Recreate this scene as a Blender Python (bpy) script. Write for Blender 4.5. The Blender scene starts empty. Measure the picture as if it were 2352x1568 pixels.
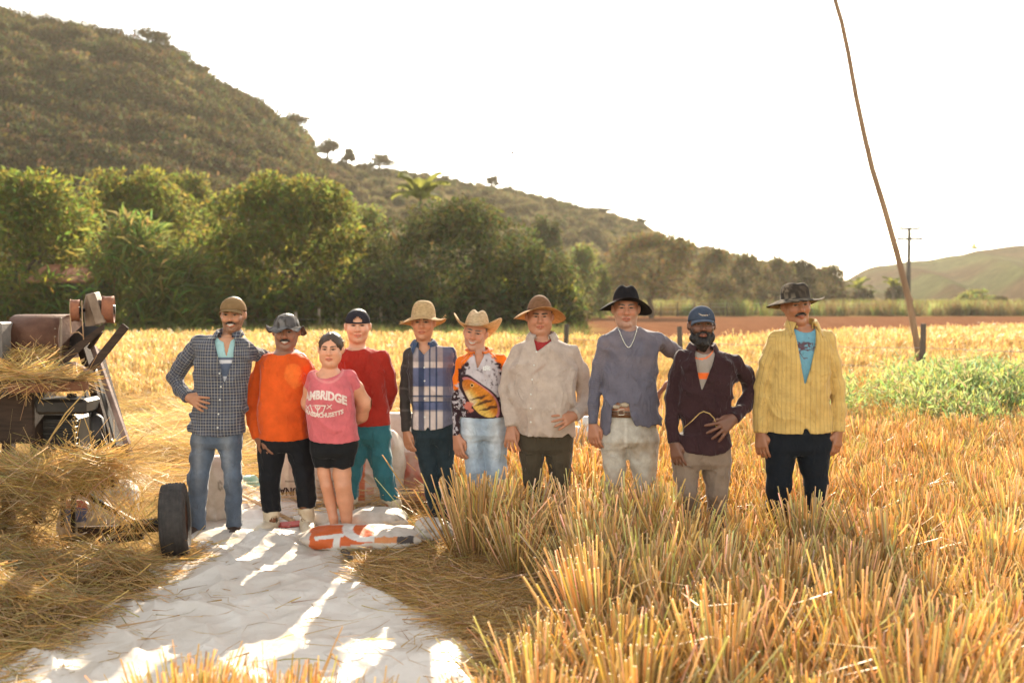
import bpy, bmesh, math, random
import numpy as np
from mathutils import Vector, Matrix
from mathutils.bvhtree import BVHTree

scene = bpy.context.scene
COL = scene.collection
rad = math.radians

# ------------------------------------------------------------------ camera
CAM_H = 1.68
LENS = 35.0
PITCH = math.atan(94.0 / 2286.7)
cam_data = bpy.data.cameras.new('camera')
cam = bpy.data.objects.new('camera', cam_data)
COL.objects.link(cam)
cam.location = (0, 0, CAM_H)
cam.rotation_euler = (math.pi / 2 - PITCH, 0, 0)
cam_data.lens = LENS
cam_data.sensor_width = 36.0
cam_data.clip_start = 0.05
cam_data.clip_end = 20000
cam_data.dof.use_dof = True
cam_data.dof.focus_distance = 6.9
cam_data.dof.aperture_fstop = 1.8
scene.camera = cam

# ------------------------------------------------------------------ light
SUN_EL = rad(26)
SUN_AZ = rad(5)            # to the right of straight ahead
world = bpy.data.worlds.new('World')
scene.world = world
world.use_nodes = True
wn = world.node_tree
sky = wn.nodes.new('ShaderNodeTexSky')
sky.sky_type = 'NISHITA'
sky.sun_disc = False
sky.sun_elevation = SUN_EL
sky.sun_rotation = SUN_AZ
sky.altitude = 200
sky.air_density = 1.0
sky.dust_density = 0.4
sky.ozone_density = 0.6
bg = wn.nodes['Background']
hs = wn.nodes.new('ShaderNodeHueSaturation'); hs.inputs['Saturation'].default_value = 0.5
wb = wn.nodes.new('ShaderNodeMix'); wb.data_type = 'RGBA'; wb.blend_type = 'MULTIPLY'; wb.inputs[0].default_value = 1
wb.inputs[7].default_value = (1.08, 1.0, 0.86, 1)          # dusty, warm-white late-afternoon air, the same all round
wn.links.new(sky.outputs[0], hs.inputs['Color']); wn.links.new(hs.outputs[0], wb.inputs[6])
wn.links.new(wb.outputs[2], bg.inputs[0])
bg.inputs[1].default_value = 0.15

sun_data = bpy.data.lights.new('sun', 'SUN')
sun = bpy.data.objects.new('sun', sun_data)
COL.objects.link(sun)
sun_data.energy = 4.4
sun_data.angle = rad(0.6)
sun_data.color = (1.0, 0.86, 0.66)
_sd = Vector((math.sin(SUN_AZ) * math.cos(SUN_EL), math.cos(SUN_AZ) * math.cos(SUN_EL), math.sin(SUN_EL)))
sun.rotation_euler = _sd.to_track_quat('Z', 'Y').to_euler()
sun.location = (3, 20, 30)

vs = scene.view_settings
vs.view_transform = 'Standard'
vs.look = 'None'
vs.exposure = 1.8
vs.gamma = 1.0
scene.cycles.use_denoising = True
scene.cycles.max_bounces = 6
scene.cycles.diffuse_bounces = 3
scene.cycles.glossy_bounces = 2
scene.cycles.transmission_bounces = 4
scene.cycles.volume_bounces = 0
scene.cycles.transparent_max_bounces = 12

# ------------------------------------------------------------------ measuring helper
F = 2286.7
CP, SP = math.cos(PITCH), math.sin(PITCH)
def P(u, v, d):
    """point of the place at ground distance d that the photograph shows at (u, v) of a 2352-wide print"""
    a = (u - 1176.0) / F
    b = -(v - 784.0) / F
    fy = CP + b * SP
    fz = -SP + b * CP
    return np.array([a * d / fy, d, CAM_H + fz * d / fy])

def G(u, v, z=0.0):
    """point on the ground (height z) seen at (u, v)"""
    b = -(v - 784.0) / F
    fy = CP + b * SP
    fz = -SP + b * CP
    d = (z - CAM_H) / fz * fy
    return P(u, v, d)

def lin(h):
    c = [int(h[i:i + 2], 16) / 255 for i in (0, 2, 4)]
    return np.array([x / 12.92 if x <= 0.04045 else ((x + 0.055) / 1.055) ** 2.4 for x in c])

# ------------------------------------------------------------------ object helpers
def mesh_np(name, V, faces, smooth=True):
    """faces: list of int arrays of shape (n, k)"""
    me = bpy.data.meshes.new(name)
    V = np.asarray(V, dtype=np.float32)
    if isinstance(faces, np.ndarray):
        faces = [faces]
    faces = [np.asarray(f, dtype=np.int32) for f in faces if len(f)]
    me.vertices.add(len(V))
    me.vertices.foreach_set('co', V.ravel())
    loops = np.concatenate([f.ravel() for f in faces])
    tot = np.concatenate([np.full(len(f), f.shape[1], dtype=np.int32) for f in faces])
    start = np.concatenate([[0], np.cumsum(tot)[:-1]]).astype(np.int32)
    me.loops.add(len(loops))
    me.loops.foreach_set('vertex_index', loops)
    me.polygons.add(len(tot))
    me.polygons.foreach_set('loop_start', start)
    me.polygons.foreach_set('loop_total', tot)
    me.polygons.foreach_set('use_smooth', np.full(len(tot), smooth, dtype=bool))
    me.update(calc_edges=True)
    return me

def set_col(me, C, name='Col'):
    C = np.asarray(C, dtype=np.float32)
    a = me.attributes.new(name, 'FLOAT_COLOR', 'POINT')
    if C.shape[1] == 3:
        C = np.concatenate([C, np.ones((len(C), 1), dtype=np.float32)], 1)
    a.data.foreach_set('color', C.ravel())

def set_vec(me, A, name):
    a = me.attributes.new(name, 'FLOAT_VECTOR', 'POINT')
    a.data.foreach_set('vector', np.asarray(A, dtype=np.float32).ravel())

def set_float(me, A, name):
    a = me.attributes.new(name, 'FLOAT', 'POINT')
    a.data.foreach_set('value', np.asarray(A, dtype=np.float32).ravel())

def obj(name, me, mat=None, parent=None, loc=None):
    o = bpy.data.objects.new(name, me)
    COL.objects.link(o)
    if mat is not None and me is not None:
        if len(me.materials) == 0:
            me.materials.append(mat)
    if parent is not None:
        o.parent = parent
    if loc is not None:
        o.location = Vector([float(q) for q in loc])
    return o

def empty(name, loc=(0, 0, 0)):
    o = bpy.data.objects.new(name, None)
    o.empty_display_size = 0.2
    COL.objects.link(o)
    o.location = Vector([float(q) for q in loc])
    return o

def tag(o, label=None, cat=None, group=None, kind=None):
    if label: o['label'] = label
    if cat: o['category'] = cat
    if group: o['group'] = group
    if kind: o['kind'] = kind
    return o

# simple shape collector (boxes, tubes, lathes) -> one mesh
class MB:
    def __init__(s):
        s.V = []; s.F = []
    def add(s, V, F):
        n = len(s.V)
        s.V += [tuple(map(float, v)) for v in V]
        s.F += [tuple(i + n for i in f) for f in F]
        return s
    def box(s, c, size, rot=None, bev=0.0):
        hx, hy, hz = [q / 2 for q in size]
        if bev <= 0:
            V = [(x, y, z) for x in (-hx, hx) for y in (-hy, hy) for z in (-hz, hz)]
            Fs = [(0, 1, 3, 2), (4, 6, 7, 5), (0, 4, 5, 1), (2, 3, 7, 6), (0, 2, 6, 4), (1, 5, 7, 3)]
        else:
            b = min(bev, hx * .9, hy * .9, hz * .9)
            V = []; idx = {}
            for sx in (-1, 1):
                for sy in (-1, 1):
                    for sz in (-1, 1):
                        for a in range(3):
                            h = [hx - b, hy - b, hz - b]
                            h[a] = (hx, hy, hz)[a]
                            idx[(sx, sy, sz, a)] = len(V)
                            V.append((sx * h[0], sy * h[1], sz * h[2]))
            Fs = []
            for a in range(3):
                o1, o2 = [(1, 2), (2, 0), (0, 1)][a]
                for sg in (-1, 1):
                    q = []
                    for p1, p2 in ((-1, -1), (1, -1), (1, 1), (-1, 1)):
                        k = [0, 0, 0]; k[a] = sg; k[o1] = p1; k[o2] = p2
                        q.append(idx[(k[0], k[1], k[2], a)])
                    Fs.append(tuple(q if sg > 0 else q[::-1]))
            for a in range(3):
                o1, o2 = [(1, 2), (2, 0), (0, 1)][a]
                for p1 in (-1, 1):
                    for p2 in (-1, 1):
                        k0 = [0, 0, 0]; k0[a] = -1; k0[o1] = p1; k0[o2] = p2
                        k1 = list(k0); k1[a] = 1
                        q = (idx[(*k0, o1)], idx[(*k1, o1)], idx[(*k1, o2)], idx[(*k0, o2)])
                        Fs.append(q if p1 * p2 < 0 else q[::-1])
            for sx in (-1, 1):
                for sy in (-1, 1):
                    for sz in (-1, 1):
                        q = tuple(idx[(sx, sy, sz, a)] for a in range(3))
                        Fs.append(q if sx * sy * sz > 0 else q[::-1])
        V = np.array(V)
        if rot is not None:
            V = V @ np.array(rot).T
        return s.add(V + np.array(c), Fs)
    def beam(s, a, b, w, h, up=(0, 0, 1), bev=0.004):
        """rectangular bar from a to b; w across, h along up"""
        a = np.array(a, float); b = np.array(b, float)
        y = b - a; L = np.linalg.norm(y); y /= L
        u = np.array(up, float); x = np.cross(y, u); x /= np.linalg.norm(x); z = np.cross(x, y)
        return s.box((a + b) / 2, (w, L, h), np.stack([x, y, z], 1), bev)
    def tube(s, pts, r, n=8, cap=True):
        pts = [np.array(p, float) for p in pts]
        if not hasattr(r, '__len__'): r = [r] * len(pts)
        V = []; Fs = []
        prev = None
        for i, p in enumerate(pts):
            t = pts[min(i + 1, len(pts) - 1)] - pts[max(i - 1, 0)]
            t /= np.linalg.norm(t) + 1e-9
            if prev is None:
                q = np.array([0, 0, 1.0]) if abs(t[2]) < .9 else np.array([1.0, 0, 0])
            else:
                q = prev
            x = q - t * q.dot(t); x /= np.linalg.norm(x) + 1e-9
            y = np.cross(t, x); prev = x
            for k in range(n):
                a = 2 * math.pi * k / n
                V.append(p + r[i] * (math.cos(a) * x + math.sin(a) * y))
        for i in range(len(pts) - 1):
            for k in range(n):
                Fs.append((i * n + k, i * n + (k + 1) % n, (i + 1) * n + (k + 1) % n, (i + 1) * n + k))
        if cap:
            Fs.append(tuple(range(n))[::-1]); Fs.append(tuple((len(pts) - 1) * n + k for k in range(n)))
        return s.add(V, Fs)
    def lathe(s, prof, n=24, c=(0, 0, 0), rot=None):
        """prof: list of (r, z) revolved about z"""
        V = []; Fs = []
        for (r, z) in prof:
            for k in range(n):
                a = 2 * math.pi * k / n
                V.append((r * math.cos(a), r * math.sin(a), z))
        for i in range(len(prof) - 1):
            for k in range(n):
                Fs.append((i * n + k, i * n + (k + 1) % n, (i + 1) * n + (k + 1) % n, (i + 1) * n + k))
        V = np.array(V)
        if rot is not None: V = V @ np.array(rot).T
        return s.add(V + np.array(c), Fs)
    def build(s, name, mat, parent=None, smooth=False, loc=None, autosmooth=False):
        me = bpy.data.meshes.new(name)
        me.from_pydata(s.V, [], s.F)
        me.update()
        if smooth:
            me.polygons.foreach_set('use_smooth', np.ones(len(me.polygons), dtype=bool))
        return obj(name, me, mat, parent, loc)

# ------------------------------------------------------------------ noise
def _hash(i, j, k, seed):
    h = (i * 374761393 + j * 668265263 + k * 2147483647 + seed * 1274126177) & 0xffffffff
    h = ((h ^ (h >> 13)) * 1274126177) & 0xffffffff
    h = h ^ (h >> 16)
    return (h & 0xffff).astype(np.float32) / 32767.5 - 1.0

def vnoise(x, y, z, seed=0):
    x, y, z = np.broadcast_arrays(np.asarray(x, np.float32), np.asarray(y, np.float32), np.asarray(z, np.float32))
    xi = np.floor(x).astype(np.int64); yi = np.floor(y).astype(np.int64); zi = np.floor(z).astype(np.int64)
    fx = x - xi; fy = y - yi; fz = z - zi
    fx = fx * fx * (3 - 2 * fx); fy = fy * fy * (3 - 2 * fy); fz = fz * fz * (3 - 2 * fz)
    r = 0
    for a in (0, 1):
        for b in (0, 1):
            for c in (0, 1):
                w = (fx if a else 1 - fx) * (fy if b else 1 - fy) * (fz if c else 1 - fz)
                r = r + w * _hash(xi + a, yi + b, zi + c, seed)
    return r

def fbm(x, y, z, seed=0, oct=3):
    r = 0; a = 1.0; t = 0
    for o in range(oct):
        r = r + a * vnoise(x * 2 ** o, y * 2 ** o, z * 2 ** o, seed + o); t += a; a *= .5
    return r / t

# ------------------------------------------------------------------ material helpers
def new_mat(name):
    m = bpy.data.materials.new(name)
    m.use_nodes = True
    nt = m.node_tree
    for n in list(nt.nodes): nt.nodes.remove(n)
    out = nt.nodes.new('ShaderNodeOutputMaterial')
    return m, nt, out

def N(nt, t, **kw):
    n = nt.nodes.new(t)
    for k, v in kw.items():
        if k.startswith('i_'):
            key = k[2:]
            key = int(key) if key.isdigit() else key.replace('_', ' ')
            n.inputs[key].default_value = v
        else:
            setattr(n, k, v)
    return n

def mat_simple(name, c1, c2=None, scale=8.0, rough=0.8, bump=0.0, bscale=60.0, spec=0.3, metal=0.0,
               stretch=(1, 1, 1), detail=6.0, transl=0.0, attr=None, coat=0.0):
    """noise-mottled surface; attr: colour attribute multiplied in; transl: share of light let through"""
    m, nt, out = new_mat(name)
    L = nt.links.new
    tc = N(nt, 'ShaderNodeTexCoord'); mp = N(nt, 'ShaderNodeMapping'); mp.inputs['Scale'].default_value = stretch
    L(tc.outputs['Object'], mp.inputs[0])
    nz = N(nt, 'ShaderNodeTexNoise', i_Scale=scale, i_Detail=detail, i_Roughness=0.6); L(mp.outputs[0], nz.inputs['Vector'])
    rp = N(nt, 'ShaderNodeValToRGB')
    if c2 is None: c2 = tuple(q * 0.7 for q in c1)
    rp.color_ramp.elements[0].position = 0.33; rp.color_ramp.elements[1].position = 0.67
    rp.color_ramp.elements[0].color = (*c2[:3], 1); rp.color_ramp.elements[1].color = (*c1[:3], 1)
    L(nz.outputs[0], rp.inputs[0])
    col = rp.outputs[0]
    if attr:
        at = N(nt, 'ShaderNodeAttribute'); at.attribute_name = attr
        mx = N(nt, 'ShaderNodeMix', data_type='RGBA', blend_type='MULTIPLY'); mx.inputs[0].default_value = 1
        L(col, mx.inputs[6]); L(at.outputs['Color'], mx.inputs[7]); col = mx.outputs[2]
    b = N(nt, 'ShaderNodeBsdfPrincipled'); b.inputs['Roughness'].default_value = rough
    b.inputs['Specular IOR Level'].default_value = spec; b.inputs['Metallic'].default_value = metal
    b.inputs['Coat Weight'].default_value = coat
    L(col, b.inputs['Base Color'])
    if bump > 0:
        n2 = N(nt, 'ShaderNodeTexNoise', i_Scale=bscale, i_Detail=4.0); L(mp.outputs[0], n2.inputs['Vector'])
        bp = N(nt, 'ShaderNodeBump', i_Strength=bump, i_Distance=0.01); L(n2.outputs[0], bp.inputs['Height'])
        L(bp.outputs[0], b.inputs['Normal'])
    sh = b.outputs[0]
    if transl > 0:
        t = N(nt, 'ShaderNodeBsdfTranslucent'); L(col, t.inputs[0])
        ms = N(nt, 'ShaderNodeMixShader'); ms.inputs[0].default_value = transl
        L(sh, ms.inputs[1]); L(t.outputs[0], ms.inputs[2]); sh = ms.outputs[0]
    L(sh, out.inputs[0])
    return m

def rotz(a):
    c, s = math.cos(a), math.sin(a)
    return np.array([[c, -s, 0], [s, c, 0], [0, 0, 1.0]])
def rotx(a):
    c, s = math.cos(a), math.sin(a)
    return np.array([[1, 0, 0], [0, c, -s], [0, s, c.real]])
def roty(a):
    c, s = math.cos(a), math.sin(a)
    return np.array([[c, 0, s], [0, 1, 0], [-s, 0, c]])
def sstep(a, b, x):
    t = np.clip((x - a) / (b - a), 0, 1); return t * t * (3 - 2 * t)
def mixc(C, c, f):
    return C + (np.asarray(c) - C) * f[:, None]
# ================================================================== setting
rng = np.random.default_rng(12)

def grid_mesh(name, xs, ys, zf):
    X, Y = np.meshgrid(xs, ys, indexing='xy')
    Z = zf(X, Y)
    V = np.stack([X, Y, Z], -1).reshape(-1, 3)
    nx, ny = len(xs), len(ys)
    i = np.arange(nx - 1)[None, :] + nx * np.arange(ny - 1)[:, None]
    Fq = np.stack([i, i + 1, i + nx + 1, i + nx], -1).reshape(-1, 4)
    return mesh_np(name, V, Fq), V

# ---- materials of the land
def mat_land(name, scale=3.0, bump=.6, bdist=.03):
    m, nt, out = new_mat(name); L = nt.links.new
    at = N(nt, 'ShaderNodeAttribute'); at.attribute_name = 'Col'
    tc = N(nt, 'ShaderNodeTexCoord')
    n1 = N(nt, 'ShaderNodeTexNoise', i_Scale=scale, i_Detail=9.0, i_Roughness=.7); L(tc.outputs['Object'], n1.inputs['Vector'])
    mr = N(nt, 'ShaderNodeMapRange'); mr.inputs[1].default_value = .3; mr.inputs[2].default_value = .7; mr.inputs[3].default_value = .55; mr.inputs[4].default_value = 1.45; L(n1.outputs[0], mr.inputs[0])
    n2 = N(nt, 'ShaderNodeTexNoise', i_Scale=scale * .23, i_Detail=4.0); L(tc.outputs['Object'], n2.inputs['Vector'])
    m2 = N(nt, 'ShaderNodeMapRange'); m2.inputs[1].default_value = .35; m2.inputs[2].default_value = .65; m2.inputs[3].default_value = .8; m2.inputs[4].default_value = 1.2; L(n2.outputs[0], m2.inputs[0])
    mm = N(nt, 'ShaderNodeMath', operation='MULTIPLY'); L(mr.outputs[0], mm.inputs[0]); L(m2.outputs[0], mm.inputs[1])
    sc = N(nt, 'ShaderNodeVectorMath', operation='SCALE'); L(at.outputs['Color'], sc.inputs[0]); L(mm.outputs[0], sc.inputs['Scale'])
    b = N(nt, 'ShaderNodeBsdfPrincipled'); b.inputs['Roughness'].default_value = 1; b.inputs['Specular IOR Level'].default_value = 0
    L(sc.outputs[0], b.inputs['Base Color'])
    n3 = N(nt, 'ShaderNodeTexNoise', i_Scale=scale * 5, i_Detail=6.0); L(tc.outputs['Object'], n3.inputs['Vector'])
    bp = N(nt, 'ShaderNodeBump', i_Strength=bump, i_Distance=bdist); L(n3.outputs[0], bp.inputs['Height']); L(bp.outputs[0], b.inputs['Normal'])
    L(b.outputs[0], out.inputs[0])
    return m
M_GROUND = mat_land('field_soil', 3.0)
M_HILL = mat_land('hill_cover', .35, .9, .6)

def ground_z(X, Y):
    near = np.exp(-(np.maximum(Y - 16, 0) / 20) ** 2)
    return .025 * vnoise(X * 1.1, Y * 1.1, 0 * X, 3) * near - .03

xs = np.unique(np.concatenate([np.linspace(-900, -30, 24), np.linspace(-30, -7, 40), np.linspace(-7, 7, 120), np.linspace(7, 30, 40), np.linspace(30, 900, 24)]))
ys = np.unique(np.concatenate([np.linspace(-40, 2, 12), np.linspace(2, 16, 110), np.linspace(16, 140, 120), np.linspace(140, 1500, 30)]))
me, V = grid_mesh('ground', xs, ys, ground_z)
X, Y = V[:, 0], V[:, 1]
C = np.tile(np.array([.27, .17, .065]), (len(V), 1))
n = fbm(X * .5, Y * .5, 0 * X, 7)
C = mixc(C, (.16, .095, .04), np.clip(n * 1.2, 0, 1))
plough = sstep(34, 38, Y) * (1 - sstep(104, 110, Y)) * sstep(2.5, 5.5, X - Y * .012 + n)
C = mixc(C, (.15, .068, .036), plough)
green = sstep(27, 33, Y + n * 3) * (1 - sstep(1.5, 5, X - Y * .012 + n))
C = mixc(C, (.13, .13, .035), green)
far = sstep(106, 112, Y)
C = mixc(C, (.30, .21, .085), far)
set_col(me, C)
tag(obj('ground', me, M_GROUND), kind='structure')

# ---- hills (a ridge whose crest runs from high on the left down to the plain on the right)
SKY = np.array([(-900, -60), (-400, 0), (0, 46), (100, 78), (210, 92), (300, 112), (400, 140), (450, 182), (500, 212), (560, 242), (620, 278), (700, 334), (760, 372), (850, 388), (950, 402), (1050, 418),
                (1130, 432), (1200, 446), (1300, 468), (1400, 488), (1480, 514), (1530, 548), (1620, 574), (1700, 590), (1800, 606), (1880, 625), (1950, 660), (2030, 690), (2200, 700)], float)
def ridge_d(u): return np.interp(u, [-900, 0, 700, 850, 1500, 1950, 2200], [150, 165, 185, 215, 260, 290, 300])
def foot_d(u): return np.interp(u, [-900, 0, 900, 1300, 1900, 2200], [66, 70, 80, 108, 170, 200])
us = np.linspace(-900, 2200, 260)
ts = np.concatenate([np.linspace(0, 1, 70), np.linspace(1.03, 1.9, 16)])
U, T = np.meshgrid(us, ts, indexing='xy')
Dr, Df = ridge_d(U), foot_d(U)
Hr = np.array([P(u, v, d)[2] for u, v, d in zip(us, np.interp(us, SKY[:, 0], SKY[:, 1]), ridge_d(us))])
Hr = np.tile(Hr[None, :], (len(ts), 1))
D = Df + (Dr - Df) * T
XX = (U - 1176) / F * D * 1.0009
prof = np.where(T <= 1, np.clip(T, 0, 1) ** 1.25 * (1.06 - .06 * T), 1 - (T - 1) * .55)
ZZ = (Hr + .5) * prof - .5
gul = fbm(XX * .035, D * .02, 0 * XX, 21, 4) * 3.2 + fbm(XX * .12, D * .12, 0 * XX, 5, 3) * .8
ZZ = ZZ + gul * np.sin(np.clip(T, 0, 1) * math.pi) ** .8 * np.clip(Hr / 25, .05, 1)
V = np.stack([XX, D, ZZ], -1).reshape(-1, 3)
nx, ny = len(us), len(ts)
i = np.arange(nx - 1)[None, :] + nx * np.arange(ny - 1)[:, None]
hill_me = mesh_np('hill', V, np.stack([i, i + 1, i + nx + 1, i + nx], -1).reshape(-1, 4))
u_ = U.ravel(); t_ = T.ravel()
n1 = fbm(V[:, 0] * .05, V[:, 1] * .05, V[:, 2] * .05, 31, 4); n2 = fbm(V[:, 0] * .16, V[:, 1] * .16, V[:, 2] * .2, 33, 3)
C = np.tile(np.array([.11, .075, .033]), (len(V), 1))
C = mixc(C, (.06, .05, .022), np.clip(.35 + n1 * 1.6, 0, 1) * (1 - .7 * sstep(750, 900, u_)))
C = mixc(C, (.11, .05, .028), np.clip(n2 * 1.5, 0, 1) * .8)
C = mixc(C, (.19, .14, .06), sstep(740, 860, u_) * np.clip(.55 + n1, 0, 1) * .9)
band = np.exp(-((t_ - .86 + (u_ - 1250) * .0003) / .05) ** 2) * sstep(1180, 1240, u_) * (1 - sstep(1480, 1560, u_))
C = mixc(C, (.22, .155, .085), band * .8)
C = mixc(C, (.30, .20, .07), sstep(.9, 1.0, t_) * (1 - sstep(300, 420, u_)) * .9)
set_col(hill_me, C)
tag(obj('hill', hill_me, M_HILL), kind='structure')
hill_bvh = BVHTree.FromPolygons([tuple(v) for v in V.tolist()], [tuple(p.vertices) for p in hill_me.polygons])
def hill_z(x, y):
    h = hill_bvh.ray_cast(Vector((x, y, 300)), Vector((0, 0, -1)))
    return h[0].z if h[0] is not None else 0.0

# far green hills on the right
us = np.linspace(1500, 3600, 120); ts = np.concatenate([np.linspace(0, 1, 40), np.linspace(1.05, 1.8, 8)])
U, T = np.meshgrid(us, ts, indexing='xy')
sv = np.interp(us, [1500, 1900, 1945, 2000, 2060, 2130, 2200, 2260, 2352, 2600, 3000, 3600], [690, 672, 640, 612, 604, 596, 585, 572, 562, 540, 520, 600])
Dr = 470 + 0 * U; Df = np.interp(U, [1500, 1950, 2400, 3600], [330, 260, 200, 180])
Hr = np.tile(np.array([P(u, v, 470)[2] for u, v in zip(us, sv)])[None, :], (len(ts), 1))
D = Df + (Dr - Df) * T
XX = (U - 1176) / F * D
prof = np.where(T <= 1, np.clip(T, 0, 1) ** 1.5, 1 - (T - 1) * .6)
spur = np.abs(((U + T * 260) / 190) % 1 - .5) * 2
ZZ = (Hr + .5) * prof - .5 + (spur - .5) * 7.5 * np.sin(np.clip(T, 0, 1) * math.pi) + fbm(XX * .02, D * .02, 0 * XX, 8) * 2 * np.sin(np.clip(T, 0, 1) * math.pi)
ZZ = ZZ + .22 * np.sin(ZZ * 2.6) * np.clip(T, 0, 1)
V = np.stack([XX, D, ZZ], -1).reshape(-1, 3)
nx, ny = len(us), len(ts); i = np.arange(nx - 1)[None, :] + nx * np.arange(ny - 1)[:, None]
me = mesh_np('hills', V, np.stack([i, i + 1, i + nx + 1, i + nx], -1).reshape(-1, 4))
n1 = fbm(V[:, 0] * .03, V[:, 1] * .03, V[:, 2] * .08, 3, 3)
C = mixc(np.tile(np.array([.06, .062, .024]), (len(V), 1)), (.06, .038, .02), np.clip(.5 + n1 * 1.8 - T.ravel() * .5, 0, 1))
set_col(me, C)
tag(obj('hills', me, M_HILL), kind='structure')

# ---- foliage
def mat_leaf(name, c, tc_, tr=.45):
    m, nt, out = new_mat(name); L = nt.links.new
    at = N(nt, 'ShaderNodeAttribute'); at.attribute_name = 'Col'
    oi = N(nt, 'ShaderNodeObjectInfo')
    hs_ = N(nt, 'ShaderNodeMapRange'); hs_.inputs[3].default_value = .85; hs_.inputs[4].default_value = 1.15; L(oi.outputs['Random'], hs_.inputs[0])
    a = N(nt, 'ShaderNodeMix', data_type='RGBA', blend_type='MULTIPLY'); a.inputs[0].default_value = 1; a.inputs[6].default_value = (*c, 1); L(at.outputs['Color'], a.inputs[7])
    s1 = N(nt, 'ShaderNodeVectorMath', operation='SCALE'); L(a.outputs[2], s1.inputs[0]); L(hs_.outputs[0], s1.inputs['Scale'])
    b = N(nt, 'ShaderNodeBsdfPrincipled'); b.inputs['Roughness'].default_value = .8; b.inputs['Specular IOR Level'].default_value = .06; L(s1.outputs[0], b.inputs['Base Color'])
    t = N(nt, 'ShaderNodeBsdfTranslucent'); a2 = N(nt, 'ShaderNodeMix', data_type='RGBA', blend_type='MULTIPLY'); a2.inputs[0].default_value = 1; a2.inputs[6].default_value = (*tc_, 1); L(at.outputs['Color'], a2.inputs[7]); L(a2.outputs[2], t.inputs[0])
    ms = N(nt, 'ShaderNodeMixShader'); ms.inputs[0].default_value = tr; L(b.outputs[0], ms.inputs[1]); L(t.outputs[0], ms.inputs[2]); L(ms.outputs[0], out.inputs[0])
    return m
M_MANGO = mat_leaf('mango_leaf', (.056, .067, .02), (.27, .275, .06))
M_DARKLEAF = mat_leaf('dark_leaf', (.048, .055, .025), (.11, .115, .038), .36)
M_REED = mat_leaf('reed_leaf', (.085, .10, .035), (.26, .28, .08))
M_DRYLEAF = mat_leaf('dry_leaf', (.10, .084, .042), (.20, .16, .07), .4)
M_BUSH = mat_leaf('hill_bush_leaf', (.058, .050, .024), (.11, .088, .036), .33)
M_PALM = mat_leaf('palm_leaf', (.09, .11, .03), (.3, .3, .06))
M_BARK = mat_simple('bark', (.10, .07, .045), (.05, .035, .025), scale=6, rough=.95, bump=.6, stretch=(1, 1, .25))
M_GREENWEED = mat_leaf('weed_leaf', (.22, .24, .11), (.42, .46, .18))

def leaf_cloud(name, lobes, n, size, seed, aspect=.4, droop=.5, shell=.35, flat_bottom=None, up=.3, jit=.18):
    """many small leaf blades spread through lobed volumes"""
    g = np.random.default_rng(seed)
    L = np.array(lobes, float)                                       # cx cy cz rx ry rz
    w = (L[:, 3] * L[:, 4] + L[:, 4] * L[:, 5] + L[:, 3] * L[:, 5]); w /= w.sum()
    k = g.choice(len(L), n, p=w)
    d = g.normal(size=(n, 3)); d /= np.linalg.norm(d, axis=1)[:, None]
    clump = fbm(d[:, 0] * 2.6 + k * 7.3, d[:, 1] * 2.6, d[:, 2] * 2.6, seed, 2)
    r = 1 - shell * g.random(n) ** 1.6 + jit * clump
    keep = (clump > -.42) | (g.random(n) < .35)
    c = L[k, :3] + d * r[:, None] * L[k, 3:]
    if flat_bottom is not None: keep &= c[:, 2] > flat_bottom
    c = c[keep]; d = d[keep]; clump = clump[keep]; m = len(c)
    ax = d * .5 + g.normal(size=(m, 3)) * .55 + np.array([0, 0, up - droop]); ax /= np.linalg.norm(ax, axis=1)[:, None]
    s = np.cross(ax, d + g.normal(size=(m, 3)) * .6); s /= np.linalg.norm(s, axis=1)[:, None] + 1e-6
    nn = np.cross(ax, s)
    ln = size * g.uniform(.6, 1.35, m)[:, None]
    a = c - ax * ln * .5; b = c + ax * ln * .5; mid = c + nn * ln * .10
    V = np.stack([a, mid + s * ln * aspect * .5, b, mid - s * ln * aspect * .5], 1).reshape(-1, 3)
    Fq = np.arange(4 * m).reshape(-1, 4)
    me = mesh_np(name, V, Fq, smooth=False)
    col = np.stack([g.uniform(.7, 1.35, m) + .25 * clump, g.uniform(.75, 1.25, m) + .2 * clump, g.uniform(.6, 1.3, m)], 1).clip(.3, 2)
    set_col(me, np.repeat(col, 4, 0))
    return me

def limb_mesh(mb, base, top, r0, r1, seed, n=5, wig=.06):
    g = random.Random(seed); base = np.array(base, float); top = np.array(top, float); L = np.linalg.norm(top - base)
    pts = []; rr = []
    for i in range(n + 1):
        t = i / n; j = np.array([g.uniform(-1, 1), g.uniform(-1, 1), 0]) * wig * L * math.sin(math.pi * t)
        pts.append(base + (top - base) * t + j); rr.append(r0 + (r1 - r0) * t)
    mb.tube(pts, rr, 7)

def dome_lobes(w, dpt, h0, h1, seed, n=44):
    """lobes of a broad domed crown of width w, between heights h0 and h1"""
    g = random.Random(seed); out = []
    H = h1 - h0
    out.append((0, 0, h0 + H * .42, w * .37, dpt * .37, H * .42))
    for i in range(n):
        a = 2 * math.pi * (i + g.random() * .7) / n * 1.0; lev = g.choice((.06, .15, .25, .38, .5, .62, .75, .85)); rr = (math.sqrt(max(.05, 1 - ((lev - .3) / .70) ** 2)) if lev > .3 else .86 + .45 * lev) * g.uniform(.85, 1.04)
        R = g.uniform(.10, .16)
        out.append((math.cos(a) * w * (.5 - R * .75) * rr, math.sin(a) * dpt * (.5 - R * .75) * rr, h0 + H * (lev * .95), w * R, dpt * R, H * R * g.uniform(.9, 1.25)))
    for i in range(7):
        a = g.random() * 6.28; out.append((math.cos(a) * w * g.uniform(.02, .17), math.sin(a) * dpt * .15, h1 - H * g.uniform(.12, .2), w * .13, dpt * .13, H * .13))
    return out

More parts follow.
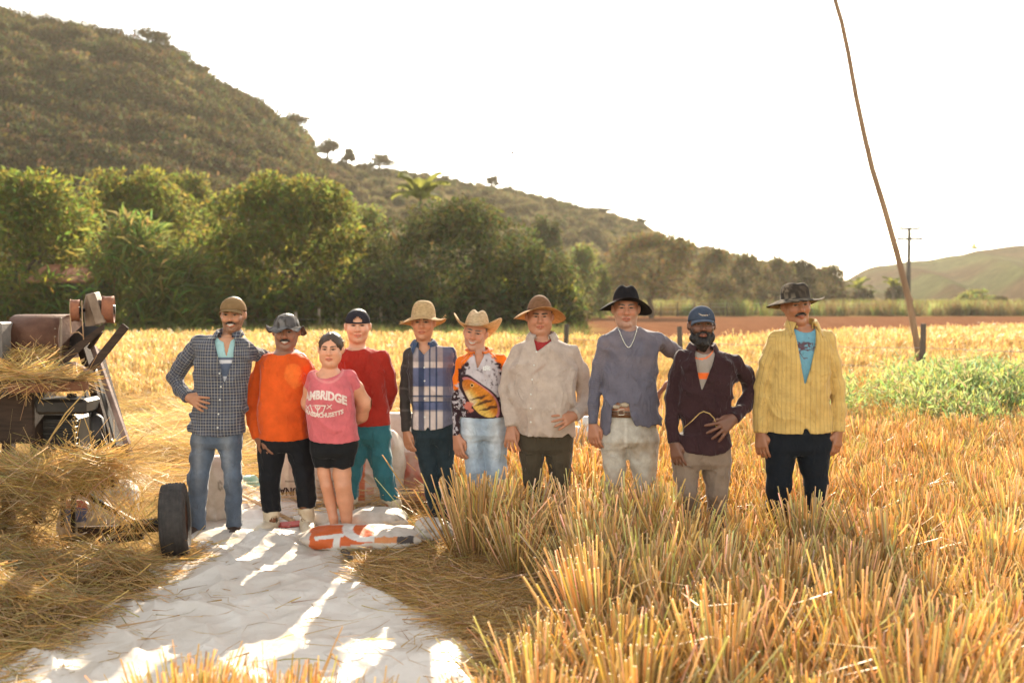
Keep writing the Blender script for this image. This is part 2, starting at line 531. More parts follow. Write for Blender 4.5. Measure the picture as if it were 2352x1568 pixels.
def tree(name, label, cat, u0, u1, v0, d, mat, seed, leaves=9000, size=.30, h0=None, trunk=.22, group=None, z0=0.0, aspect=.4, shell=.4, lobes=None, droop=.5, jit=.18):
    xc = P((u0 + u1) / 2, 690, d)[0]; w = (u1 - u0) / F * d * 1.16; top = (P(0, v0, d)[2] - z0) * 1.04
    root = tag(empty(name, (xc, d, z0)), label, cat, group)
    hb = h0 if h0 is not None else .12 * top
    L = lobes(w, top) if lobes else dome_lobes(w, w * .9, hb, top, seed)
    me = leaf_cloud('crown', L, leaves, size, seed, aspect, droop, shell, None, .3, jit)
    obj('crown', me, mat, root)
    mb = MB(); limb_mesh(mb, (0, 0, -.3), (0, 0, hb + (top - hb) * .35), trunk, trunk * .7, seed)
    for i, l in enumerate(L[1:8]):
        limb_mesh(mb, (0, 0, hb + (top - hb) * .15 + .02 * i), (l[0] * .9, l[1] * .9, l[2]), trunk * .45, trunk * .12, seed + i)
    mb.build('trunk', M_BARK, root, True)
    return root

TG = 'trees along the far edge of the field'
tree('mango_tree', 'broad dark green tree at the left edge behind the threshing machine', 'tree', -190, 258, 392, 43, M_MANGO, 3, 21000, .30, h0=.5, group=TG)
tree('mango_tree', 'rounded bright green tree second from the left, behind the reeds', 'tree', 190, 468, 388, 54, M_MANGO, 5, 15000, .32, h0=1.0, group=TG)
tree('mango_tree', 'small tree top showing between two big rounded mango trees', 'tree', 375, 505, 402, 66, M_MANGO, 8, 5000, .34, h0=3.0, group=TG)
tree('mango_tree', 'tall domed dark green tree behind the man in the orange top', 'tree', 470, 832, 408, 46, M_MANGO, 11, 24000, .30, h0=.5, group=TG)
tree('broad_tree', 'low spreading grey-green tree behind the men in straw hats', 'tree', 826, 1290, 468, 46, M_DARKLEAF, 14, 24000, .24, h0=.1, group=TG, aspect=.5)
tree('small_tree', 'pale yellowish young tree between two dark trees below the palm', 'tree', 790, 905, 470, 58, M_REED, 17, 3500, .3, h0=1.0, group=TG, shell=.7)
tree('flowering_tree', 'lone bronze-leaved spreading tree on the slope behind the black hat', 'tree', 1388, 1604, 534, 98, M_DRYLEAF, 21, 7000, .42, h0=2.4, trunk=.28, group='trees at the foot of the hill', shell=.65)
for k, (a, b, v, d, m, lab) in enumerate((
        (1200, 1300, 500, 92, M_DARKLEAF, 'olive tree on the slope above the brown-crowned straw hat'),
        (1285, 1400, 560, 96, M_REED, 'pale bush on the slope left of the lone bronze tree'),
        (1590, 1690, 566, 120, M_DRYLEAF, 'leftmost dry tree of the row right of the lone bronze tree'),
        (1660, 1760, 580, 126, M_DRYLEAF, 'second dry tree of the row right of the lone bronze tree'),
        (1735, 1830, 588, 130, M_DRYLEAF, 'third dry tree of the row, above the navy cap'),
        (1800, 1880, 596, 134, M_BUSH, 'olive tree near the right end of the dry tree row'),
        (1860, 1946, 606, 138, M_DRYLEAF, 'last dry tree of the row above the wide camouflage hat'))):
    tree('field_tree', lab, 'tree', a, b, v, d, m, 40 + k, 4200, .5, h0=.3, trunk=.14, group='trees at the foot of the hill', shell=.75, aspect=.34)
for k, (a, b, v, d, m, lab) in enumerate((
        (1955, 2010, 662, 150, M_BUSH, 'small dark bush in the gap left of the leaning pole'),
        (2035, 2080, 655, 150, M_BUSH, 'small bush beside the utility pole'),
        (2195, 2290, 664, 150, M_REED, 'pale cream-leaved bush at the far right below the green hills'),
        (2282, 2316, 682, 140, M_BUSH, 'small dark round bush right of the cream-leaved bush'),
        (2312, 2400, 690, 140, M_BUSH, 'dark bush at the right edge below the green hills'),
        (2120, 2200, 694, 145, M_BUSH, 'low bush right of the leaning pole under the hills'))):
    tree('field_bush', lab, 'bush', a, b, v, d, m, 60 + k, 1500, .6, h0=.1, trunk=.1, group='bushes at the far field edge', shell=.7)

# reeds and bamboo between the big trees: many upright leafy stems
def reed_clump(label, u0, u1, v0, d, seed, n=2600, mat=M_REED, blade=.9):
    g = np.random.default_rng(seed); w = (u1 - u0) / F * d; H_ = P(0, v0, d)[2]; xc = P((u0 + u1) / 2, 690, d)[0]
    root = tag(empty('bamboo_clump', (xc, d, 0)), label, 'bamboo', 'bamboo and reeds between the trees')
    x = g.normal(0, w * .26, n); y = g.normal(0, w * .2, n); hmax = H_ * np.exp(-(x / (w * .55)) ** 2)
    z = hmax * g.random(n) ** .65
    c = np.stack([x, y, z], 1)
    ax = np.stack([x * .25 + g.normal(0, .55, n), g.normal(0, .5, n), .5 + g.normal(0, .45, n)], 1); ax /= np.linalg.norm(ax, axis=1)[:, None]
    s = np.cross(ax, g.normal(size=(n, 3))); s /= np.linalg.norm(s, axis=1)[:, None]
    ln = blade * g.uniform(.5, 1.2, n)[:, None]
    b = c + ax * ln - np.array([0, 0, .25]) * ln; mid = c + ax * ln * .5
    V = np.stack([c, mid + s * ln * .05, b, mid - s * ln * .05], 1).reshape(-1, 3)
    me = mesh_np('leaves', V, np.arange(4 * n).reshape(-1, 4), False)
    set_col(me, np.repeat(np.stack([g.uniform(.6, 1.4, n), g.uniform(.7, 1.25, n), g.uniform(.6, 1.2, n)], 1), 4, 0)); obj('foliage', me, mat, root)
    for k in range(9):
        xx = g.normal(0, w * .2); hh = H_ * math.exp(-(xx / (w * .55)) ** 2) * .9
        mb = MB(); limb_mesh(mb, (xx, g.normal(0, w * .12), -.2), (xx * 1.4 + g.normal(0, .3), g.normal(0, .3), hh), .03, .012, seed + k, 5, .02)
        mb.build('cane', M_BARK, root, True)
    return root
reed_clump('tall yellow-green bamboo clump left of the checked shirt', 200, 420, 505, 40, 3, 4200)
reed_clump('lower bamboo clump right beside the checked shirt, before the domed tree', 350, 520, 585, 42, 4, 2600)
reed_clump('feathery reeds at the far left behind the machine hood', 20, 210, 640, 40, 6, 1800, M_MANGO)

# ---- palm above the dark spreading tree
def palm(label, u, v, d, seed, z0=0, fr=2.0, nf=15, group=None):
    top = P(u, v, d)[2] - z0; xc = P(u, 690, d)[0]
    root = tag(empty('palm_tree', (xc, d, z0)), label, 'palm', group)
    mb = MB(); limb_mesh(mb, (0, 0, -.3), (0, 0, top - fr * .55), .16, .10, seed); mb.build('trunk', M_BARK, root, True)
    g = random.Random(seed); Vs = []; n = 0
    for i in range(nf):
        a = 2 * math.pi * i / nf + g.uniform(-.2, .2); el = g.uniform(.2, 1.35)
        prev = np.array([0, 0, top - fr * .55])
        for k in range(9):
            t = k / 9; e = el - 1.5 * t * t
            q = prev + np.array([math.cos(a) * math.cos(e), math.sin(a) * math.cos(e), math.sin(e)]) * fr / 9
            sd_ = np.array([-math.sin(a), math.cos(a), 0]) * fr * .22 * (1 - .75 * abs(t - .35)); dn = np.array([0, 0, -.10 * fr])
            Vs += [prev, q, q + sd_ + dn * .8, prev + sd_ * .8 + dn, prev, q, q - sd_ + dn * .8, prev - sd_ * .8 + dn]
            prev = q
    V = np.array(Vs); me = mesh_np('fronds', V, np.arange(len(V)).reshape(-1, 4), False); set_col(me, np.tile((1, 1, 1.), (len(V), 1))); obj('crown', me, M_PALM, root)
palm('palm with upright fronds rising above the dark spreading tree', 968, 405, 70, 3, fr=2.4)
palm('small palm at the far field edge left of the camouflage hat', 1972, 640, 140, 5, fr=2.2, nf=11, group='small far palms')
palm('small palm at the far field edge between hat and leaning pole', 2052, 636, 142, 6, fr=2.2, nf=11, group='small far palms')
palm('lone tiny palm on the crest of the far green hills', 2236, 560, 462, 7, z0=P(2236, 590, 462)[2], fr=4, nf=9)

# ---- trees standing against the sky on the crest of the hill
SG = 'trees on the crest of the hill'
for k, (u, v0, hgt, w, lab) in enumerate((
        (362, 46, 8.5, 8.0, 'tall open-crowned tree highest on the hill crest'),
        (272, 58, 6.5, 6.5, 'bushy tree on the crest left of the tallest one'),
        (140, 62, 2.6, 3.4, 'small bush on the crest near the cloud'),
        (415, 118, 5.0, 4.2, 'tree just below the tallest crest tree'),
        (470, 150, 3.8, 2.6, 'small ragged tree on the steep part of the crest'),
        (678, 250, 6.2, 6.8, 'dark open tree halfway down the crest'),
        (755, 306, 4.4, 5.2, 'leaning sparse tree below the dark open crest tree'),
        (800, 335, 3.6, 3.0, 'crooked small tree at the bend of the crest'),
        (872, 348, 4.6, 7.5, 'wide low brownish tree on the lower crest'),
        (1130, 402, 3.2, 3.6, 'tiny lone tree on the lower crest right of the palm'),
        (1390, 476, 2.4, 5.0, 'low bush on the far part of the crest'),
        (1470, 500, 3.0, 4.0, 'last bush on the crest before the row of dry trees'))):
    d = float(ridge_d(u)) - 3; xc = P(u, 690, d)[0]; zt = P(u, v0, d)[2]; zb = min(hill_z(xc, d), zt - hgt * .6); hgt = zt - zb
    root = tag(empty('crest_tree', (xc, d, zb)), lab, 'tree', SG)
    g = random.Random(90 + k); L = []
    for i in range(7):
        a = g.random() * 6.28; L.append((math.cos(a) * w * .33 * g.random() ** .5, math.sin(a) * w * .33 * g.random() ** .5, hgt * g.uniform(.38, .86), w * g.uniform(.2, .3), w * g.uniform(.2, .3), hgt * g.uniform(.09, .16)))
    me = leaf_cloud('crown', L, 1700, .5, 70 + k, .45, .2, .9, None, .2, .3); obj('crown', me, M_BUSH, root)
    mb = MB(); limb_mesh(mb, (0, 0, -.8), (0, 0, hgt * .5), .30, .2, k)
    for i, l in enumerate(L): limb_mesh(mb, (0, 0, hgt * (.3 + .02 * i)), l[:3], .14, .05, k + i)
    mb.build('trunk', M_BARK, root, True)

# ---- scrub covering the hillside: nobody could count it
def scatter(name, label, cat, protos, pts, rots, scales, idx):
    """one object of scattered copies (geometry nodes) for uncountable cover"""
    coll = bpy.data.collections.new(name + '_kinds')
    for i, (me, m) in enumerate(protos):
        if not me.materials: me.materials.append(m)
        o = bpy.data.objects.new('%s_kind_%d' % (name, i), me); coll.objects.link(o)
    me = bpy.data.meshes.new(name); me.vertices.add(len(pts)); me.vertices.foreach_set('co', np.asarray(pts, np.float32).ravel()); me.update()
    set_vec(me, rots, 'rot'); set_float(me, scales, 'scl')
    a = me.attributes.new('kind_index', 'INT', 'POINT'); a.data.foreach_set('value', np.asarray(idx, np.int32))
    o = obj(name, me); tag(o, label, cat, None, 'stuff')
    ng = bpy.data.node_groups.new(name, 'GeometryNodeTree')
    ng.interface.new_socket('Geometry', in_out='INPUT', socket_type='NodeSocketGeometry'); ng.interface.new_socket('Geometry', in_out='OUTPUT', socket_type='NodeSocketGeometry')
    gi = ng.nodes.new('NodeGroupInput'); go = ng.nodes.new('NodeGroupOutput'); ci = ng.nodes.new('GeometryNodeCollectionInfo')
    ci.inputs['Collection'].default_value = coll; ci.inputs['Separate Children'].default_value = True; ci.inputs['Reset Children'].default_value = True
    ip = ng.nodes.new('GeometryNodeInstanceOnPoints'); ip.inputs['Pick Instance'].default_value = True
    def named(nm, dt):
        q = ng.nodes.new('GeometryNodeInputNamedAttribute'); q.data_type = dt; q.inputs['Name'].default_value = nm; return q.outputs[0]
    e2r = ng.nodes.new('FunctionNodeEulerToRotation')
    L = ng.links.new
    L(gi.outputs[0], ip.inputs['Points']); L(ci.outputs[0], ip.inputs['Instance']); L(named('kind_index', 'INT'), ip.inputs['Instance Index'])
    L(named('rot', 'FLOAT_VECTOR'), e2r.inputs[0]); L(e2r.outputs[0], ip.inputs['Rotation']); L(named('scl', 'FLOAT'), ip.inputs['Scale'])
    L(ip.outputs[0], go.inputs[0])
    md = o.modifiers.new('scatter', 'NODES'); md.node_group = ng
    return o

bush_protos = []
for k in range(4):
    g = random.Random(k + 5); L = [(g.uniform(-.5, .5), g.uniform(-.5, .5), g.uniform(.2, .8), g.uniform(.35, .6), g.uniform(.35, .6), g.uniform(.3, .6)) for _ in range(6)]
    bush_protos.append((leaf_cloud('bush', L, 1500, .17, 200 + k, .5, .2, .8, None, .25, .25), (M_BUSH, M_BUSH, M_DRYLEAF, M_DARKLEAF)[k]))
bush_protos.append((leaf_cloud('tuft', [(0, 0, .3, .6, .6, .4)], 300, .45, 210, .16, -.4, .9, None, .4, .3), M_DRYLEAF))
P_, S_, I_ = [], [], []
g = np.random.default_rng(77)
while len(P_) < 7200:
    u = g.uniform(-380, 1960); t = g.random() ** .8 * 1.0; d = foot_d(u) + (ridge_d(u) - foot_d(u)) * t
    x = (u - 1176) / F * d
    dens = 1.0 if u < 720 else .95
    if t < .25 and u > 900: dens = .7
    nn = float(fbm(np.array([x * .06]), np.array([d * .06]), np.array([0.0]), 44, 2)[0])
    if g.random() > dens * (.65 + 1.1 * nn): continue
    grassy = u > 720 and g.random() < .74
    P_.append((x, d, hill_z(x, d) - .15)); I_.append(4 if grassy else int(g.choice([0, 1, 2, 3], p=[.34, .26, .18, .22])))
    S_.append((g.uniform(1.1, 2.3) if grassy else g.uniform(1.6, 4.4) * (1.0 if u < 720 else .5)) * (1.0 - .35 * max(0, t - .85) / .15))
R_ = np.stack([g.uniform(-.15, .15, len(P_)), g.uniform(-.15, .15, len(P_)), g.uniform(0, 6.28, len(P_))], 1)
scatter('hillside_scrub', 'dry brown and olive scrub covering the hillside', 'scrub', bush_protos, P_, R_, S_, I_)

# dark undergrowth closing the gaps under the tree belt
g = np.random.default_rng(15); n = 150
u = g.uniform(-160, 1290, n); y = g.uniform(43, 50, n); x = (u - 1176) / F * y
scatter('undergrowth', 'dark tangled undergrowth below the tree belt', 'undergrowth', [(leaf_cloud('undergrowth', [(0, 0, .5, .8, .8, .6), (.4, 0, .9, .5, .5, .5), (-.4, 0, .8, .5, .5, .5)], 900, .2, 230 + q, .4, .2, .8, None, .25, .25), (M_DARKLEAF, M_MANGO)[q]) for q in range(2)],
        np.stack([x, y, 0 * x - .1], 1), np.stack([0 * x, 0 * x, g.uniform(0, 6.28, n)], 1), g.uniform(1.1, 2.3, n), g.integers(0, 2, n))

# rough grass and weeds at the foot of the trees
gp = []
for k in range(3):
    g2 = np.random.default_rng(k + 300); m = 70
    bx = g2.normal(0, .22, (m, 2)); h_ = g2.uniform(.4, 1.0, m); an = g2.uniform(0, 6.28, m); ln = g2.uniform(.1, .45, m)
    a = np.stack([bx[:, 0], bx[:, 1], 0 * h_], 1); b = a + np.stack([np.cos(an) * ln, np.sin(an) * ln, h_], 1); md_ = (a + b) / 2 + np.stack([0 * h_, 0 * h_, h_ * .12], 1)
    s = np.stack([-np.sin(an + 1), np.cos(an + 1), 0 * an], 1) * .014
    V = np.stack([a - s, a + s, md_ + s, md_ - s, b], 1).reshape(-1, 3); j = 5 * np.arange(m)
    me = mesh_np('grass_tuft', V, [np.stack([j, j + 1, j + 2, j + 3], 1), np.stack([j + 3, j + 2, j + 4], 1)], False)
    set_col(me, np.repeat(np.stack([g2.uniform(.7, 1.4, m), g2.uniform(.8, 1.2, m), g2.uniform(.6, 1.2, m)], 1), 5, 0)); gp.append((me, (M_REED, M_GREENWEED, M_DRYLEAF)[k]))
g = np.random.default_rng(5); n = 2600
y = g.uniform(26, 46, n); u = g.uniform(-150, 1330, n); x = (u - 1176) / F * y
P_ = np.stack([x, y, 0 * x - .02], 1)
R_ = np.stack([0 * x, 0 * x, g.uniform(0, 6.28, n)], 1)
scatter('field_grass', 'rough green and yellow grass along the foot of the trees', 'grass', gp, P_, R_, g.uniform(.45, .95, n), g.choice([0, 1, 2], n, p=[.3, .12, .58]))
# dry grass strip beyond the ploughed earth
n = 1600; y = g.uniform(108, 150, n); u = g.uniform(1290, 2420, n); x = (u - 1176) / F * y
scatter('far_dry_grass', 'pale dry grass strip along the far fence', 'grass', gp, np.stack([x, y, 0 * x], 1), np.stack([0 * x, 0 * x, g.uniform(0, 6.28, n)], 1), g.uniform(1.0, 2.2, n), g.choice([0, 1, 2], n, p=[.2, .1, .7]))

# ---- farmhouse half hidden among the trees at the left
M_TILE = mat_simple('clay_tile', (.30, .12, .06), (.18, .07, .04), scale=9, rough=.9, bump=.4)
M_PLASTER = mat_simple('house_plaster', (.10, .09, .085), (.06, .055, .05), scale=3, rough=.9)
c = P(205, 690, 41.5); hroot = tag(empty('farmhouse', (c[0], c[1], 0)), 'low farmhouse with red tiled roof half hidden among the left trees', 'house')
MB().box((0, 0, 1.2), (3.0, 2.6, 2.5), None, .02).build('wall', M_PLASTER, hroot)
r_ = MB()
for s in (-1, 1):
    r_.box((0, s * .85, 2.78), (3.6, 1.95, .09), rotx(-s * .38), .01)
r_.build('roof', M_TILE, hroot)
MB().box((-.4, -1.31, .95), (.8, .05, 1.9), None, .01).build('door', M_BARK, hroot)
w_ = MB().box((.85, -1.31, 1.3), (.7, .05, .8), None, .01).build('window', M_BARK, hroot)

# ---- fences, posts, poles
M_POST = mat_simple('weathered_post', (.10, .075, .055), (.045, .033, .025), scale=9, rough=.95, bump=.7, stretch=(1, 1, .2))
M_PALEPOST = mat_simple('pale_post', (.24, .18, .13), (.14, .10, .07), scale=9, rough=.95, bump=.6, stretch=(1, 1, .2))
M_WIRE = mat_simple('wire', (.45, .42, .38), rough=.5, metal=.6)
def fence(label, pts, hts, r, wires, name='wire_fence', mat=None, wr=.004, group=None):
    b = np.array(pts[0], float); root = tag(empty(name, (b[0], b[1], 0)), label, 'fence', group)
    g = random.Random(int(abs(b[0] * 10)))
    for (x, y), h_ in zip(pts, hts):
        lx, ly = g.uniform(-.05, .05), g.uniform(-.04, .04)
        MB().tube([(x - b[0], y - b[1], -.3), (x - b[0] + lx * .5, y - b[1] + ly, h_ * .5), (x - b[0] + lx, y - b[1] + ly * 2, h_)], [r * 1.1, r, r * .9], 8).build('post', mat or M_POST, root, True)
    for wz in wires:
        for (p0, p1) in zip(pts[:-1], pts[1:]):
            a_ = np.array([p0[0] - b[0], p0[1] - b[1], wz]); c_ = np.array([p1[0] - b[0], p1[1] - b[1], wz])
            MB().tube([a_, (a_ + c_) / 2 - np.array([0, 0, .03]), c_], wr, 4).build('wire', M_WIRE, root)
    return root
xy = lambda u, d: (P(u, 690, d)[0], d)
fence('near wire fence with dark posts behind the bearded man and at the leaning pole', [xy(990, 26), xy(1300, 23.5), xy(1565, 21.5), xy(1850, 20.2), xy(2120, 19), xy(2560, 17.2)], [1.15, 1.12, 1.12, .75, 1.24, 1.2], .06, (.42, .78), wr=.006)
fence('fence of pale posts along the foot of the big trees', [xy(u, 41 + k * .3) for k, u in enumerate((250, 350, 450, 560, 680, 732, 772, 876, 985, 1090, 1190))], [1.0, 1.25, .9, 1.1, 1.2, 1.35, 1.15, 1.4, 1.25, 1.1, 1.15], .07, (.5, .9), mat=M_PALEPOST)
fence('long far fence of thin posts beyond the ploughed earth', [xy(u, 104 + (u - 1290) * .012) for u in range(1290, 2420, 38)], [1.5] * 30, .07, (.5, 1.0, 1.35), wr=.012)

# the long leaning pole and the utility pole
M_POLE = mat_simple('bare_wood_pole', (.27, .17, .10), (.15, .09, .055), scale=7, rough=.9, bump=.4, stretch=(1, 1, .12))
sp_ = [(2132, 905, 19.3), (2118, 868, 19.3), (2108, 800, 19.3), (2088, 690, 19.35), (2060, 580, 19.4), (2032, 480, 19.4), (2004, 390, 19.45), (1985, 310, 19.5), (1966, 220, 19.5), (1948, 120, 19.5), (1933, 50, 19.5), (1918, 0, 19.5), (1895, -120, 19.5), (1880, -200, 19.5)]
pts = [P(*q) for q in sp_]; b = pts[0].copy(); b[2] = 0
mb = MB(); mb.tube([q - b for q in pts], [.066, .066, .064, .062, .058, .056, .053, .05, .047, .044, .042, .04, .035, .03], 10)
tag(mb.build('leaning_pole', M_POLE, None, True, loc=b), 'very tall thin leaning wooden pole rising out of the picture at the right', 'pole')
lp = bpy.data.objects['leaning_pole']
for (u, v, s) in ((1934, 68, 1), (1992, 345, 1), (1967, 212, -1), (2012, 410, -1), (2090, 690, 1)):
    c = P(u, v, 19.45) - b; MB().lathe([(0, -.07), (.03, -.05), (.045, 0), (.03, .05), (0, .07)], 8, c=c + np.array([s * .02, -.02, 0])).build('knot', M_POLE, lp, True)
M_POLE2 = mat_simple('grey_pole', (.07, .06, .05), (.04, .035, .03), scale=4, rough=.9)
c = P(2086, 690, 110); ht = P(0, 522, 110)[2]
up = tag(empty('utility_pole', (c[0], 110, 0)), 'distant utility pole with two crossarms behind the leaning pole', 'utility pole')
MB().tube([(0, 0, -.5), (0, 0, ht)], [.26, .2], 10).build('pole', M_POLE2, up, True)
for z_, L_ in ((ht - .15, 2.3), (ht - 1.3, 2.8)):
    arm = MB().box((0, -.16, z_), (L_, .2, .26), None, .01).build('crossarm', M_POLE2, up)
    for q in (-.45, .0, .45):
        MB().lathe([(0, .18), (.05, .17), (.07, .1), (.04, 0)], 8, c=(q * L_ * .95, -.16, z_ + .07)).build('insulator', M_POLE2, arm, True)
w0 = P(2120, -95, 15); w1 = P(2480, 205, 24)
mb = MB(); mb.tube([w0 - w0, (w1 - w0) * .5 + np.array([0, 0, -.12]), w1 - w0], .004, 5)
tag(mb.build('overhead_wire', M_WIRE, None, True, loc=w0), 'thin overhead wire crossing the top right corner of the sky', 'wire')

# ---- a bird over the ridge
M_BIRD = mat_simple('bird_feathers', (.10, .02, .03), (.04, .01, .015), scale=30, rough=.7)
c = P(1177, 353, 22); bd = tag(empty('bird', c), 'tiny dark red bird flying above the ridge', 'bird')
MB().tube([(-.06, 0, -.01), (-.03, 0, 0), (.02, 0, .008), (.05, 0, .012), (.07, 0, .012)], [.004, .014, .018, .012, .003], 8).build('body', M_BIRD, bd, True)
for s in (-1, 1):
    MB().add([(-.02, 0, .01), (.03, 0, .015), (.0, s * .09, .045), (-.035, s * .06, .03), (-.02, 0, .004), (.03, 0, .009), (.0, s * .09, .041), (-.035, s * .06, .026)], [(0, 1, 2, 3), (7, 6, 5, 4), (0, 4, 5, 1), (1, 5, 6, 2), (2, 6, 7, 3), (3, 7, 4, 0)]).build('wing', M_BIRD, bd)

# ---- a white cloud behind the left end of the ridge
M_CLOUD = mat_simple('cloud_white', (.95, .95, .95), (.9, .9, .9), scale=.01, rough=1, spec=0, transl=.4)
g = random.Random(2); cl = MB()
cd = 2600.0
V = []; Fs = []
import itertools
bmc = bmesh.new()
for (u, v, r) in ((0, 42, 34), (30, 34, 26), (62, 40, 28), (98, 36, 24), (120, 48, 26), (150, 46, 22), (178, 54, 22), (205, 52, 16), (80, 58, 30), (20, 62, 34), (140, 66, 24), (-30, 50, 34)):
    bb = bmesh.ops.create_icosphere(bmc, subdivisions=3, radius=1)
    c = P(u, v + 8, cd + g.uniform(-60, 60)); rr = r / F * cd
    for w in bb['verts']:
        q = w.co.copy(); k = 1 + .22 * float(fbm(np.array([q.x * 2.2 + u]), np.array([q.y * 2.2]), np.array([q.z * 2.2]), 3)[0])
        w.co = Vector((c[0] + q.x * rr * k * 1.15, c[1] + q.y * rr * k, c[2] + q.z * rr * k * .8))
mc = bpy.data.meshes.new('cloud'); bmc.to_mesh(mc); bmc.free()
mc.polygons.foreach_set('use_smooth', np.ones(len(mc.polygons), dtype=bool))
tag(obj('cloud', mc, M_CLOUD), 'small white cloud behind the left end of the hill crest', 'cloud', None, 'structure')
# ================================================================== people
# Bodies and garments are grown from distance fields (tapered limbs, lofts, soft unions) and meshed with surface nets.
class Field:
    def __init__(s, xs, ys, zs):
        s.ax = [np.asarray(a, np.float32) for a in (xs, ys, zs)]
        s.d = np.full([len(a) for a in s.ax], 9.0, np.float32)
        s.id = None
    def track(s):
        s.id = np.zeros(s.d.shape, np.int8); return s
    def _sub(s, lo, hi):
        sl = []
        for a, l, h in zip(s.ax, lo, hi):
            i0 = int(np.searchsorted(a, l)); i1 = int(np.searchsorted(a, h))
            sl.append(slice(max(i0 - 1, 0), min(i1 + 1, len(a))))
        g = np.meshgrid(*[a[q] for a, q in zip(s.ax, sl)], indexing='ij', sparse=True)
        return tuple(sl), g
    def add(s, prim, k=0.02, ident=None):
        fn, lo, hi = prim
        pad = k + 0.02
        sl, g = s._sub(np.array(lo) - pad, np.array(hi) + pad)
        if any(q.stop - q.start < 2 for q in sl): return
        b = fn(*g); a = s.d[sl]
        if s.id is not None and ident is not None:
            s.id[sl] = np.where(b < a, ident, s.id[sl])
        h = np.maximum(k - np.abs(a - b), 0) / k
        s.d[sl] = np.minimum(a, b) - h * h * k * .25
    def cut(s, prim, k=0.006):
        fn, lo, hi = prim
        sl, g = s._sub(np.array(lo), np.array(hi))
        if any(q.stop - q.start < 2 for q in sl): return
        b = -fn(*g); a = s.d[sl]
        h = np.maximum(k - np.abs(a - b), 0) / k
        s.d[sl] = np.maximum(a, b) + h * h * k * .25
    def mesh(s):
        """surface nets -> verts (n,3), quads (m,4), voxel index of each vert"""
        d = s.d; ins = d < 0
        if not ins.any(): return None
        w = np.argwhere(ins); lo = np.maximum(w.min(0) - 2, 0); hi = np.minimum(w.max(0) + 3, d.shape)
        sl = tuple(slice(a, b) for a, b in zip(lo, hi))
        d = d[sl]; ins = ins[sl]; ax = [a[q] for a, q in zip(s.ax, sl)]
        n = np.array(d.shape) - 1
        cnt = np.zeros(n, np.int8)
        for i in (0, 1):
            for j in (0, 1):
                for k in (0, 1):
                    cnt += ins[i:i + n[0], j:j + n[1], k:k + n[2]]
        act = (cnt > 0) & (cnt < 8)
        I = np.argwhere(act)
        vid = np.full(n, -1, np.int64); vid[act] = np.arange(len(I))
        c = np.empty((len(I), 8), np.float32)
        off = [(i, j, k) for i in (0, 1) for j in (0, 1) for k in (0, 1)]
        for m, (i, j, k) in enumerate(off):
            c[:, m] = d[I[:, 0] + i, I[:, 1] + j, I[:, 2] + k]
        acc = np.zeros((len(I), 3), np.float32); num = np.zeros(len(I), np.float32)
        for m in range(8):
            for a in range(3):
                if off[m][a] == 0:
                    o2 = list(off[m]); o2[a] = 1; m2 = off.index(tuple(o2))
                    da, db = c[:, m], c[:, m2]
                    msk = (da < 0) != (db < 0)
                    t = np.where(msk, da / np.where(msk, da - db, 1), 0)
                    for q in range(3):
                        acc[:, q] += np.where(msk, (t if q == a else off[m][q]), 0)
                    num += msk
        acc /= num[:, None]
        V = np.empty_like(acc)
        for q in range(3):
            a = ax[q]; V[:, q] = a[I[:, q]] + acc[:, q] * (a[I[:, q] + 1] - a[I[:, q]])
        Q = []
        for a in range(3):
            b_, c_ = (a + 1) % 3, (a + 2) % 3
            s0 = [slice(None)] * 3; s1 = [slice(None)] * 3
            s0[a] = slice(0, -1); s1[a] = slice(1, None)
            A = ins[tuple(s0)]; B = ins[tuple(s1)]
            ch = np.argwhere(A != B)
            ch = ch[(ch[:, b_] > 0) & (ch[:, c_] > 0) & (ch[:, b_] < n[b_]) & (ch[:, c_] < n[c_])]
            if not len(ch): continue
            sgn = A[ch[:, 0], ch[:, 1], ch[:, 2]]
            def vv(db, dc):
                t = ch.copy(); t[:, b_] -= db; t[:, c_] -= dc
                return vid[t[:, 0], t[:, 1], t[:, 2]]
            q = np.stack([vv(1, 1), vv(0, 1), vv(0, 0), vv(1, 0)], 1)
            q[~sgn] = q[~sgn][:, ::-1]
            Q.append(q)
        Q = np.concatenate(Q)
        Q = Q[(Q >= 0).all(1)]
        return V, Q, I + lo

def cone(a, b, ra, rb, flat=False, wr=None):
    a = np.asarray(a, float); b = np.asarray(b, float); ba = b - a; L2 = float(ba @ ba) + 1e-9
    R = max(ra, rb) + 0.01
    def fn(x, y, z):
        px, py, pz = x - a[0], y - a[1], z - a[2]
        t0 = (px * ba[0] + py * ba[1] + pz * ba[2]) / L2
        t = np.clip(t0, 0, 1)
        dd = np.sqrt((px - t * ba[0]) ** 2 + (py - t * ba[1]) ** 2 + (pz - t * ba[2]) ** 2) - (ra + t * (rb - ra))
        if wr is not None:
            amp, freq, seed = wr
            L = math.sqrt(L2); u = ba / L
            al = t0 * L
            nz = vnoise((px - al * u[0] * .55) * freq, (py - al * u[1] * .55) * freq, (pz - al * u[2] * .55) * freq + al * freq * .9, seed)
            n2 = vnoise(px * freq * .45 + 7, py * freq * .45, pz * freq * .8, seed + 3)
            dd = dd + amp * 1.5 * (2 * np.abs(nz) ** .8 - .62) + amp * 1.1 * n2
        if flat:
            dd = np.maximum(dd, (t0 - 1) * math.sqrt(L2))
        return dd
    return fn, np.minimum(a, b) - R, np.maximum(a, b) + R

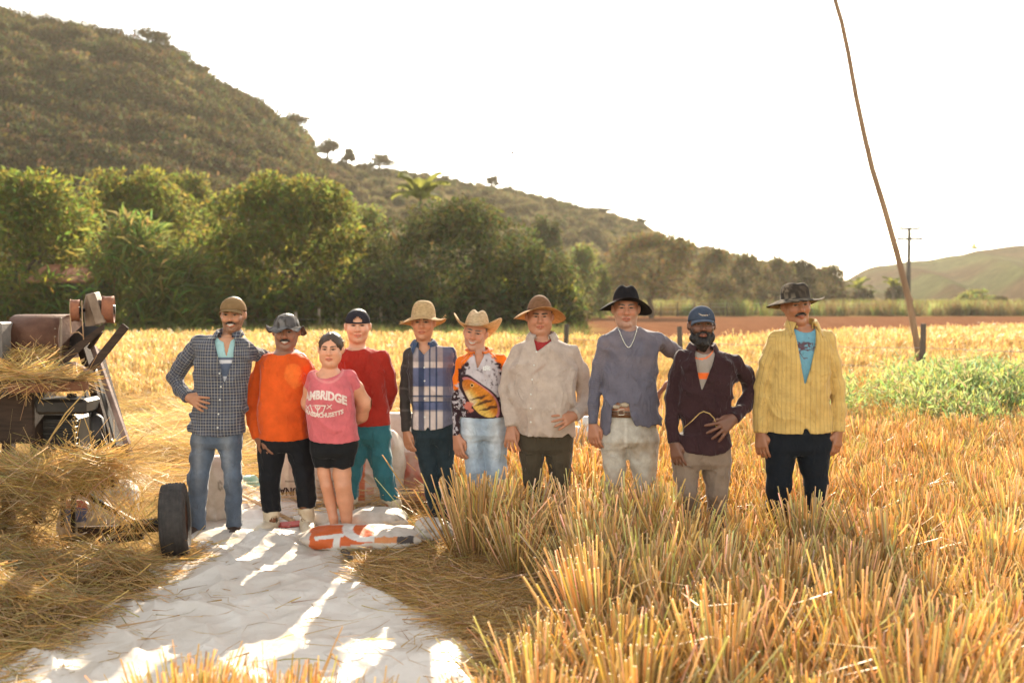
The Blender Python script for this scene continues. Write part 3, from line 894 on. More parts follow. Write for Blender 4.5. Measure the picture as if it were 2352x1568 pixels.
def ell(c, r, R=None):
    c = np.asarray(c, float); r = np.asarray(r, float); m = float(r.max())
    def fn(x, y, z):
        px, py, pz = x - c[0], y - c[1], z - c[2]
        if R is not None:
            q = [R[0][i] * px + R[1][i] * py + R[2][i] * pz for i in range(3)]
        else:
            q = (px, py, pz)
        k0 = np.sqrt((q[0] / r[0]) ** 2 + (q[1] / r[1]) ** 2 + (q[2] / r[2]) ** 2)
        k1 = np.sqrt((q[0] / r[0] ** 2) ** 2 + (q[1] / r[1] ** 2) ** 2 + (q[2] / r[2] ** 2) ** 2) + 1e-6
        return k0 * (k0 - 1) / k1
    return fn, c - m, c + m

def loft(rows, grow=0.0, wr=None, zlo=None, zhi=None, p=2.3):
    """rows (z, cx, cy, hw, hd), any order; body of elliptical slices"""
    rows = sorted(rows); zs = np.array([r[0] for r in rows])
    A = np.array([r[1:] for r in rows])
    z0 = zs[0] if zlo is None else zlo; z1 = zs[-1] if zhi is None else zhi
    def fn(x, y, z):
        zz = np.clip(z, zs[0], zs[-1])
        # smooth interpolation
        cx, cy, hw, hd = [np.interp(zz, zs, A[:, i]) for i in range(4)]
        hw = hw + grow; hd = hd + grow
        q = (np.abs((x - cx) / hw) ** p + np.abs((y - cy) / hd) ** p) ** (1 / p)
        dd = (q - 1) * np.minimum(hw, hd)
        if wr is not None:
            amp, freq, seed = wr
            wx = vnoise(x * 5, y * 5, z * 5, seed + 9) * .6
            f1 = np.abs(vnoise(x * freq * .55 + wx, y * freq * .5, z * freq * .95 + x * freq * .6 + wx, seed)) ** .95
            f2 = np.abs(vnoise(x * freq * 1.15 + 5 + wx, y * freq * .8, z * freq * .35 - x * freq * .25, seed + 4)) ** .95
            dd = dd + amp * (2.3 * f1 - .75) + amp * (1.9 * f2 - .6)
        return np.maximum(dd, np.maximum(z0 - z, z - z1))
    m = np.array([[r[1] - r[3], r[2] - r[4], r[0]] for r in rows]).min(0)
    M = np.array([[r[1] + r[3], r[2] + r[4], r[0]] for r in rows]).max(0)
    return fn, m - .02 - max(grow, 0), M + .02 + max(grow, 0)

BIG = (np.array([-9, -9, -9.]), np.array([9, 9, 9.]))

CROPS = {1: (349.1, 0.41, 643.1), 2: (882.0, 0.3632, 661.5), 3: (1323.0, 0.38662, 624.75)}

def mat_skin():
    m, nt, out = new_mat('skin'); L = nt.links.new
    at = N(nt, 'ShaderNodeAttribute'); at.attribute_name = 'Col'
    tc = N(nt, 'ShaderNodeTexCoord')
    nz = N(nt, 'ShaderNodeTexNoise', i_Scale=35.0, i_Detail=5.0); L(tc.outputs['Object'], nz.inputs['Vector'])
    mr = N(nt, 'ShaderNodeMapRange'); mr.inputs[3].default_value = .84; mr.inputs[4].default_value = 1.14; L(nz.outputs[0], mr.inputs[0])
    mx = N(nt, 'ShaderNodeVectorMath', operation='SCALE'); L(at.outputs['Color'], mx.inputs[0]); L(mr.outputs[0], mx.inputs['Scale'])
    b = N(nt, 'ShaderNodeBsdfPrincipled'); b.inputs['Roughness'].default_value = .48; b.inputs['Specular IOR Level'].default_value = .4
    b.inputs['Subsurface Weight'].default_value = .12; b.inputs['Subsurface Radius'].default_value = (1, .35, .2); b.inputs['Subsurface Scale'].default_value = .008
    L(mx.outputs[0], b.inputs['Base Color'])
    n2 = N(nt, 'ShaderNodeTexNoise', i_Scale=160.0, i_Detail=3.0); L(tc.outputs['Object'], n2.inputs['Vector'])
    bp = N(nt, 'ShaderNodeBump', i_Strength=.25, i_Distance=.003); L(n2.outputs[0], bp.inputs['Height']); L(bp.outputs[0], b.inputs['Normal'])
    L(b.outputs[0], out.inputs[0])
    return m

def mat_cloth(name, mode='plain', transl=0.08, rough=.9, weave=900.0, **kw):
    """colour comes from the garment's own Col attribute; fine checks and stripes are woven from its uv attribute"""
    m, nt, out = new_mat(name); L = nt.links.new
    at = N(nt, 'ShaderNodeAttribute'); at.attribute_name = 'Col'
    tc = N(nt, 'ShaderNodeTexCoord')
    nz = N(nt, 'ShaderNodeTexNoise', i_Scale=14.0, i_Detail=6.0, i_Roughness=.65); L(tc.outputs['Object'], nz.inputs['Vector'])
    mr = N(nt, 'ShaderNodeMapRange'); mr.inputs[1].default_value = .25; mr.inputs[2].default_value = .75
    mr.inputs[3].default_value = kw.get('lo', .82); mr.inputs[4].default_value = kw.get('hi', 1.14); L(nz.outputs[0], mr.inputs[0])
    col = at.outputs['Color']
    if mode in ('check', 'stripe'):
        uv = N(nt, 'ShaderNodeAttribute'); uv.attribute_name = 'weave'
        sp = N(nt, 'ShaderNodeSeparateXYZ'); L(uv.outputs['Vector'], sp.inputs[0])
        def lines(src, period, width):
            a = N(nt, 'ShaderNodeMath', operation='DIVIDE'); L(src, a.inputs[0]); a.inputs[1].default_value = period
            f = N(nt, 'ShaderNodeMath', operation='PINGPONG'); L(a.outputs[0], f.inputs[0]); f.inputs[1].default_value = .5
            r = N(nt, 'ShaderNodeMapRange', clamp=True); L(f.outputs[0], r.inputs[0])
            r.inputs[1].default_value = width * .6; r.inputs[2].default_value = width * 1.4; r.inputs[3].default_value = 1; r.inputs[4].default_value = 0
            return r.outputs[0]
        if mode == 'check':
            seq = [(sp.outputs[0], .0215, .06, kw['c1']), (sp.outputs[1], .0215, .06, kw['c1']),
                   (sp.outputs[0], .043, .035, kw['c2']), (sp.outputs[1], .043, .04, kw['c2'])]
        else:
            seq = [(sp.outputs[0], .034, .045, kw['c1']), (sp.outputs[0], .017, .03, kw['c2'])]
        for src, per, wd, c in seq:
            l = lines(src, per, wd)
            sc = N(nt, 'ShaderNodeMath', operation='MULTIPLY'); L(l, sc.inputs[0]); sc.inputs[1].default_value = c[3]
            mx = N(nt, 'ShaderNodeMix', data_type='RGBA'); L(sc.outputs[0], mx.inputs[0]); L(col, mx.inputs[6]); mx.inputs[7].default_value = (*c[:3], 1)
            col = mx.outputs[2]
    sc = N(nt, 'ShaderNodeVectorMath', operation='SCALE'); L(col, sc.inputs[0]); L(mr.outputs[0], sc.inputs['Scale'])
    b = N(nt, 'ShaderNodeBsdfPrincipled'); b.inputs['Roughness'].default_value = rough; b.inputs['Specular IOR Level'].default_value = .06
    b.inputs['Sheen Weight'].default_value = kw.get('sheen', .28); b.inputs['Sheen Roughness'].default_value = .35
    L(sc.outputs[0], b.inputs['Base Color'])
    mpf = N(nt, 'ShaderNodeMapping'); mpf.inputs['Rotation'].default_value = (0, .5, 0); mpf.inputs['Scale'].default_value = (1.5, 1, .8); L(tc.outputs['Object'], mpf.inputs[0])
    nf = N(nt, 'ShaderNodeTexNoise', i_Scale=11.0, i_Detail=3.0, i_Distortion=.8); L(mpf.outputs[0], nf.inputs['Vector'])
    sb = N(nt, 'ShaderNodeMath', operation='SUBTRACT'); L(nf.outputs[0], sb.inputs[0]); sb.inputs[1].default_value = .5
    ab = N(nt, 'ShaderNodeMath', operation='MULTIPLY'); L(sb.outputs[0], ab.inputs[0]); L(sb.outputs[0], ab.inputs[1])
    bf = N(nt, 'ShaderNodeBump', i_Strength=kw.get('fold', .7), i_Distance=.22); L(ab.outputs[0], bf.inputs['Height'])
    n2 = N(nt, 'ShaderNodeTexNoise', i_Scale=42.0, i_Detail=4.0, i_Distortion=1.2); L(tc.outputs['Object'], n2.inputs['Vector'])
    bp = N(nt, 'ShaderNodeBump', i_Strength=kw.get('bump', .25), i_Distance=.008); L(n2.outputs[0], bp.inputs['Height']); L(bf.outputs[0], bp.inputs['Normal']); L(bp.outputs[0], b.inputs['Normal'])
    sh = b.outputs[0]
    if transl > 0:
        t = N(nt, 'ShaderNodeBsdfTranslucent'); L(sc.outputs[0], t.inputs[0])
        ms = N(nt, 'ShaderNodeMixShader'); ms.inputs[0].default_value = transl; L(sh, ms.inputs[1]); L(t.outputs[0], ms.inputs[2]); sh = ms.outputs[0]
    L(sh, out.inputs[0])
    return m

M_SKIN = mat_skin()
M_CLOTH = mat_cloth('cloth')
M_DENIM = mat_cloth('denim', lo=.72, hi=1.25, transl=0, fold=.6, sheen=.3)
M_DARKCLOTH = mat_cloth('dark_cotton', transl=0, fold=.45, bump=.2, sheen=.12)
M_CHECK = mat_cloth('checked_cotton', 'check', c1=(.46, .46, .46, .5), c2=(.55, .42, .2, .25))
M_STRIPE = mat_cloth('striped_cotton', 'stripe', c1=(.16, .09, .04, .7), c2=(.8, .6, .3, .4), transl=.12)
M_HAIR = mat_simple('hair', (.03, .02, .015), (.012, .008, .006), scale=90, rough=.5, bump=.6, bscale=140, stretch=(1, 1, .25), attr='Col')
M_BUTTON = mat_simple('button', (.7, .68, .62), rough=.35, spec=.5)
M_RUBBER_W = mat_simple('boot_rubber', (.62, .52, .38), (.42, .32, .21), scale=9, rough=.5, spec=.4, bump=.1)
M_SHOE = mat_simple('shoe_leather', (.06, .032, .02), (.025, .015, .01), scale=30, rough=.6)
M_STRAWHAT = mat_simple('woven_straw', (1, 1, 1), (.72, .66, .58), scale=38, rough=.85, bump=.6, bscale=110, stretch=(1, 1, 2.4), transl=.34, attr='Col')
M_FELT = mat_simple('felt', (1, 1, 1), (.75, .75, .75), scale=30, rough=1.0, spec=.08, bump=.2, bscale=200, transl=.0, attr='Col')
M_SILVER = mat_simple('silver', (.8, .78, .72), (.6, .58, .5), rough=.25, metal=1.0)
M_LEATHER = mat_simple('belt_leather', (.16, .07, .03), (.07, .03, .015), scale=40, rough=.6)
M_PRINT_PALE = mat_simple('pale_print', (.78, .62, .52), (.6, .42, .36), scale=60, rough=.8)
M_PRINT_WHITE = mat_simple('white_print', (.8, .78, .74), rough=.8)
M_PRINT_ORANGE = mat_simple('orange_print', (.75, .2, .05), rough=.8)
M_PRINT_DARK = mat_simple('dark_print', (.05, .03, .03), rough=.8)


def axis(lo, hi, h, zones=()):
    """grid axis with finer spacing inside zones [(a, b, h2)]"""
    a = [lo]
    while a[-1] < hi:
        st = h
        for z in zones:
            if z[0] - h <= a[-1] <= z[1]: st = min(st, z[2])
        a.append(a[-1] + st)
    return np.array(a)

def unit(v):
    v = np.asarray(v, float); return v / (np.linalg.norm(v) + 1e-9)

def hand_prims(w, dirv, back, thumb, curl=.35, spread=.10, s=1.0, thumb_in=0.0):
    """five-fingered hand; w wrist, dirv towards the fingers, back = normal of the back of the hand, thumb = +1/-1 side"""
    Y = unit(dirv); Z = unit(np.asarray(back, float) - Y * np.dot(back, Y)); X = np.cross(Y, Z) * thumb
    T = lambda x, y, z: np.asarray(w) + s * (x * X + y * Y + z * Z)
    out = []
    fx = [.031, .0105, -.0105, -.0305]; ln = [.92, 1.03, .96, .76]
    for i in range(4):
        out.append((cone(T(fx[i] * .45, .0, 0), T(fx[i], .086, 0), .0165 * s, .0125 * s), .016))
        ang = 0.0; p = np.array([fx[i], .086, 0.0]); sp = spread * (1.5 - i) / 1.5
        for k, (l, r0, r1) in enumerate(((.044, .0105, .0095), (.028, .0095, .0088), (.021, .0088, .0075))):
            ang += curl * (.55, 1.0, .75)[k] * (1 + .12 * i)
            q = p + ln[i] * l * np.array([math.sin(sp) * math.cos(ang), math.cos(sp) * math.cos(ang), -math.sin(ang)])
            out.append((cone(T(*p), T(*q), r0 * s, r1 * s), .004)); p = q
    t = [np.array([.02, .016, -.006]), np.array([.043, .05, -.016 - .012 * thumb_in]), np.array([.05 - .02 * thumb_in, .08, -.022 - .012 * thumb_in]), np.array([.05 - .03 * thumb_in, .103, -.026])]
    for k, (r0, r1) in enumerate(((.016, .0135), (.0125, .0105), (.0105, .008))):
        out.append((cone(T(*t[k]), T(*t[k + 1]), r0 * s, r1 * s), .008 if k == 0 else .004))
    return out

class Head:
    def __init__(s, eye, scale, yaw=0, pitch=0, roll=0):
        # local axes: x to the photograph's right, f out of the face, z up
        Fv = np.array([0, -1.0, 0]); Xv = np.array([1.0, 0, 0]); Zv = np.array([0, 0, 1.0])
        B = np.stack([Xv, Fv, Zv], 1)
        Rm = rotz(rad(yaw)) @ rotx(rad(pitch)) @ roty(rad(roll))
        s.B = Rm @ B; s.s = scale
        s.c = np.asarray(eye) - s.B @ (np.array([0, .085, .006]) * scale)
    def W(s, x, f, z): return s.c + s.B @ (np.array([x, f, z]) * s.s)
    def L(s, V): return ((V - s.c) @ s.B) / s.s
    def E(s, c, r): return ell(s.W(*c), np.array(r) * s.s, s.B)
    def K(s, a, b, ra, rb): return cone(s.W(*a), s.W(*b), ra * s.s, rb * s.s)

def head_prims(h, o):
    w = o.get('wide', 1.0) * 1.05; jw = o.get('jaw', 1.0)
    A = []
    A.append((h.E((0, -.018, .035), (.074 * w, .096, .088)), .01))
    A.append((h.E((0, .022, -.03), (.060 * w, .066, .088)), .04))
    for sx in (-1, 1):
        A.append((h.K((sx * .052 * w, -.005, -.03), (sx * .040 * jw, .022, -.085), .022, .018), .03))
        A.append((h.E((sx * .040 * w, .055, -.026), (.026, .024, .024)), .025))
    A.append((h.E((0, .064, -.102), (.026 * jw, .024, .02)), .028))
    A.append((h.K((-.034, .071, .024), (.034, .071, .024), .0135, .0135), .016))
    eyes = []
    for sx in (-1, 1):
        eyes.append(h.E((sx * .031, .096, .004), (.019, .019, .0115)))
    B = []
    for sx in (-1, 1):
        B.append((h.E((sx * .031, .0665, .004), (.0155, .0155, .0135)), .004))
        B.append((h.K((sx * .014, .083, .0145), (sx * .046, .076, .0135), .0055, .0045), .006))     # upper lid
        B.append((h.E((sx * .081 * w, -.008, -.006), (.009, .018, .028)), .006))                   # ear
        B.append((h.E((sx * .087 * w, -.014, -.002), (.005, .014, .023)), .008))
        B.append((h.E((sx * .0125, .090, -.033), (.0095, .012, .009)), .008))                      # nostril wing
    nk_ = o.get('nose', 1.0)
    B.append((h.K((0, .080, .014), (0, .1035 + .004 * (nk_ - 1), -.026), .0085, .0125 * nk_), .012))
    B.append((h.E((0, .104 + .004 * (nk_ - 1), -.030), (.0115 * nk_, .010 * nk_, .0105 * nk_)), .008))
    if o.get('chub'):
        for sx in (-1, 1): A.append((h.E((sx * .046 * w, .030, -.058), (.028, .034, .034)), .03))
        A.append((h.E((0, .035, -.112), (.044, .03, .022)), .03))
    for sx in (-1, 1):
        eyes.append(h.K((sx * .021, .098, -.036), (sx * .036, .088, -.066), .0028 * o.get('age', 1), .0022))
    sm = o.get('smile', 0)
    lw = .021 + .006 * sm
    B.append((h.K((-lw, .079, -.0615 + .006 * sm), (0, .0915, -.0615), .006, .0075), .007))
    B.append((h.K((lw, .079, -.0615 + .006 * sm), (0, .0915, -.0615), .006, .0075), .007))
    B.append((h.K((-lw * .8, .079, -.071 + .002 * sm), (0, .0905, -.073 - .003 * sm), .006, .0082), .007))
    B.append((h.K((lw * .8, .079, -.071 + .002 * sm), (0, .0905, -.073 - .003 * sm), .006, .0082), .007))
    if sm:
        for sx in (-1, 1):
            B.append((h.E((sx * .040, .067, -.036), (.018, .017, .018)), .014))
    return A, eyes, B

def skin_colors(h, V, o):
    skin = np.asarray(o['skin'], float)
    C = np.tile(skin, (len(V), 1))
    l = h.L(V); x, f, z = l[:, 0], l[:, 1], l[:, 2]; ax = np.abs(x)
    face = (f > .03) & (z > -.14) & (z < .12) & (ax < .09)
    ff = face.astype(float)
    hairc = np.asarray(o.get('hair', (.02, .014, .01)), float)
    # warm cheeks and nose, a little redder
    C = mixc(C, skin * np.array([1.12, .86, .8]), .55 * np.exp(-((ax - .04) / .018) ** 2 - ((z + .028) / .02) ** 2) * ff)
    C = mixc(C, skin * np.array([1.1, .85, .8]), .5 * np.exp(-(x / .016) ** 2 - ((z + .03) / .016) ** 2) * ff)
    st = o.get('stubble', 0)
    if st:
        b = sstep(-.036, -.052, z) * sstep(.0, .02, f) * ff
        b = np.maximum(b, sstep(.05, .06, ax) * sstep(-.01, -.03, z) * sstep(-.02, .01, f) * (z > -.14))
        b = b * (1 - np.exp(-((x / .026) ** 2 + ((z + .067) / .011) ** 2) ** 2))
        sc = np.asarray(o.get('stubble_col', hairc)); C = mixc(C, sc, np.clip(b * st * (.8 + .4 * vnoise(x * 220, f * 220, z * 220, 3)), 0, 1))
    lip = np.clip(1.35 - ((x / .026) ** 2 + ((z + .0665) / .0115) ** 2), 0, .35) / .35 * ff
    C = mixc(C, skin * np.array(o.get('lip', (1.05, .62, .6))), lip * .85)
    mouth = np.clip(1.5 - ((x / .026) ** 2 + ((z + .0668 - 8 * x * x * o.get('smile', 0)) / .0028) ** 2), 0, .5) / .5 * ff
    C = mixc(C, skin * .2, mouth * .8)
    if o.get('smile', 0) >= 1:
        t = np.clip(1.4 - ((x / .0225) ** 2 + ((z + .0655 - 9 * x * x) / .0062) ** 2), 0, .4) / .4 * ff
        C = mixc(C, (.46, .40, .33), t)
    mu = o.get('mustache', 0)
    if mu:
        t = np.clip(1.5 - ((x / .034) ** 2 + ((z + .050 + 9 * x * x * o.get('mdroop', .6)) / .0085) ** 2), 0, .5) / .5 * ff * (f > .06)
        C = mixc(C, hairc, t * mu)
    # brows
    t = np.clip(1.5 - (((ax - .031) / .021) ** 2 + ((z - .0245 - .10 * (ax - .02) * (1 - 18 * (ax - .02))) / .0062) ** 2), 0, .5) / .5 * ff
    C = mixc(C, hairc * 1.2 + skin * .06, t * o.get('brow', .9))
    # eyes
    oh = o.get('eye_open', 1.0)
    e = ((ax - .031) / .0155) ** 2 + ((z - .0045) / (.0056 * oh)) ** 2
    t = np.clip(1.35 - e, 0, .35) / .35 * ff * (f > .055)
    lid = np.clip(2.4 - e, 0, .8) / .8 * ff * (z > .004) * (f > .055)
    C = mixc(C, skin * .28, lid * .75)
    C = mixc(C, (.22, .18, .15), t * .85)
    gx = o.get('gaze', 0.0)
    ir = ((np.abs(x - gx) - .031) / .0080) ** 2 + ((z - .0045) / .0085) ** 2
    t2 = np.clip(1.4 - ir, 0, .4) / .4 * np.clip(t * 1.4, 0, 1)
    C = mixc(C, (.018, .010, .007), t2)
    # hands: slightly darker and worn
    far = (z < -.5)
    C[far] = C[far] * np.asarray(o.get('hand_tint', (.9, .86, .82)))
    n = vnoise(V[:, 0] * 30, V[:, 1] * 30, V[:, 2] * 30, 17)
    return np.clip(C * (1 + .07 * n[:, None]), .002, .95)

def field_obj(name, fld, mat, parent, colfn=None, uvfn=None):
    r = fld.mesh()
    if r is None: return None
    V, Q, I = r
    me = mesh_np(name, V, Q)
    ids = fld.id[I[:, 0], I[:, 1], I[:, 2]] if fld.id is not None else None
    if colfn is not None: set_col(me, colfn(V, ids))
    if uvfn is not None: set_vec(me, uvfn(V, ids), 'weave')
    return obj(name, me, mat, parent)

def flatc(c):
    return lambda V, ids: np.tile(np.asarray(c, float), (len(V), 1))

def project_text(txt, size, center, parent, mat, bvh, arc=0.0, name='lettering', width=None, shear=0.0, lift=.003, rot=0.0, flip=False, bold=0.0):
    """print of flat letters laid onto a garment seen from the front (drops each letter vertex onto the cloth along y)"""
    cu = bpy.data.curves.new('lettering', 'FONT'); cu.body = txt; cu.size = size; cu.align_x = 'CENTER'; cu.align_y = 'CENTER'
    cu.resolution_u = 3; cu.offset = bold
    t = bpy.data.objects.new('tmp', cu); COL.objects.link(t)
    dg = bpy.context.evaluated_depsgraph_get()
    me = bpy.data.meshes.new_from_object(t.evaluated_get(dg))
    bpy.data.objects.remove(t)
    bm = bmesh.new(); bm.from_mesh(me)
    bmesh.ops.subdivide_edges(bm, edges=[e for e in bm.edges if e.calc_length() > .02], cuts=2)
    bmesh.ops.triangulate(bm, faces=bm.faces[:])
    xs = [v.co.x for v in bm.verts]; w = max(xs) - min(xs) if xs else 1
    kx = (width / w) if width else 1.0
    ok = True
    for v in bm.verts:
        x = v.co.x * kx + shear * v.co.y; z = v.co.y
        if flip: x, z = -x, -z
        z -= arc * x * x
        c, s_ = math.cos(rot), math.sin(rot)
        x, z = c * x - s_ * z, s_ * x + c * z
        p = Vector((center[0] + x, -3.0 + center[1], center[2] + z))
        hit = bvh.ray_cast(p, Vector((0, 1, 0)))
        if hit[0] is not None: v.co = hit[0] + Vector((0, -lift, 0))
        else: v.co = Vector((p.x, center[1] + .1, p.z))
    bm.to_mesh(me); bm.free()
    me.name = name
    if len(me.materials): me.materials.clear()
    return obj(name, me, mat, parent)

def bvh_of(o):
    me = o.data
    V = np.empty(len(me.vertices) * 3, np.float32); me.vertices.foreach_get('co', V)
    return BVHTree.FromPolygons([tuple(v) for v in V.reshape(-1, 3).tolist()], [tuple(p.vertices) for p in me.polygons])

# ---------------------------------------------------------------- hats
def hat_mesh(h, base, pitch, crown, brim, nr=(16, 9), nt=64, roll=0.0, yaw=0.0):
    """crown(theta, t)->(rx factor, z) ; brim(theta, t)->(dr, z). theta 0 = front. Two shells stitched, 3 mm thick."""
    Rm = rotz(rad(yaw)) @ rotx(rad(pitch)) @ roty(rad(roll))
    th = np.linspace(0, 2 * math.pi, nt, endpoint=False)
    rings = []; tags = []
    for i in range(nr[0]):
        t = i / (nr[0] - 1)                 # 0 top centre -> 1 crown base
        x, f, z = crown(th, t); rings.append(np.stack([x, f, z + 0 * x], 1)); tags.append(0)
    x0, f0, z0 = crown(th, 1.0)
    for i in range(1, nr[1] + 1):
        t = i / nr[1]
        dr, z = brim(th, t); L = np.sqrt(x0 ** 2 + f0 ** 2)
        rings.append(np.stack([x0 * (1 + dr / L), f0 * (1 + dr / L), z], 1)); tags.append(1)
    A = np.array(rings)                     # (rings, nt, 3)
    n = len(A)
    V = np.concatenate([A.reshape(-1, 3)])
    idx = lambda i, k: i * nt + (k % nt)
    Fq = np.array([(idx(i, k), idx(i + 1, k), idx(i + 1, k + 1), idx(i, k + 1)) for i in range(n - 1) for k in range(nt)])
    T = np.repeat(np.array(tags), nt)
    V = V @ Rm.T + np.array(base)
    V = np.array([h.c + h.B @ (v * h.s) for v in V])
    return V, Fq, T, th

def hat_obj(name, h, mat, parent, colfn, base=(0, -.012, .040), pitch=-6, thick=.0035, **kw):
    V, Fq, T, th = hat_mesh(h, base, pitch, **kw)
    me = mesh_np(name, V, Fq)
    set_col(me, colfn(V, T, h.L(V)))
    o = obj(name, me, mat, parent)
    md = o.modifiers.new('thick', 'SOLIDIFY'); md.thickness = thick; md.offset = 0
    return o

def crown_std(rx=.083, ry=.104, hgt=.10, power=2.6, taper=.86, dent=0.0, pinch=0.0, bulge=0.0):
    def fn(th, t):
        # t 0..0.5 the top disc, 0.5..1 the side wall, rounded
        a = t * math.pi / 2
        rr = math.sin(a) ** (2 / power); zz = math.cos(a) ** (2 / power)
        k = rr * (taper + (1 - taper) * (1 - zz) ** .8) if zz < 1 else 0
        x = np.sin(th) * rx * k; f = np.cos(th) * ry * k
        z = hgt * zz + 0 * th
        z = z - dent * np.exp(-(x / .022) ** 2) * np.clip(zz, 0, 1) ** 2 * (1 - .3 * (f / ry))
        if pinch:
            m = np.exp(-((th - .62 + 0) / .30) ** 2) + np.exp(-((th - 2 * math.pi + .62) / .30) ** 2)
            m = m * np.exp(-((zz - .62) / .33) ** 2)
            x = x * (1 - pinch * m); f = f * (1 - pinch * .8 * m)
        if bulge:
            x = x * (1 + bulge * np.sin(3 * th + 1) * rr * .3)
        return x, f, z
    return fn

def cap_parts(h, parent, mat, col, backwards=False, yaw=0.0, pitch=-4, hgt=.082, visor_col=None):
    cr = crown_std(.0865, .107, hgt, 2.15, .95)
    sgn = -1 if backwards else 1
    base = np.array([0, -.012, .036])
    Rm = rotx(rad(pitch * sgn)) @ rotz(rad(yaw))
    nt, nr = 48, 14
    th = np.linspace(0, 2 * math.pi, nt, endpoint=False)
    A = []
    for i in range(nr):
        x, f, z = cr(th, i / (nr - 1)); A.append(np.stack([x, f, z], 1))
    low = A[-1].copy(); low[:, 2] -= .012; low[:, :2] *= 1.01; A.append(low)
    A = np.array(A); V = A.reshape(-1, 3)
    Fq = []
    for i in range(nr):
        for k in range(nt):
            if backwards:                                      # the strap opening of a cap worn back to front
                fa = (th[k] + math.pi / nt + math.pi) % (2 * math.pi) - math.pi
                zc = A[i, k, 2]
                if abs(fa) < .46 and i < nr - 1 and -.004 < zc < .040 * (1 - (fa / .46) ** 2) + .004: continue
            Fq.append((i * nt + k, (i + 1) * nt + k, (i + 1) * nt + (k + 1) % nt, i * nt + (k + 1) % nt))
    tr = lambda V: np.array([h.c + h.B @ ((Rm @ v + base) * h.s) for v in V])
    me = mesh_np('crown', tr(V), np.array(Fq)); set_col(me, np.tile(col, (len(V), 1)))
    cap = obj('cap', me, mat, parent)
    md = cap.modifiers.new('thick', 'SOLIDIFY'); md.thickness = .003; md.offset = 1
    # visor
    n1, n2 = 21, 8; W = []
    for j in range(n2):
        t = j / (n2 - 1)
        for i in range(n1):
            a = (i / (n1 - 1) - .5) * 2
            ang = a * 1.02
            r0x, r0y = .087, .108
            ext = .068 * (1 - abs(a) ** 2.6)
            x = math.sin(ang) * r0x + math.sin(ang * .35) * ext * t
            f = math.cos(ang) * r0y + ext * t
            z = -.010 - .018 * t * t - .020 * abs(a) ** 2 * (.35 + .65 * t)
            W.append((x, f * sgn, z))
    W = np.array(W)
    Fv = np.array([(j * n1 + i, j * n1 + i + 1, (j + 1) * n1 + i + 1, (j + 1) * n1 + i) for j in range(n2 - 1) for i in range(n1 - 1)])
    mv = mesh_np('visor', tr(W), Fv); set_col(mv, np.tile(visor_col if visor_col is not None else col, (len(W), 1)))
    vo = obj('visor', mv, mat, cap)
    md = vo.modifiers.new('thick', 'SOLIDIFY'); md.thickness = .005; md.offset = 0
    bt = MB().lathe([(0, .006), (.005, .005), (.007, 0)], 10).build('top_button', mat, cap, True)
    set_col(bt.data, np.tile(np.asarray(col) * .8, (len(bt.data.vertices), 1)))
    bt.location = Vector(tr(np.array([[0, 0, hgt]]))[0]); bt.rotation_euler = Matrix((h.B @ Rm).tolist()).to_euler() if False else (0, 0, 0)
    return cap

def collar_obj(parent, neck, rx, ry, cy, col, mat, front_gap=.5, tip=.045, stand=.035, fall=.042, spread=1.0, name='collar', lift_back=.02, uv=None):
    """folded shirt collar round the neck; angle 0 = front"""
    n = 41; rows = []
    g = front_gap
    for t, (dr, dz, tp) in enumerate(((-.004, -.02, 0), (.000, stand * .55, 0), (.004, stand, 0), (.016, stand - .004, .25), (.030, stand - fall * .55, .6), (.040, stand - fall, 1.0))):
        R_ = []
        for i in range(n):
            a = g + (2 * math.pi - 2 * g) * i / (n - 1)
            fr = math.cos(a)                                  # 1 front, -1 back
            e = max(0, 1 - min(a - g, 2 * math.pi - g - a) / .55)
            z = neck[2] + dz + lift_back * (-fr) * .5 - .012 * (fr > 0) * fr - tip * tp * e * .9
            k = 1 + 0.0
            x = neck[0] + math.sin(a) * (rx + dr) * k + np.sign(math.sin(a)) * tp * e * tip * .35 * spread
            y = neck[1] + cy - math.cos(a) * (ry + dr) - tp * e * .012
            R_.append((x, y, z))
        rows.append(R_)
    A = np.array(rows); m = len(A)
    Fq = np.array([(i * n + k, i * n + k + 1, (i + 1) * n + k + 1, (i + 1) * n + k) for i in range(m - 1) for k in range(n - 1)])
    V = A.reshape(-1, 3)
    me = mesh_np(name, V, Fq); set_col(me, np.tile(col, (len(V), 1)))
    set_vec(me, np.stack([V[:, 0], V[:, 2], 0 * V[:, 0]], 1) if uv is None else uv(V), 'weave')
    o = obj(name, me, mat, parent)
    md = o.modifiers.new('thick', 'SOLIDIFY'); md.thickness = .004; md.offset = 0
    return o

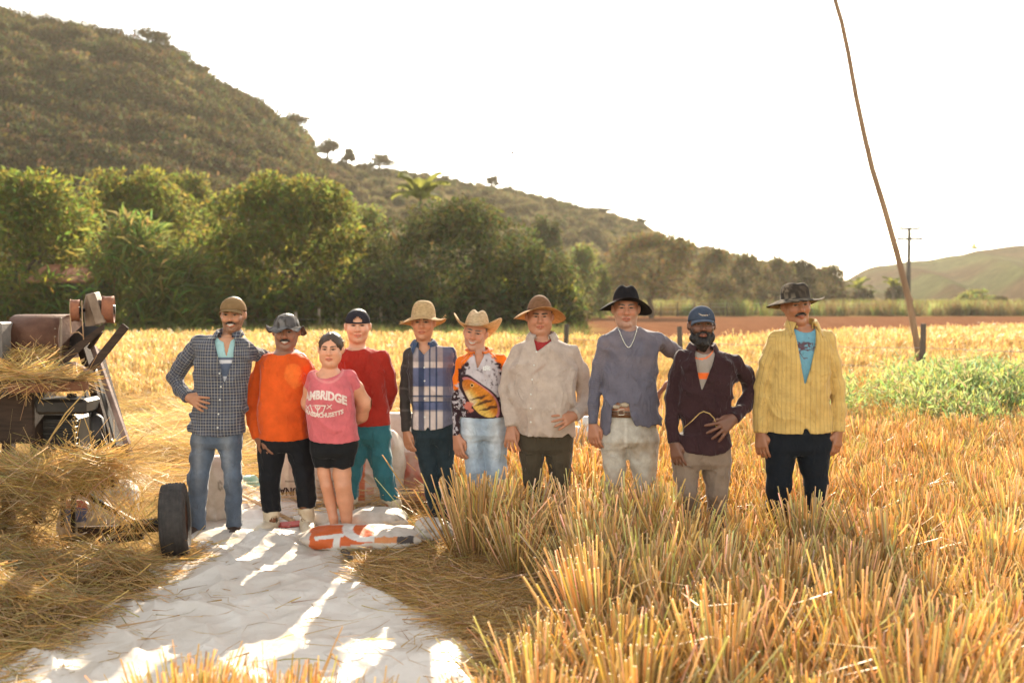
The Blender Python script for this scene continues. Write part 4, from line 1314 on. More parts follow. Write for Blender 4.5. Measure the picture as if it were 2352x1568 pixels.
# ---------------------------------------------------------------- one person
class Person:
    def __init__(s, label, crop, d, cx, cat='person'):
        s.crop = CROPS[crop]; s.d = d
        u = s.crop[0] + s.crop[1] * cx
        s.base = np.array([P(u, 784, d)[0], d, 0.0])
        s.root = tag(empty('person', s.base), label, cat, 'harvest workers standing in a row')
        s.seed = int(cx * 7 + crop * 31)
    def C(s, cx, cy, dy=0.0):
        u = s.crop[0] + s.crop[1] * cx; v = s.crop[2] + s.crop[1] * cy
        return P(u, v, s.d + dy) - s.base
    def R(s, w): return w * s.crop[1] / F * s.d
    def rows(s, data, hd, dy=0.0):
        """torso slices from (cy, left, right[, depth, forward])"""
        out = []
        for r in data:
            a = s.C(r[1], r[0], dy); b = s.C(r[2], r[0], dy)
            h = r[3] if len(r) > 3 else hd
            f = r[4] if len(r) > 4 else 0.0
            out.append((a[2], (a[0] + b[0]) / 2, dy - f, (b[0] - a[0]) / 2, h))
        return out
    def px(s, V):
        w = V + s.base; dy = w[:, 1] * CP - (w[:, 2] - CAM_H) * SP
        u = 1176 + F * w[:, 0] / dy; v = 784 - F * (w[:, 1] * SP + (w[:, 2] - CAM_H) * CP) / dy
        return (u - s.crop[0]) / s.crop[1], (v - s.crop[2]) / s.crop[1]
    def chain(s, pts):
        return [(s.C(p[0], p[1], p[3] if len(p) > 3 else 0.0), s.R(p[2])) for p in pts]

def grid_for(pts, h, pad=.06, zones=((), (), ())):
    pts = np.array(pts); lo = pts.min(0) - pad; hi = pts.max(0) + pad
    hs = h if hasattr(h, '__len__') else (h, h, h)
    return Field(*[axis(lo[i], hi[i], hs[i], zones[i]) for i in range(3)])

def interp_chain(ch, n):
    """resample limb radii along a chain for the anatomical limb inside a sleeve"""
    P_ = np.array([c[0] for c in ch]); L = np.concatenate([[0], np.cumsum(np.linalg.norm(np.diff(P_, axis=0), axis=1))]); return P_, L / L[-1]

def build_person(p, o):
    """o: description of the figure measured in the photograph"""
    root = p.root; sd = p.seed
    trows = p.rows(o['torso'], o.get('hd', .115))
    eye = p.C(*o['eye'], -.085)
    h = Head(eye, o.get('hs', 1.0), o.get('yaw', 0), o.get('pitch', 0), o.get('roll', 0))
    neck = p.C(*o['neck'], .0)
    arms = [p.chain(a) for a in o['arms']]
    legs = [p.chain(l) for l in o['legs']]
    # close legs to the ground
    for lg in legs:
        e, r = lg[-1]
        if e[2] > .09:
            lg.append((np.array([e[0], e[1], .08]), r))
    hips = p.rows(o['hips'], o.get('hhd', .105))
    _l = min(hips); hips.append((_l[0] - .035, _l[1], _l[2], _l[3] * .88, _l[4] * .75))
    # ---------- body
    pts = [h.c + np.array([-.12, -.12, -.14]), h.c + np.array([.12, .12, .13])]
    for ch in arms + legs: pts += [c[0] for c in ch]
    for hd in o['hands']:
        if hd: pts.append(p.C(*hd['tip']))
    pts += [np.array([legs[0][-1][0][0], -.2, 0.0]), np.array([r for r in (0, .12, 0)])]
    B = grid_for(pts, (.0062, .0062, .0065), .05,
                 (((h.c[0] - .085 * h.s, h.c[0] + .085 * h.s, .0034),), ((h.c[1] - .13, h.c[1] - .02, .0042),), ((h.c[2] - .125, h.c[2] + .05, .0034), )))
    bl = o.get('bare', 0)
    waist = max(r[0] for r in hips) - .01
    B.add(loft([r for r in trows if r[0] > waist] or trows, -.027, zlo=waist - .02), .02)
    B.add(loft(hips, -.028), .03)
    B.add(cone(neck + np.array([0, .01, -.03]), h.W(0, -.022, -.03), o.get('neck_r', .06), .050 * h.s * o.get('neck_k', 1.0)), .03)
    for ch in arms:
        B.add(cone(neck + np.array([0, .015, -.03]), ch[0][0] + np.array([0, 0, -.004]), o['shirt'].get('trap', .054) - .012, min(.042, ch[0][1] - .014)), .025)
    A, eyes, D = head_prims(h, o)
    for pr, k in A: B.add(pr, k * h.s)
    for pr in eyes: B.cut(pr, .012)
    for pr, k in D: B.add(pr, k * h.s)
    for i, ch in enumerate(arms):
        P_, t = interp_chain(ch, 0)
        rr = np.interp(t, [0, .25, .5, .62, 1], [.052, .047, .040, .041, .026]) * o.get('arm', 1.0)
        if o.get('bare_arms'):
            ns_ = o['shirt']['sleeve'][i] or 99
            rr = np.array([c[1] - (.012 if k < ns_ - 1 else .006 if k == ns_ - 1 else 0) for k, c in enumerate(ch)])
        else:
            rr = np.minimum(rr, np.array([max(c[1] - .017, .017) for c in ch]))
        for j in range(len(ch) - 1):
            B.add(cone(P_[j], P_[j + 1], rr[j], rr[j + 1]), .025)
        hd = o['hands'][i]
        if hd:
            w = ch[-1][0]; tip = p.C(*hd['tip'])
            for pr, k in hand_prims(w, tip - w, hd['back'], hd.get('thumb', 1), hd.get('curl', .35), hd.get('spread', .1), hd.get('s', 1.0), hd.get('tin', 0)):
                B.add(pr, k)
    for ch in legs:
        P_ = np.array([c[0] for c in ch])
        if o.get('bare_legs'):
            rr = np.array([c[1] - (.02 if k < 2 else 0) for k, c in enumerate(ch)])
        else:
            t = (P_[0, 2] - P_[:, 2]) / (P_[0, 2] - P_[-1, 2])
            rr = np.minimum(np.interp(t, [0, .3, .55, .72, 1], [.08, .068, .052, .052, .036]), np.array([c[1] - .021 for c in ch]))
        for j in range(len(ch) - 1):
            B.add(cone(P_[j], P_[j + 1], rr[j], rr[j + 1]), .012 if o.get('bare_legs') else .03)
        e = P_[-1]
        B.add(cone(np.array([e[0], e[1] + .02, .035]), np.array([e[0] + np.sign(e[0]) * .015, e[1] - .10, .026]), .026, .018), .02)
    body = field_obj('body', B, M_SKIN, root, lambda V, ids: skin_colors(h, V, o))
    # ---------- hair
    if o.get('hairdo', 'short') == 'short':
        Hf = grid_for([h.c - .12, h.c + .12], .005, .02)
        hg = o.get('hair_grow', 0); Hf.add(h.E((0, -.024, .036), (.0795 * 1.05 * o.get('wide', 1) + hg, .099 + hg, .091 + hg)), .01)
        hl = o.get('hairline', .045)
        def facecut(x, y, z):
            lx = [(x - h.c[0]) * h.B[0, i] + (y - h.c[1]) * h.B[1, i] + (z - h.c[2]) * h.B[2, i] for i in range(3)]
            lx = [q / h.s for q in lx]
            front = np.maximum(-(lx[1] - .012), (lx[2] - hl))            # in front of the ears, below the hairline
            low = lx[2] + .055
            side = np.minimum(front, low)
            return np.minimum(side, np.maximum(np.maximum(-(lx[1] + .035), lx[2] - .022), -(np.abs(lx[0]) - .06)))
        if o.get('swept'):
            gx, gy, gz = np.meshgrid(*Hf.ax, indexing='ij', sparse=True); Hf.d = Hf.d + (.0035 * vnoise(gx * 95, gy * 22, gz * 45, 3) + .003 * vnoise(gx * 40, gy * 14, gz * 22, 6)).astype(np.float32)
            Hf.cut(h.E((0, .088, -.016), (.066, .088, .084)), .006); Hf.cut((lambda x, y, z: z - (h.c[2] - .055 * h.s) + 0 * x + 0 * y, *BIG), .01)
        else:
            Hf.cut((facecut, *BIG), .008)
        hc = np.asarray(o.get('hair', (.02, .014, .01)))
        field_obj('hair', Hf, M_HAIR, root, lambda V, ids: np.tile(hc / np.array([.022, .015, .011]), (len(V), 1)))
    hc = np.asarray(o.get('hair', (.02, .014, .01)))
    hb_ = bvh_of(body)
    def onface(x, z, out):
        o0 = h.W(x, .16, z); hit = hb_.ray_cast(Vector(o0), Vector(-h.B[:, 1]))
        q = np.array(hit[0]) if hit[0] is not None else h.W(x, .08, z)
        return q + h.B[:, 1] * out
    def hairs(nm, paths, shade=1.0):
        mb = MB()
        for pth, rads in paths: mb.tube([onface(x, z, ou) for (x, z, ou) in pth], rads, 7)
        w_ = mb.build(nm, M_HAIR, root, True); set_col(w_.data, np.tile(hc / np.array([.022, .015, .011]) * shade, (len(w_.data.vertices), 1)))
    k_ = o.get('brow', .9); bz = .0235 - o.get('frown', 0) * .002
    for sx in (-1, 1):
        hairs('eyebrow', [([(sx * .011, bz - o.get('frown', 0) * .004, .0), (sx * .022, bz + .003, .0005), (sx * .036, bz + .0045, .0), (sx * .050, bz - .002, -.001)], [.0028 * k_, .0042 * k_, .0036 * k_, .0012])])
        hairs('eyelashes', [([(sx * .017, .0060, .0), (sx * .025, .0098, .0006), (sx * .036, .0100, .0006), (sx * .046, .0062, .0)], [.0008, .0016, .0017, .0009])])
    if o.get('mustache'):
        mk = o['mustache']; dr = o.get('mdroop', .6)
        hairs('mustache', [([(sx * .001, -.0485, .001), (sx * .012, -.0485 - .002 * dr, .003), (sx * .024, -.0535 - .005 * dr, .002), (sx * .035, -.060 - .010 * dr, .0)], [.0045 * mk, .0062 * mk, .0052 * mk, .0015]) for sx in (-1, 1)])
    # ---------- trousers
    pants = o['pants']
    wr = (pants.get('wr', .006), 17.0, sd)
    top = max(r[0] for r in hips)
    T = grid_for([c[0] for ch in legs for c in ch] + [np.array([r[1] - r[3], -.13, r[0]]) for r in hips] + [np.array([r[1] + r[3], .13, r[0]]) for r in hips], (.0068, .0075, .0075), .10).track()
    T.add(loft([r if k else (r[0], r[1], r[2], r[3] - .008, r[4] - .008) for k, r in enumerate(sorted(hips, reverse=True))], .0, (.003, 14, sd)), .02, 0)
    for i, ch in enumerate(legs):
        n = len(ch)
        for j in range(n - 1):
            last = j == n - 2
            T.add(cone(ch[j][0], ch[j + 1][0], ch[j][1], ch[j + 1][1], flat=last, wr=wr), .035 if j == 0 else .022, i + 1)
            T.add(cone(ch[j][0], ch[j + 1][0], ch[j][1] - .013, ch[j + 1][1] - .013, flat=last), .022, i + 1)
    if pants.get('end'):                                      # cropped legs: list of end heights
        for i, ch in enumerate(legs):
            ez = p.C(0, pants['end'][i])[2]; xm = np.mean([c[0][0] for c in ch[1:]])
            other = np.mean([c[0][0] for c in legs[1 - i][1:]])
            sgn = np.sign(xm - other); mid = (xm + other) / 2
            T.cut(((lambda ez, sgn, mid: lambda x, y, z: np.maximum(z - ez - .006 * np.sin(x * 60), -(x - mid) * sgn) + 0 * y)(ez, sgn, mid), *BIG), .006)
    else:
        T.cut((lambda x, y, z: z - .055 + .01 * np.sin(x * 40) + 0 * y, *BIG), .006)
    def pcol(V, ids):
        c = np.tile(np.asarray(pants['col'], float), (len(V), 1))
        if 'fn' in pants: c = pants['fn'](V, c, p)
        return c
    tr = field_obj(pants.get('name', 'trousers'), T, pants.get('mat', M_CLOTH), root, pcol)
    # ---------- inner shirt
    def torso_field(rows, grow, hs=.0062, wrk=None, extra=()):
        xs = [np.array([r[1] - r[3], r[2] - r[4], r[0]]) for r in rows] + [np.array([r[1] + r[3], r[2] + r[4], r[0]]) for r in rows]
        xs += [neck + np.array([0, 0, .05])] + list(extra)
        f = grid_for(xs, (hs, .0068, hs), .07).track()
        f.add(loft(rows, grow, wrk), .02, 0)
        return f
    if 'inner' in o:
        q = o['inner']
        I_ = torso_field(trows, -.019, .006)
        for ch in arms: I_.add(cone(neck + np.array([0, .015, -.03]), ch[0][0] + np.array([0, 0, -.004]), o['shirt'].get('trap', .054) - .006, min(.045, ch[0][1] - .01)), .02, 0)
        if not q.get('long'):
            iz = max(p.C(a_, b_)[2] for a_, b_ in o['shirt']['hem']) + .05
            I_.cut((lambda x, y, z: z - iz + 0 * x + 0 * y, *BIG), .004)
        nr = q.get('neck', (.075, .09, .05)); nc = neck + np.array([0, -.02, q.get('nz', .015)])
        I_.cut(ell(nc, nr), .004)
        if 'v' in q:
            zt = neck[2] + .03; zb = p.C(0, q['v'])[2]; xc = p.C(q['vx'], 0)[0]; hw = q['vw']
            I_.cut((lambda x, y, z: np.maximum(np.maximum(np.abs(x - xc) - hw * (z - zb) / (zt - zb), zb - z), y - neck[1]), *BIG), .004)
        def icol(V, ids):
            c = np.tile(np.asarray(q['col'], float), (len(V), 1))
            return q['fn'](V, c, p) if 'fn' in q else c
        inner = field_obj('undershirt', I_, M_CLOTH, root, icol)
    # ---------- shirt
    q = o['shirt']; wr = (q.get('wr', .006) * 1.15, q.get('wf', 9.5), sd + 5)
    S = torso_field(trows, 0.0, q.get('h', .0062), wr, [c[0] for ch in arms for c in ch])
    S.add(loft(trows, -.013), .016, 0)
    hz_ = min(p.C(a, b)[2] for a, b in q['hem']) - .01
    S.add(loft([r for r in hips], .006), .015, 0)
    for ch in arms:
        S.add(cone(neck + np.array([0, .012, -.03]), ch[0][0], q.get('trap', .054), ch[0][1] * .95), .03, 0)
    for i, ch in enumerate(arms):
        n = len(ch); ns = q.get('sleeve', (None, None))[i] or n
        for j in range(ns - 1):
            S.add(cone(ch[j][0], ch[j + 1][0], ch[j][1], ch[j + 1][1], flat=(j == ns - 2), wr=(q.get('swr', .0075), 15.0, sd + 11 + i)), .022, i + 1)
        for j in range(ns - 1):
            S.add(cone(ch[j][0], ch[j + 1][0], ch[j][1] - .012, ch[j + 1][1] - .010, flat=(j == ns - 2)), .016, i + 1)
        if q.get('cuff', True) and ns == n:
            a = ch[-1][0]; b = ch[-2][0]; u = unit(b - a)
            S.add(cone(a + u * .05, a + u * .002, ch[-1][1] * .98 + .003, ch[-1][1] + .003, flat=True), .004, i + 1)
    # neckline and hem
    nk = q.get('neck', (.072, .09, .045)); nc = neck + np.array([0, -.015, q.get('nz', .02)])
    S.cut(ell(nc, nk), .004)
    if 'v' in q:                                              # open front: list of (cy, x-left, x-right)
        vz = [p.C(0, r[0])[2] for r in q['v']]; vl = [p.C(r[1], r[0])[0] for r in q['v']]; vr = [p.C(r[2], r[0])[0] for r in q['v']]
        o_ = np.argsort(vz); vz = np.array(vz)[o_]; vl = np.array(vl)[o_]; vr = np.array(vr)[o_]
        def vf(x, y, z):
            l = np.interp(z, vz, vl); r = np.interp(z, vz, vr)
            return np.maximum(np.maximum(l - x, x - r), np.maximum(np.maximum(vz[0] - z, z - vz[-1]), y - neck[1]))
        S.cut((vf, *BIG), .003)
    hz = q['hem']
    hx = np.array([p.C(a, b)[0] for a, b in hz]); hzz = np.array([p.C(a, b)[2] for a, b in hz])
    armx = [c[0][0] for ch in arms for c in ch]
    tl = min(r[1] - r[3] for r in trows) ; tR = max(r[1] + r[3] for r in trows)
    rag = q.get('rag', .0012)
    def hemf(x, y, z):
        hh = np.interp(x, hx, hzz) + rag * np.sin(x * 25 + y * 30) + rag * .8 * np.sin(x * 131)
        return np.where(S_id == 0, z - hh, .02)
    S_id = S.id
    a = S.d; g = np.meshgrid(*S.ax, indexing='ij', sparse=True)
    b = -hemf(*g); S.d = np.where(S_id == 0, np.maximum(a, b), a)
    if 'pocket' in q:
        for (x0, y0, x1, y1) in q['pocket']:
            a = p.C(x0, y0); b = p.C(x1, y1)
            xm, zm, hw, hh = (a[0] + b[0]) / 2, (a[2] + b[2]) / 2, abs(b[0] - a[0]) / 2, abs(b[2] - a[2]) / 2
            pm = (np.abs(g[0] - xm) < hw) & (np.abs(g[2] - zm) < hh) & (g[1] < 0) & (S_id == 0)
            S.d = S.d - .003 * pm
    if 'placket' in q:
        px, y0, y1 = q['placket']; xm = p.C(px[0], y0)[0]; xb = p.C(px[1], y1)[0]; z1 = p.C(0, y0)[2]; z0 = p.C(0, y1)[2]
        xc = xm + (xb - xm) * (z1 - g[2]) / (z1 - z0)
        S.d = S.d - .0035 * ((np.abs(g[0] - xc) < .016) & (g[2] < z1) & (g[2] > z0) & (g[1] < 0) & (S_id == 0))
    if 'sdf' in q: q['sdf'](S, g, p)
    axes = [None] + [unit(ch[-1][0] - ch[0][0]) for ch in arms]
    def uv(V, ids):
        # woven coordinates: round the trunk and down it, or round the sleeve and along it
        yc = np.interp(V[:, 2], [r[0] for r in trows][::-1] if trows[0][0] > trows[-1][0] else [r[0] for r in trows], [r[2] for r in (trows[::-1] if trows[0][0] > trows[-1][0] else trows)])
        xc = np.mean([r[1] for r in trows])
        a = V[:, 0] - xc; s_ = np.sign(V[:, 1] - yc)
        rs = sorted(trows); hw = np.interp(V[:, 2], [r[0] for r in rs], [r[3] for r in rs]) + .012
        U = np.stack([hw * np.arcsin(np.clip(a / hw, -1, 1)), V[:, 2], 0 * a], 1)
        for i, ch in enumerate(arms):
            m = ids == i + 1
            if not m.any(): continue
            best = np.full(m.sum(), 9.0); uu = np.zeros((m.sum(), 3)); acc = 0; vv = V[m]
            for j in range(len(ch) - 1):
                A_, B_ = ch[j][0], ch[j + 1][0]; t = B_ - A_; L = np.linalg.norm(t); t = t / L
                w = vv - A_; al = np.clip(w @ t, 0, L); dd = np.linalg.norm(w - al[:, None] * t, axis=1)
                e1 = unit(np.cross(t, [0, 1, 0])); e2 = np.cross(t, e1); wq = w - al[:, None] * t
                an = np.arctan2(wq @ e1, -(wq @ e2))
                k = dd < best
                best = np.where(k, dd, best); uu[k] = np.stack([an * .055, acc + al, 0 * al], 1)[k]; acc += L
            U[m] = uu
        return U
    def scol(V, ids):
        c = np.tile(np.asarray(q['col'], float), (len(V), 1))
        return q['fn'](V, c, p, ids, uv(V, ids)) if 'fn' in q else c
    shirt = field_obj(q.get('name', 'shirt'), S, q.get('mat', M_CLOTH), root, scol, uv)
    if 'collar' in q:
        k = dict(q['collar']); collar_obj(shirt, neck + np.array(k.pop('off', (0, 0, 0))), mat=q.get('mat', M_CLOTH) if not k.pop('plain', False) else M_CLOTH, col=np.asarray(k.pop('col', q['col'])), **k)
    bv = bvh_of(shirt)
    if 'buttons' in q:
        bm_ = None
        for (bx, by) in q['buttons']:
            c = p.C(bx, by); hit = bv.ray_cast(Vector((c[0], -2, c[2])), Vector((0, 1, 0)))
            if hit[0] is None: continue
            if bm_ is None:
                b0 = MB().lathe([(0, .003), (.005, .003), (.0062, .0015), (.0062, -.002)], 10).build('button', M_BUTTON, shirt, True); bm_ = b0.data
            else:
                b0 = obj('button', bm_, None, shirt)
            b0.location = hit[0] + Vector((0, -.002, 0)); b0.rotation_euler = (math.pi / 2, 0, 0)
    return dict(h=h, neck=neck, body=body, shirt=shirt, trousers=tr, bvh=bv, legs=legs, arms=arms, trows=trows)

def shoe(p, leg, col_mat, splay=1, name='shoe', height=.085, h=.006, k=1.0):
    e = leg[-1][0]
    f = grid_for([np.array([e[0] - .12, e[1] - .24, 0]), np.array([e[0] + .12, e[1] + .1, height + .03])], h, .02)
    s = splay * .03
    f.add(cone((e[0], e[1] + .03, .04), (e[0] + s, e[1] - .11, .034), .040 * k, .041 * k), .02)
    f.add(cone((e[0] + s * .8, e[1] - .07, .03), (e[0] + s * 1.4, e[1] - .14, .024), .043 * k, .030 * k), .02)
    f.add(cone((e[0], e[1] + .01, .045), (e[0], e[1], height), .040 * k, .046 * k), .03)
    f.cut((lambda x, y, z: z - .002 + 0 * x + 0 * y, *BIG), .006)
    return field_obj(name, f, col_mat, p.root)

def boot(p, leg, top, mat, splay=1, r=.062, name='rubber_boot'):
    e = leg[-1][0]; k = np.array([np.interp(top, [leg[-1][0][2], leg[-2][0][2]], [leg[-1][0][i], leg[-2][0][i]]) for i in range(2)])
    f = grid_for([np.array([e[0] - .13, e[1] - .25, 0]), np.array([e[0] + .13, e[1] + .12, top + .02])], .0065, .03)
    s = splay * .04
    f.add(cone((e[0], e[1] + .035, .05), (e[0] + s, e[1] - .13, .042), .05, .048), .02)
    f.add(cone((e[0] + s * .8, e[1] - .08, .04), (e[0] + s * 1.4, e[1] - .17, .034), .052, .04), .02)
    f.add(cone((e[0], e[1] + .01, .06), (e[0], e[1], .15), .052, r * .88, wr=(.003, 24, 4)), .03)
    f.add(cone((e[0], e[1], .14), (k[0], k[1], top), r * .88, r, flat=True, wr=(.003, 20, 9)), .03)
    f.add(cone((k[0], k[1], top - .02), (k[0], k[1], top), r + .003, r + .004, flat=True), .004)
    f.cut(cone((k[0], k[1], top - .07), (k[0], k[1], top + .05), r - .008, r - .006), .004)
    f.cut((lambda x, y, z: z - .002 + 0 * x + 0 * y, *BIG), .006)
    return field_obj(name, f, mat, p.root)
# ================================================================== the ten workers, left to right
HL = dict(back=(-.6, -.8, 0), thumb=-1, curl=.42, tin=.4)     # hanging hand, photo left
HR = dict(back=(.6, -.8, 0), thumb=1, curl=.42, tin=.4)
def H(base, tip, **k):
    q = dict(base); q['tip'] = tip; q.update(k); return q

def splat(V, sc, seed, thr, soft=.05):
    n = fbm(V[:, 0] * sc, V[:, 1] * sc, V[:, 2] * sc, seed, 3)
    return sstep(thr - soft, thr + soft, n)

def camo(c1, c2, c3, sc=38, seed=2):
    def fn(V, T, l):
        C = np.tile(np.asarray(c1, float), (len(V), 1))
        C = mixc(C, c2, splat(V, sc, seed, .05)); C = mixc(C, c3, splat(V, sc * 1.3, seed + 7, .2))
        return C
    return fn
def strawcol(c_crown, c_brim, band=None):
    def fn(V, T, l):
        C = np.where((T == 0)[:, None], np.asarray(c_crown), np.asarray(c_brim)).astype(float)
        n = vnoise(V[:, 0] * 60, V[:, 1] * 60, V[:, 2] * 90, 5); C = C * (1 + .12 * n[:, None])
        if band is not None:
            z0, z1, cb = band
            m = (T == 0) & (l[:, 2] > z0) & (l[:, 2] < z1); C[m] = cb
        return np.clip(C, 0, 1)
    return fn

# ---- 1: tall man, tan cap, checked shirt
p = Person('tall smiling man in tan cap and dark checked shirt, hand on hip beside the wheel', 1, 7.0, 365)
r1 = build_person(p, dict(
    skin=(0.436, 0.205, 0.112), hair=(.02, .014, .01), smile=1, stubble=.62, mustache=.75, brow=1, jaw=.90, wide=.95, nose=1.1, age=1.3,
    eye=(437, 193), hs=1.0, yaw=2, pitch=3, neck=(428, 322), neck_r=.058,
    torso=[(322, 330, 510, .09), (350, 275, 545, .10), (400, 250, 562, .115), (480, 243, 562, .12), (600, 238, 537, .115), (720, 226, 527, .118), (862, 204, 517, .125)],
    hips=[(760, 245, 500, .095), (850, 228, 500, .105), (905, 225, 502, .10)],
    arms=[[(268, 352, 44), (195, 440, 46, .03), (128, 545, 44, .07), (160, 612, 38, .02), (203, 656, 33, -.07)],
          [(540, 398, 44, .03), (640, 440, 42, .22), (735, 440, 36, .34), (800, 408, 30, .26)]],
    hands=[H(HL, (296, 702, -.155), back=(-.25, -.95, .1), thumb=-1, curl=.25, spread=.3, tin=0), H(HR, (868, 440, .03), back=(.2, -.25, 1), thumb=-1, curl=.45, spread=.25)],
    legs=[[(300, 880, 66), (282, 980, 62), (262, 1100, 57, -.02), (250, 1230, 53), (252, 1392, 46)],
          [(428, 880, 66), (440, 980, 57), (452, 1100, 50, -.02), (456, 1230, 46), (458, 1375, 46)]],
    pants=dict(name='jeans', col=(.085, .105, .14), mat=M_DENIM, wr=.0075,
               fn=lambda V, c, p: mixc(c, (.21, .22, .24), .75 * np.exp(-((np.abs(V[:, 0] + .02) - .10) / .035) ** 2 - ((V[:, 2] - .62) / .24) ** 2) * (V[:, 1] < 0))),
    inner=dict(col=(.34, .52, .52), neck=(.062, .10, .05), v=430, vx=432, vw=.035,
               fn=lambda V, c, p: (lambda cy: np.where((((cy > 432) & (cy < 448)) | ((cy > 468) & (cy < 540)))[:, None], np.array([.10, .12, .17]), np.where((cy > 448)[:, None], np.array([.6, .58, .6]), c)))(p.px(V)[1])),
    shirt=dict(col=(.065, .066, .088), mat=M_CHECK, hem=[(190, 800), (215, 842), (300, 858), (400, 868), (520, 855)], wr=.010, trap=.05,
               v=[(300, 372, 475), (330, 366, 482), (420, 392, 478), (500, 412, 458), (570, 426, 432)], neck=(.066, .09, .05),
               placket=((426, 398), 560, 868), buttons=[(408, 515), (415, 588), (410, 660), (403, 738), (400, 812)],
               collar=dict(rx=.068, ry=.078, cy=.01, front_gap=.62, tip=.05, off=(0, 0, .018), stand=.04))))
p1 = p
cap_parts(r1['h'], p.root, M_FELT, np.array([.22, .13, .06]), pitch=8, visor_col=np.array([.20, .12, .055]))
shoe(p, r1['legs'][0], M_SHOE, -1); shoe(p, r1['legs'][1], M_SHOE, 1)

# ---- 2: man in orange
p = Person('laughing man in bright orange long-sleeved top and grey camouflage bucket hat', 1, 7.13, 745)
def c2(V, c, p, ids, uv):
    cx, cy = p.px(V); n = fbm(V[:, 0] * 22, V[:, 1] * 9, V[:, 2] * 22, 4) * 14
    f = sstep(58, 50, np.hypot((cx - 790 + n) / .92, (cy - 530 + n) / 1.15) + n) * (V[:, 1] < 0) * (ids == 0)
    c = mixc(c, (.80, .165, .03), f * .85)
    g = np.exp(-((cx - 765) / 60) ** 2 - ((cy - 775) / 35) ** 2) * (V[:, 1] < 0)
    return mixc(c, (.42, .055, .012), g * .55)
r2 = build_person(p, dict(
    skin=(0.264, 0.112, 0.059), hair=(.02, .015, .012), smile=1, stubble=.35, stubble_col=(.2, .17, .15), mustache=.9, brow=1, wide=1.05, jaw=1.15, nose=1.15, age=1.4,
    eye=(742, 290), hs=1.02, yaw=4, pitch=4, neck=(735, 416), neck_r=.066, neck_k=1.15,
    torso=[(410, 655, 820, .09), (440, 630, 850, .105), (480, 612, 870, .125), (560, 608, 872, .14, .01), (680, 603, 872, .155, .02), (780, 600, 878, .165, .03), (885, 612, 876, .155, .02)],
    hips=[(800, 615, 870, .13, .01), (880, 605, 885, .13), (930, 598, 892, .12)],
    arms=[[(625, 470, 44), (578, 570, 46, .02), (553, 680, 43, .03), (572, 790, 38, -.02), (596, 882, 33, -.06)],
          [(848, 475, 44), (905, 570, 42, .1), (930, 680, 38, .18), (900, 780, 32, .24)]],
    hands=[H(HL, (640, 985, -.10), back=(-.5, -.85, 0)), None],
    legs=[[(668, 900, 72), (664, 990, 70), (655, 1110, 54, -.02), (660, 1220, 52), (668, 1300, 48), (668, 1395, 40)],
          [(820, 900, 72), (832, 990, 66), (852, 1110, 53, -.02), (862, 1220, 52), (862, 1275, 46), (868, 1385, 40)]],
    pants=dict(name='cropped_trousers', mat=M_DARKCLOTH, col=(.014, .014, .016), wr=.008, end=(1292, 1266)),
    shirt=dict(name='long_sleeved_top', col=(.68, .095, .016), hem=[(590, 870), (680, 885), (780, 888), (890, 880)], wr=.007, fn=c2, neck=(.07, .10, .036), trap=.056)))
p2 = p
hat_obj('bucket_hat', r2['h'], M_FELT, p.root, camo((.10, .088, .085), (.17, .155, .145), (.06, .05, .045), 30, 3), base=(0, -.01, .036), pitch=4, roll=0,
        crown=crown_std(.087, .106, .084, 2.7, .90, dent=.008, bulge=.3),
        brim=lambda th, t: (.060 * t * (1 + .12 * np.sin(2 * th + 1)), -.030 * t ** 1.1 - .012 * t * (np.cos(th) < 0) * np.cos(th) ** 2 + t * t * (.012 * np.sin(4 * th + .6) + .008 * np.sin(7 * th) - .040 * np.exp(-((th - 2.0) / .5) ** 2) + .040 * np.exp(-((th - 1.2) / .33) ** 2) + .030 * np.exp(-((th - 4.75) / .35) ** 2))))
boot(p, r2['legs'][0], .170, M_RUBBER_W, -1, .056); boot(p, r2['legs'][1], .190, M_RUBBER_W, 1, .056)

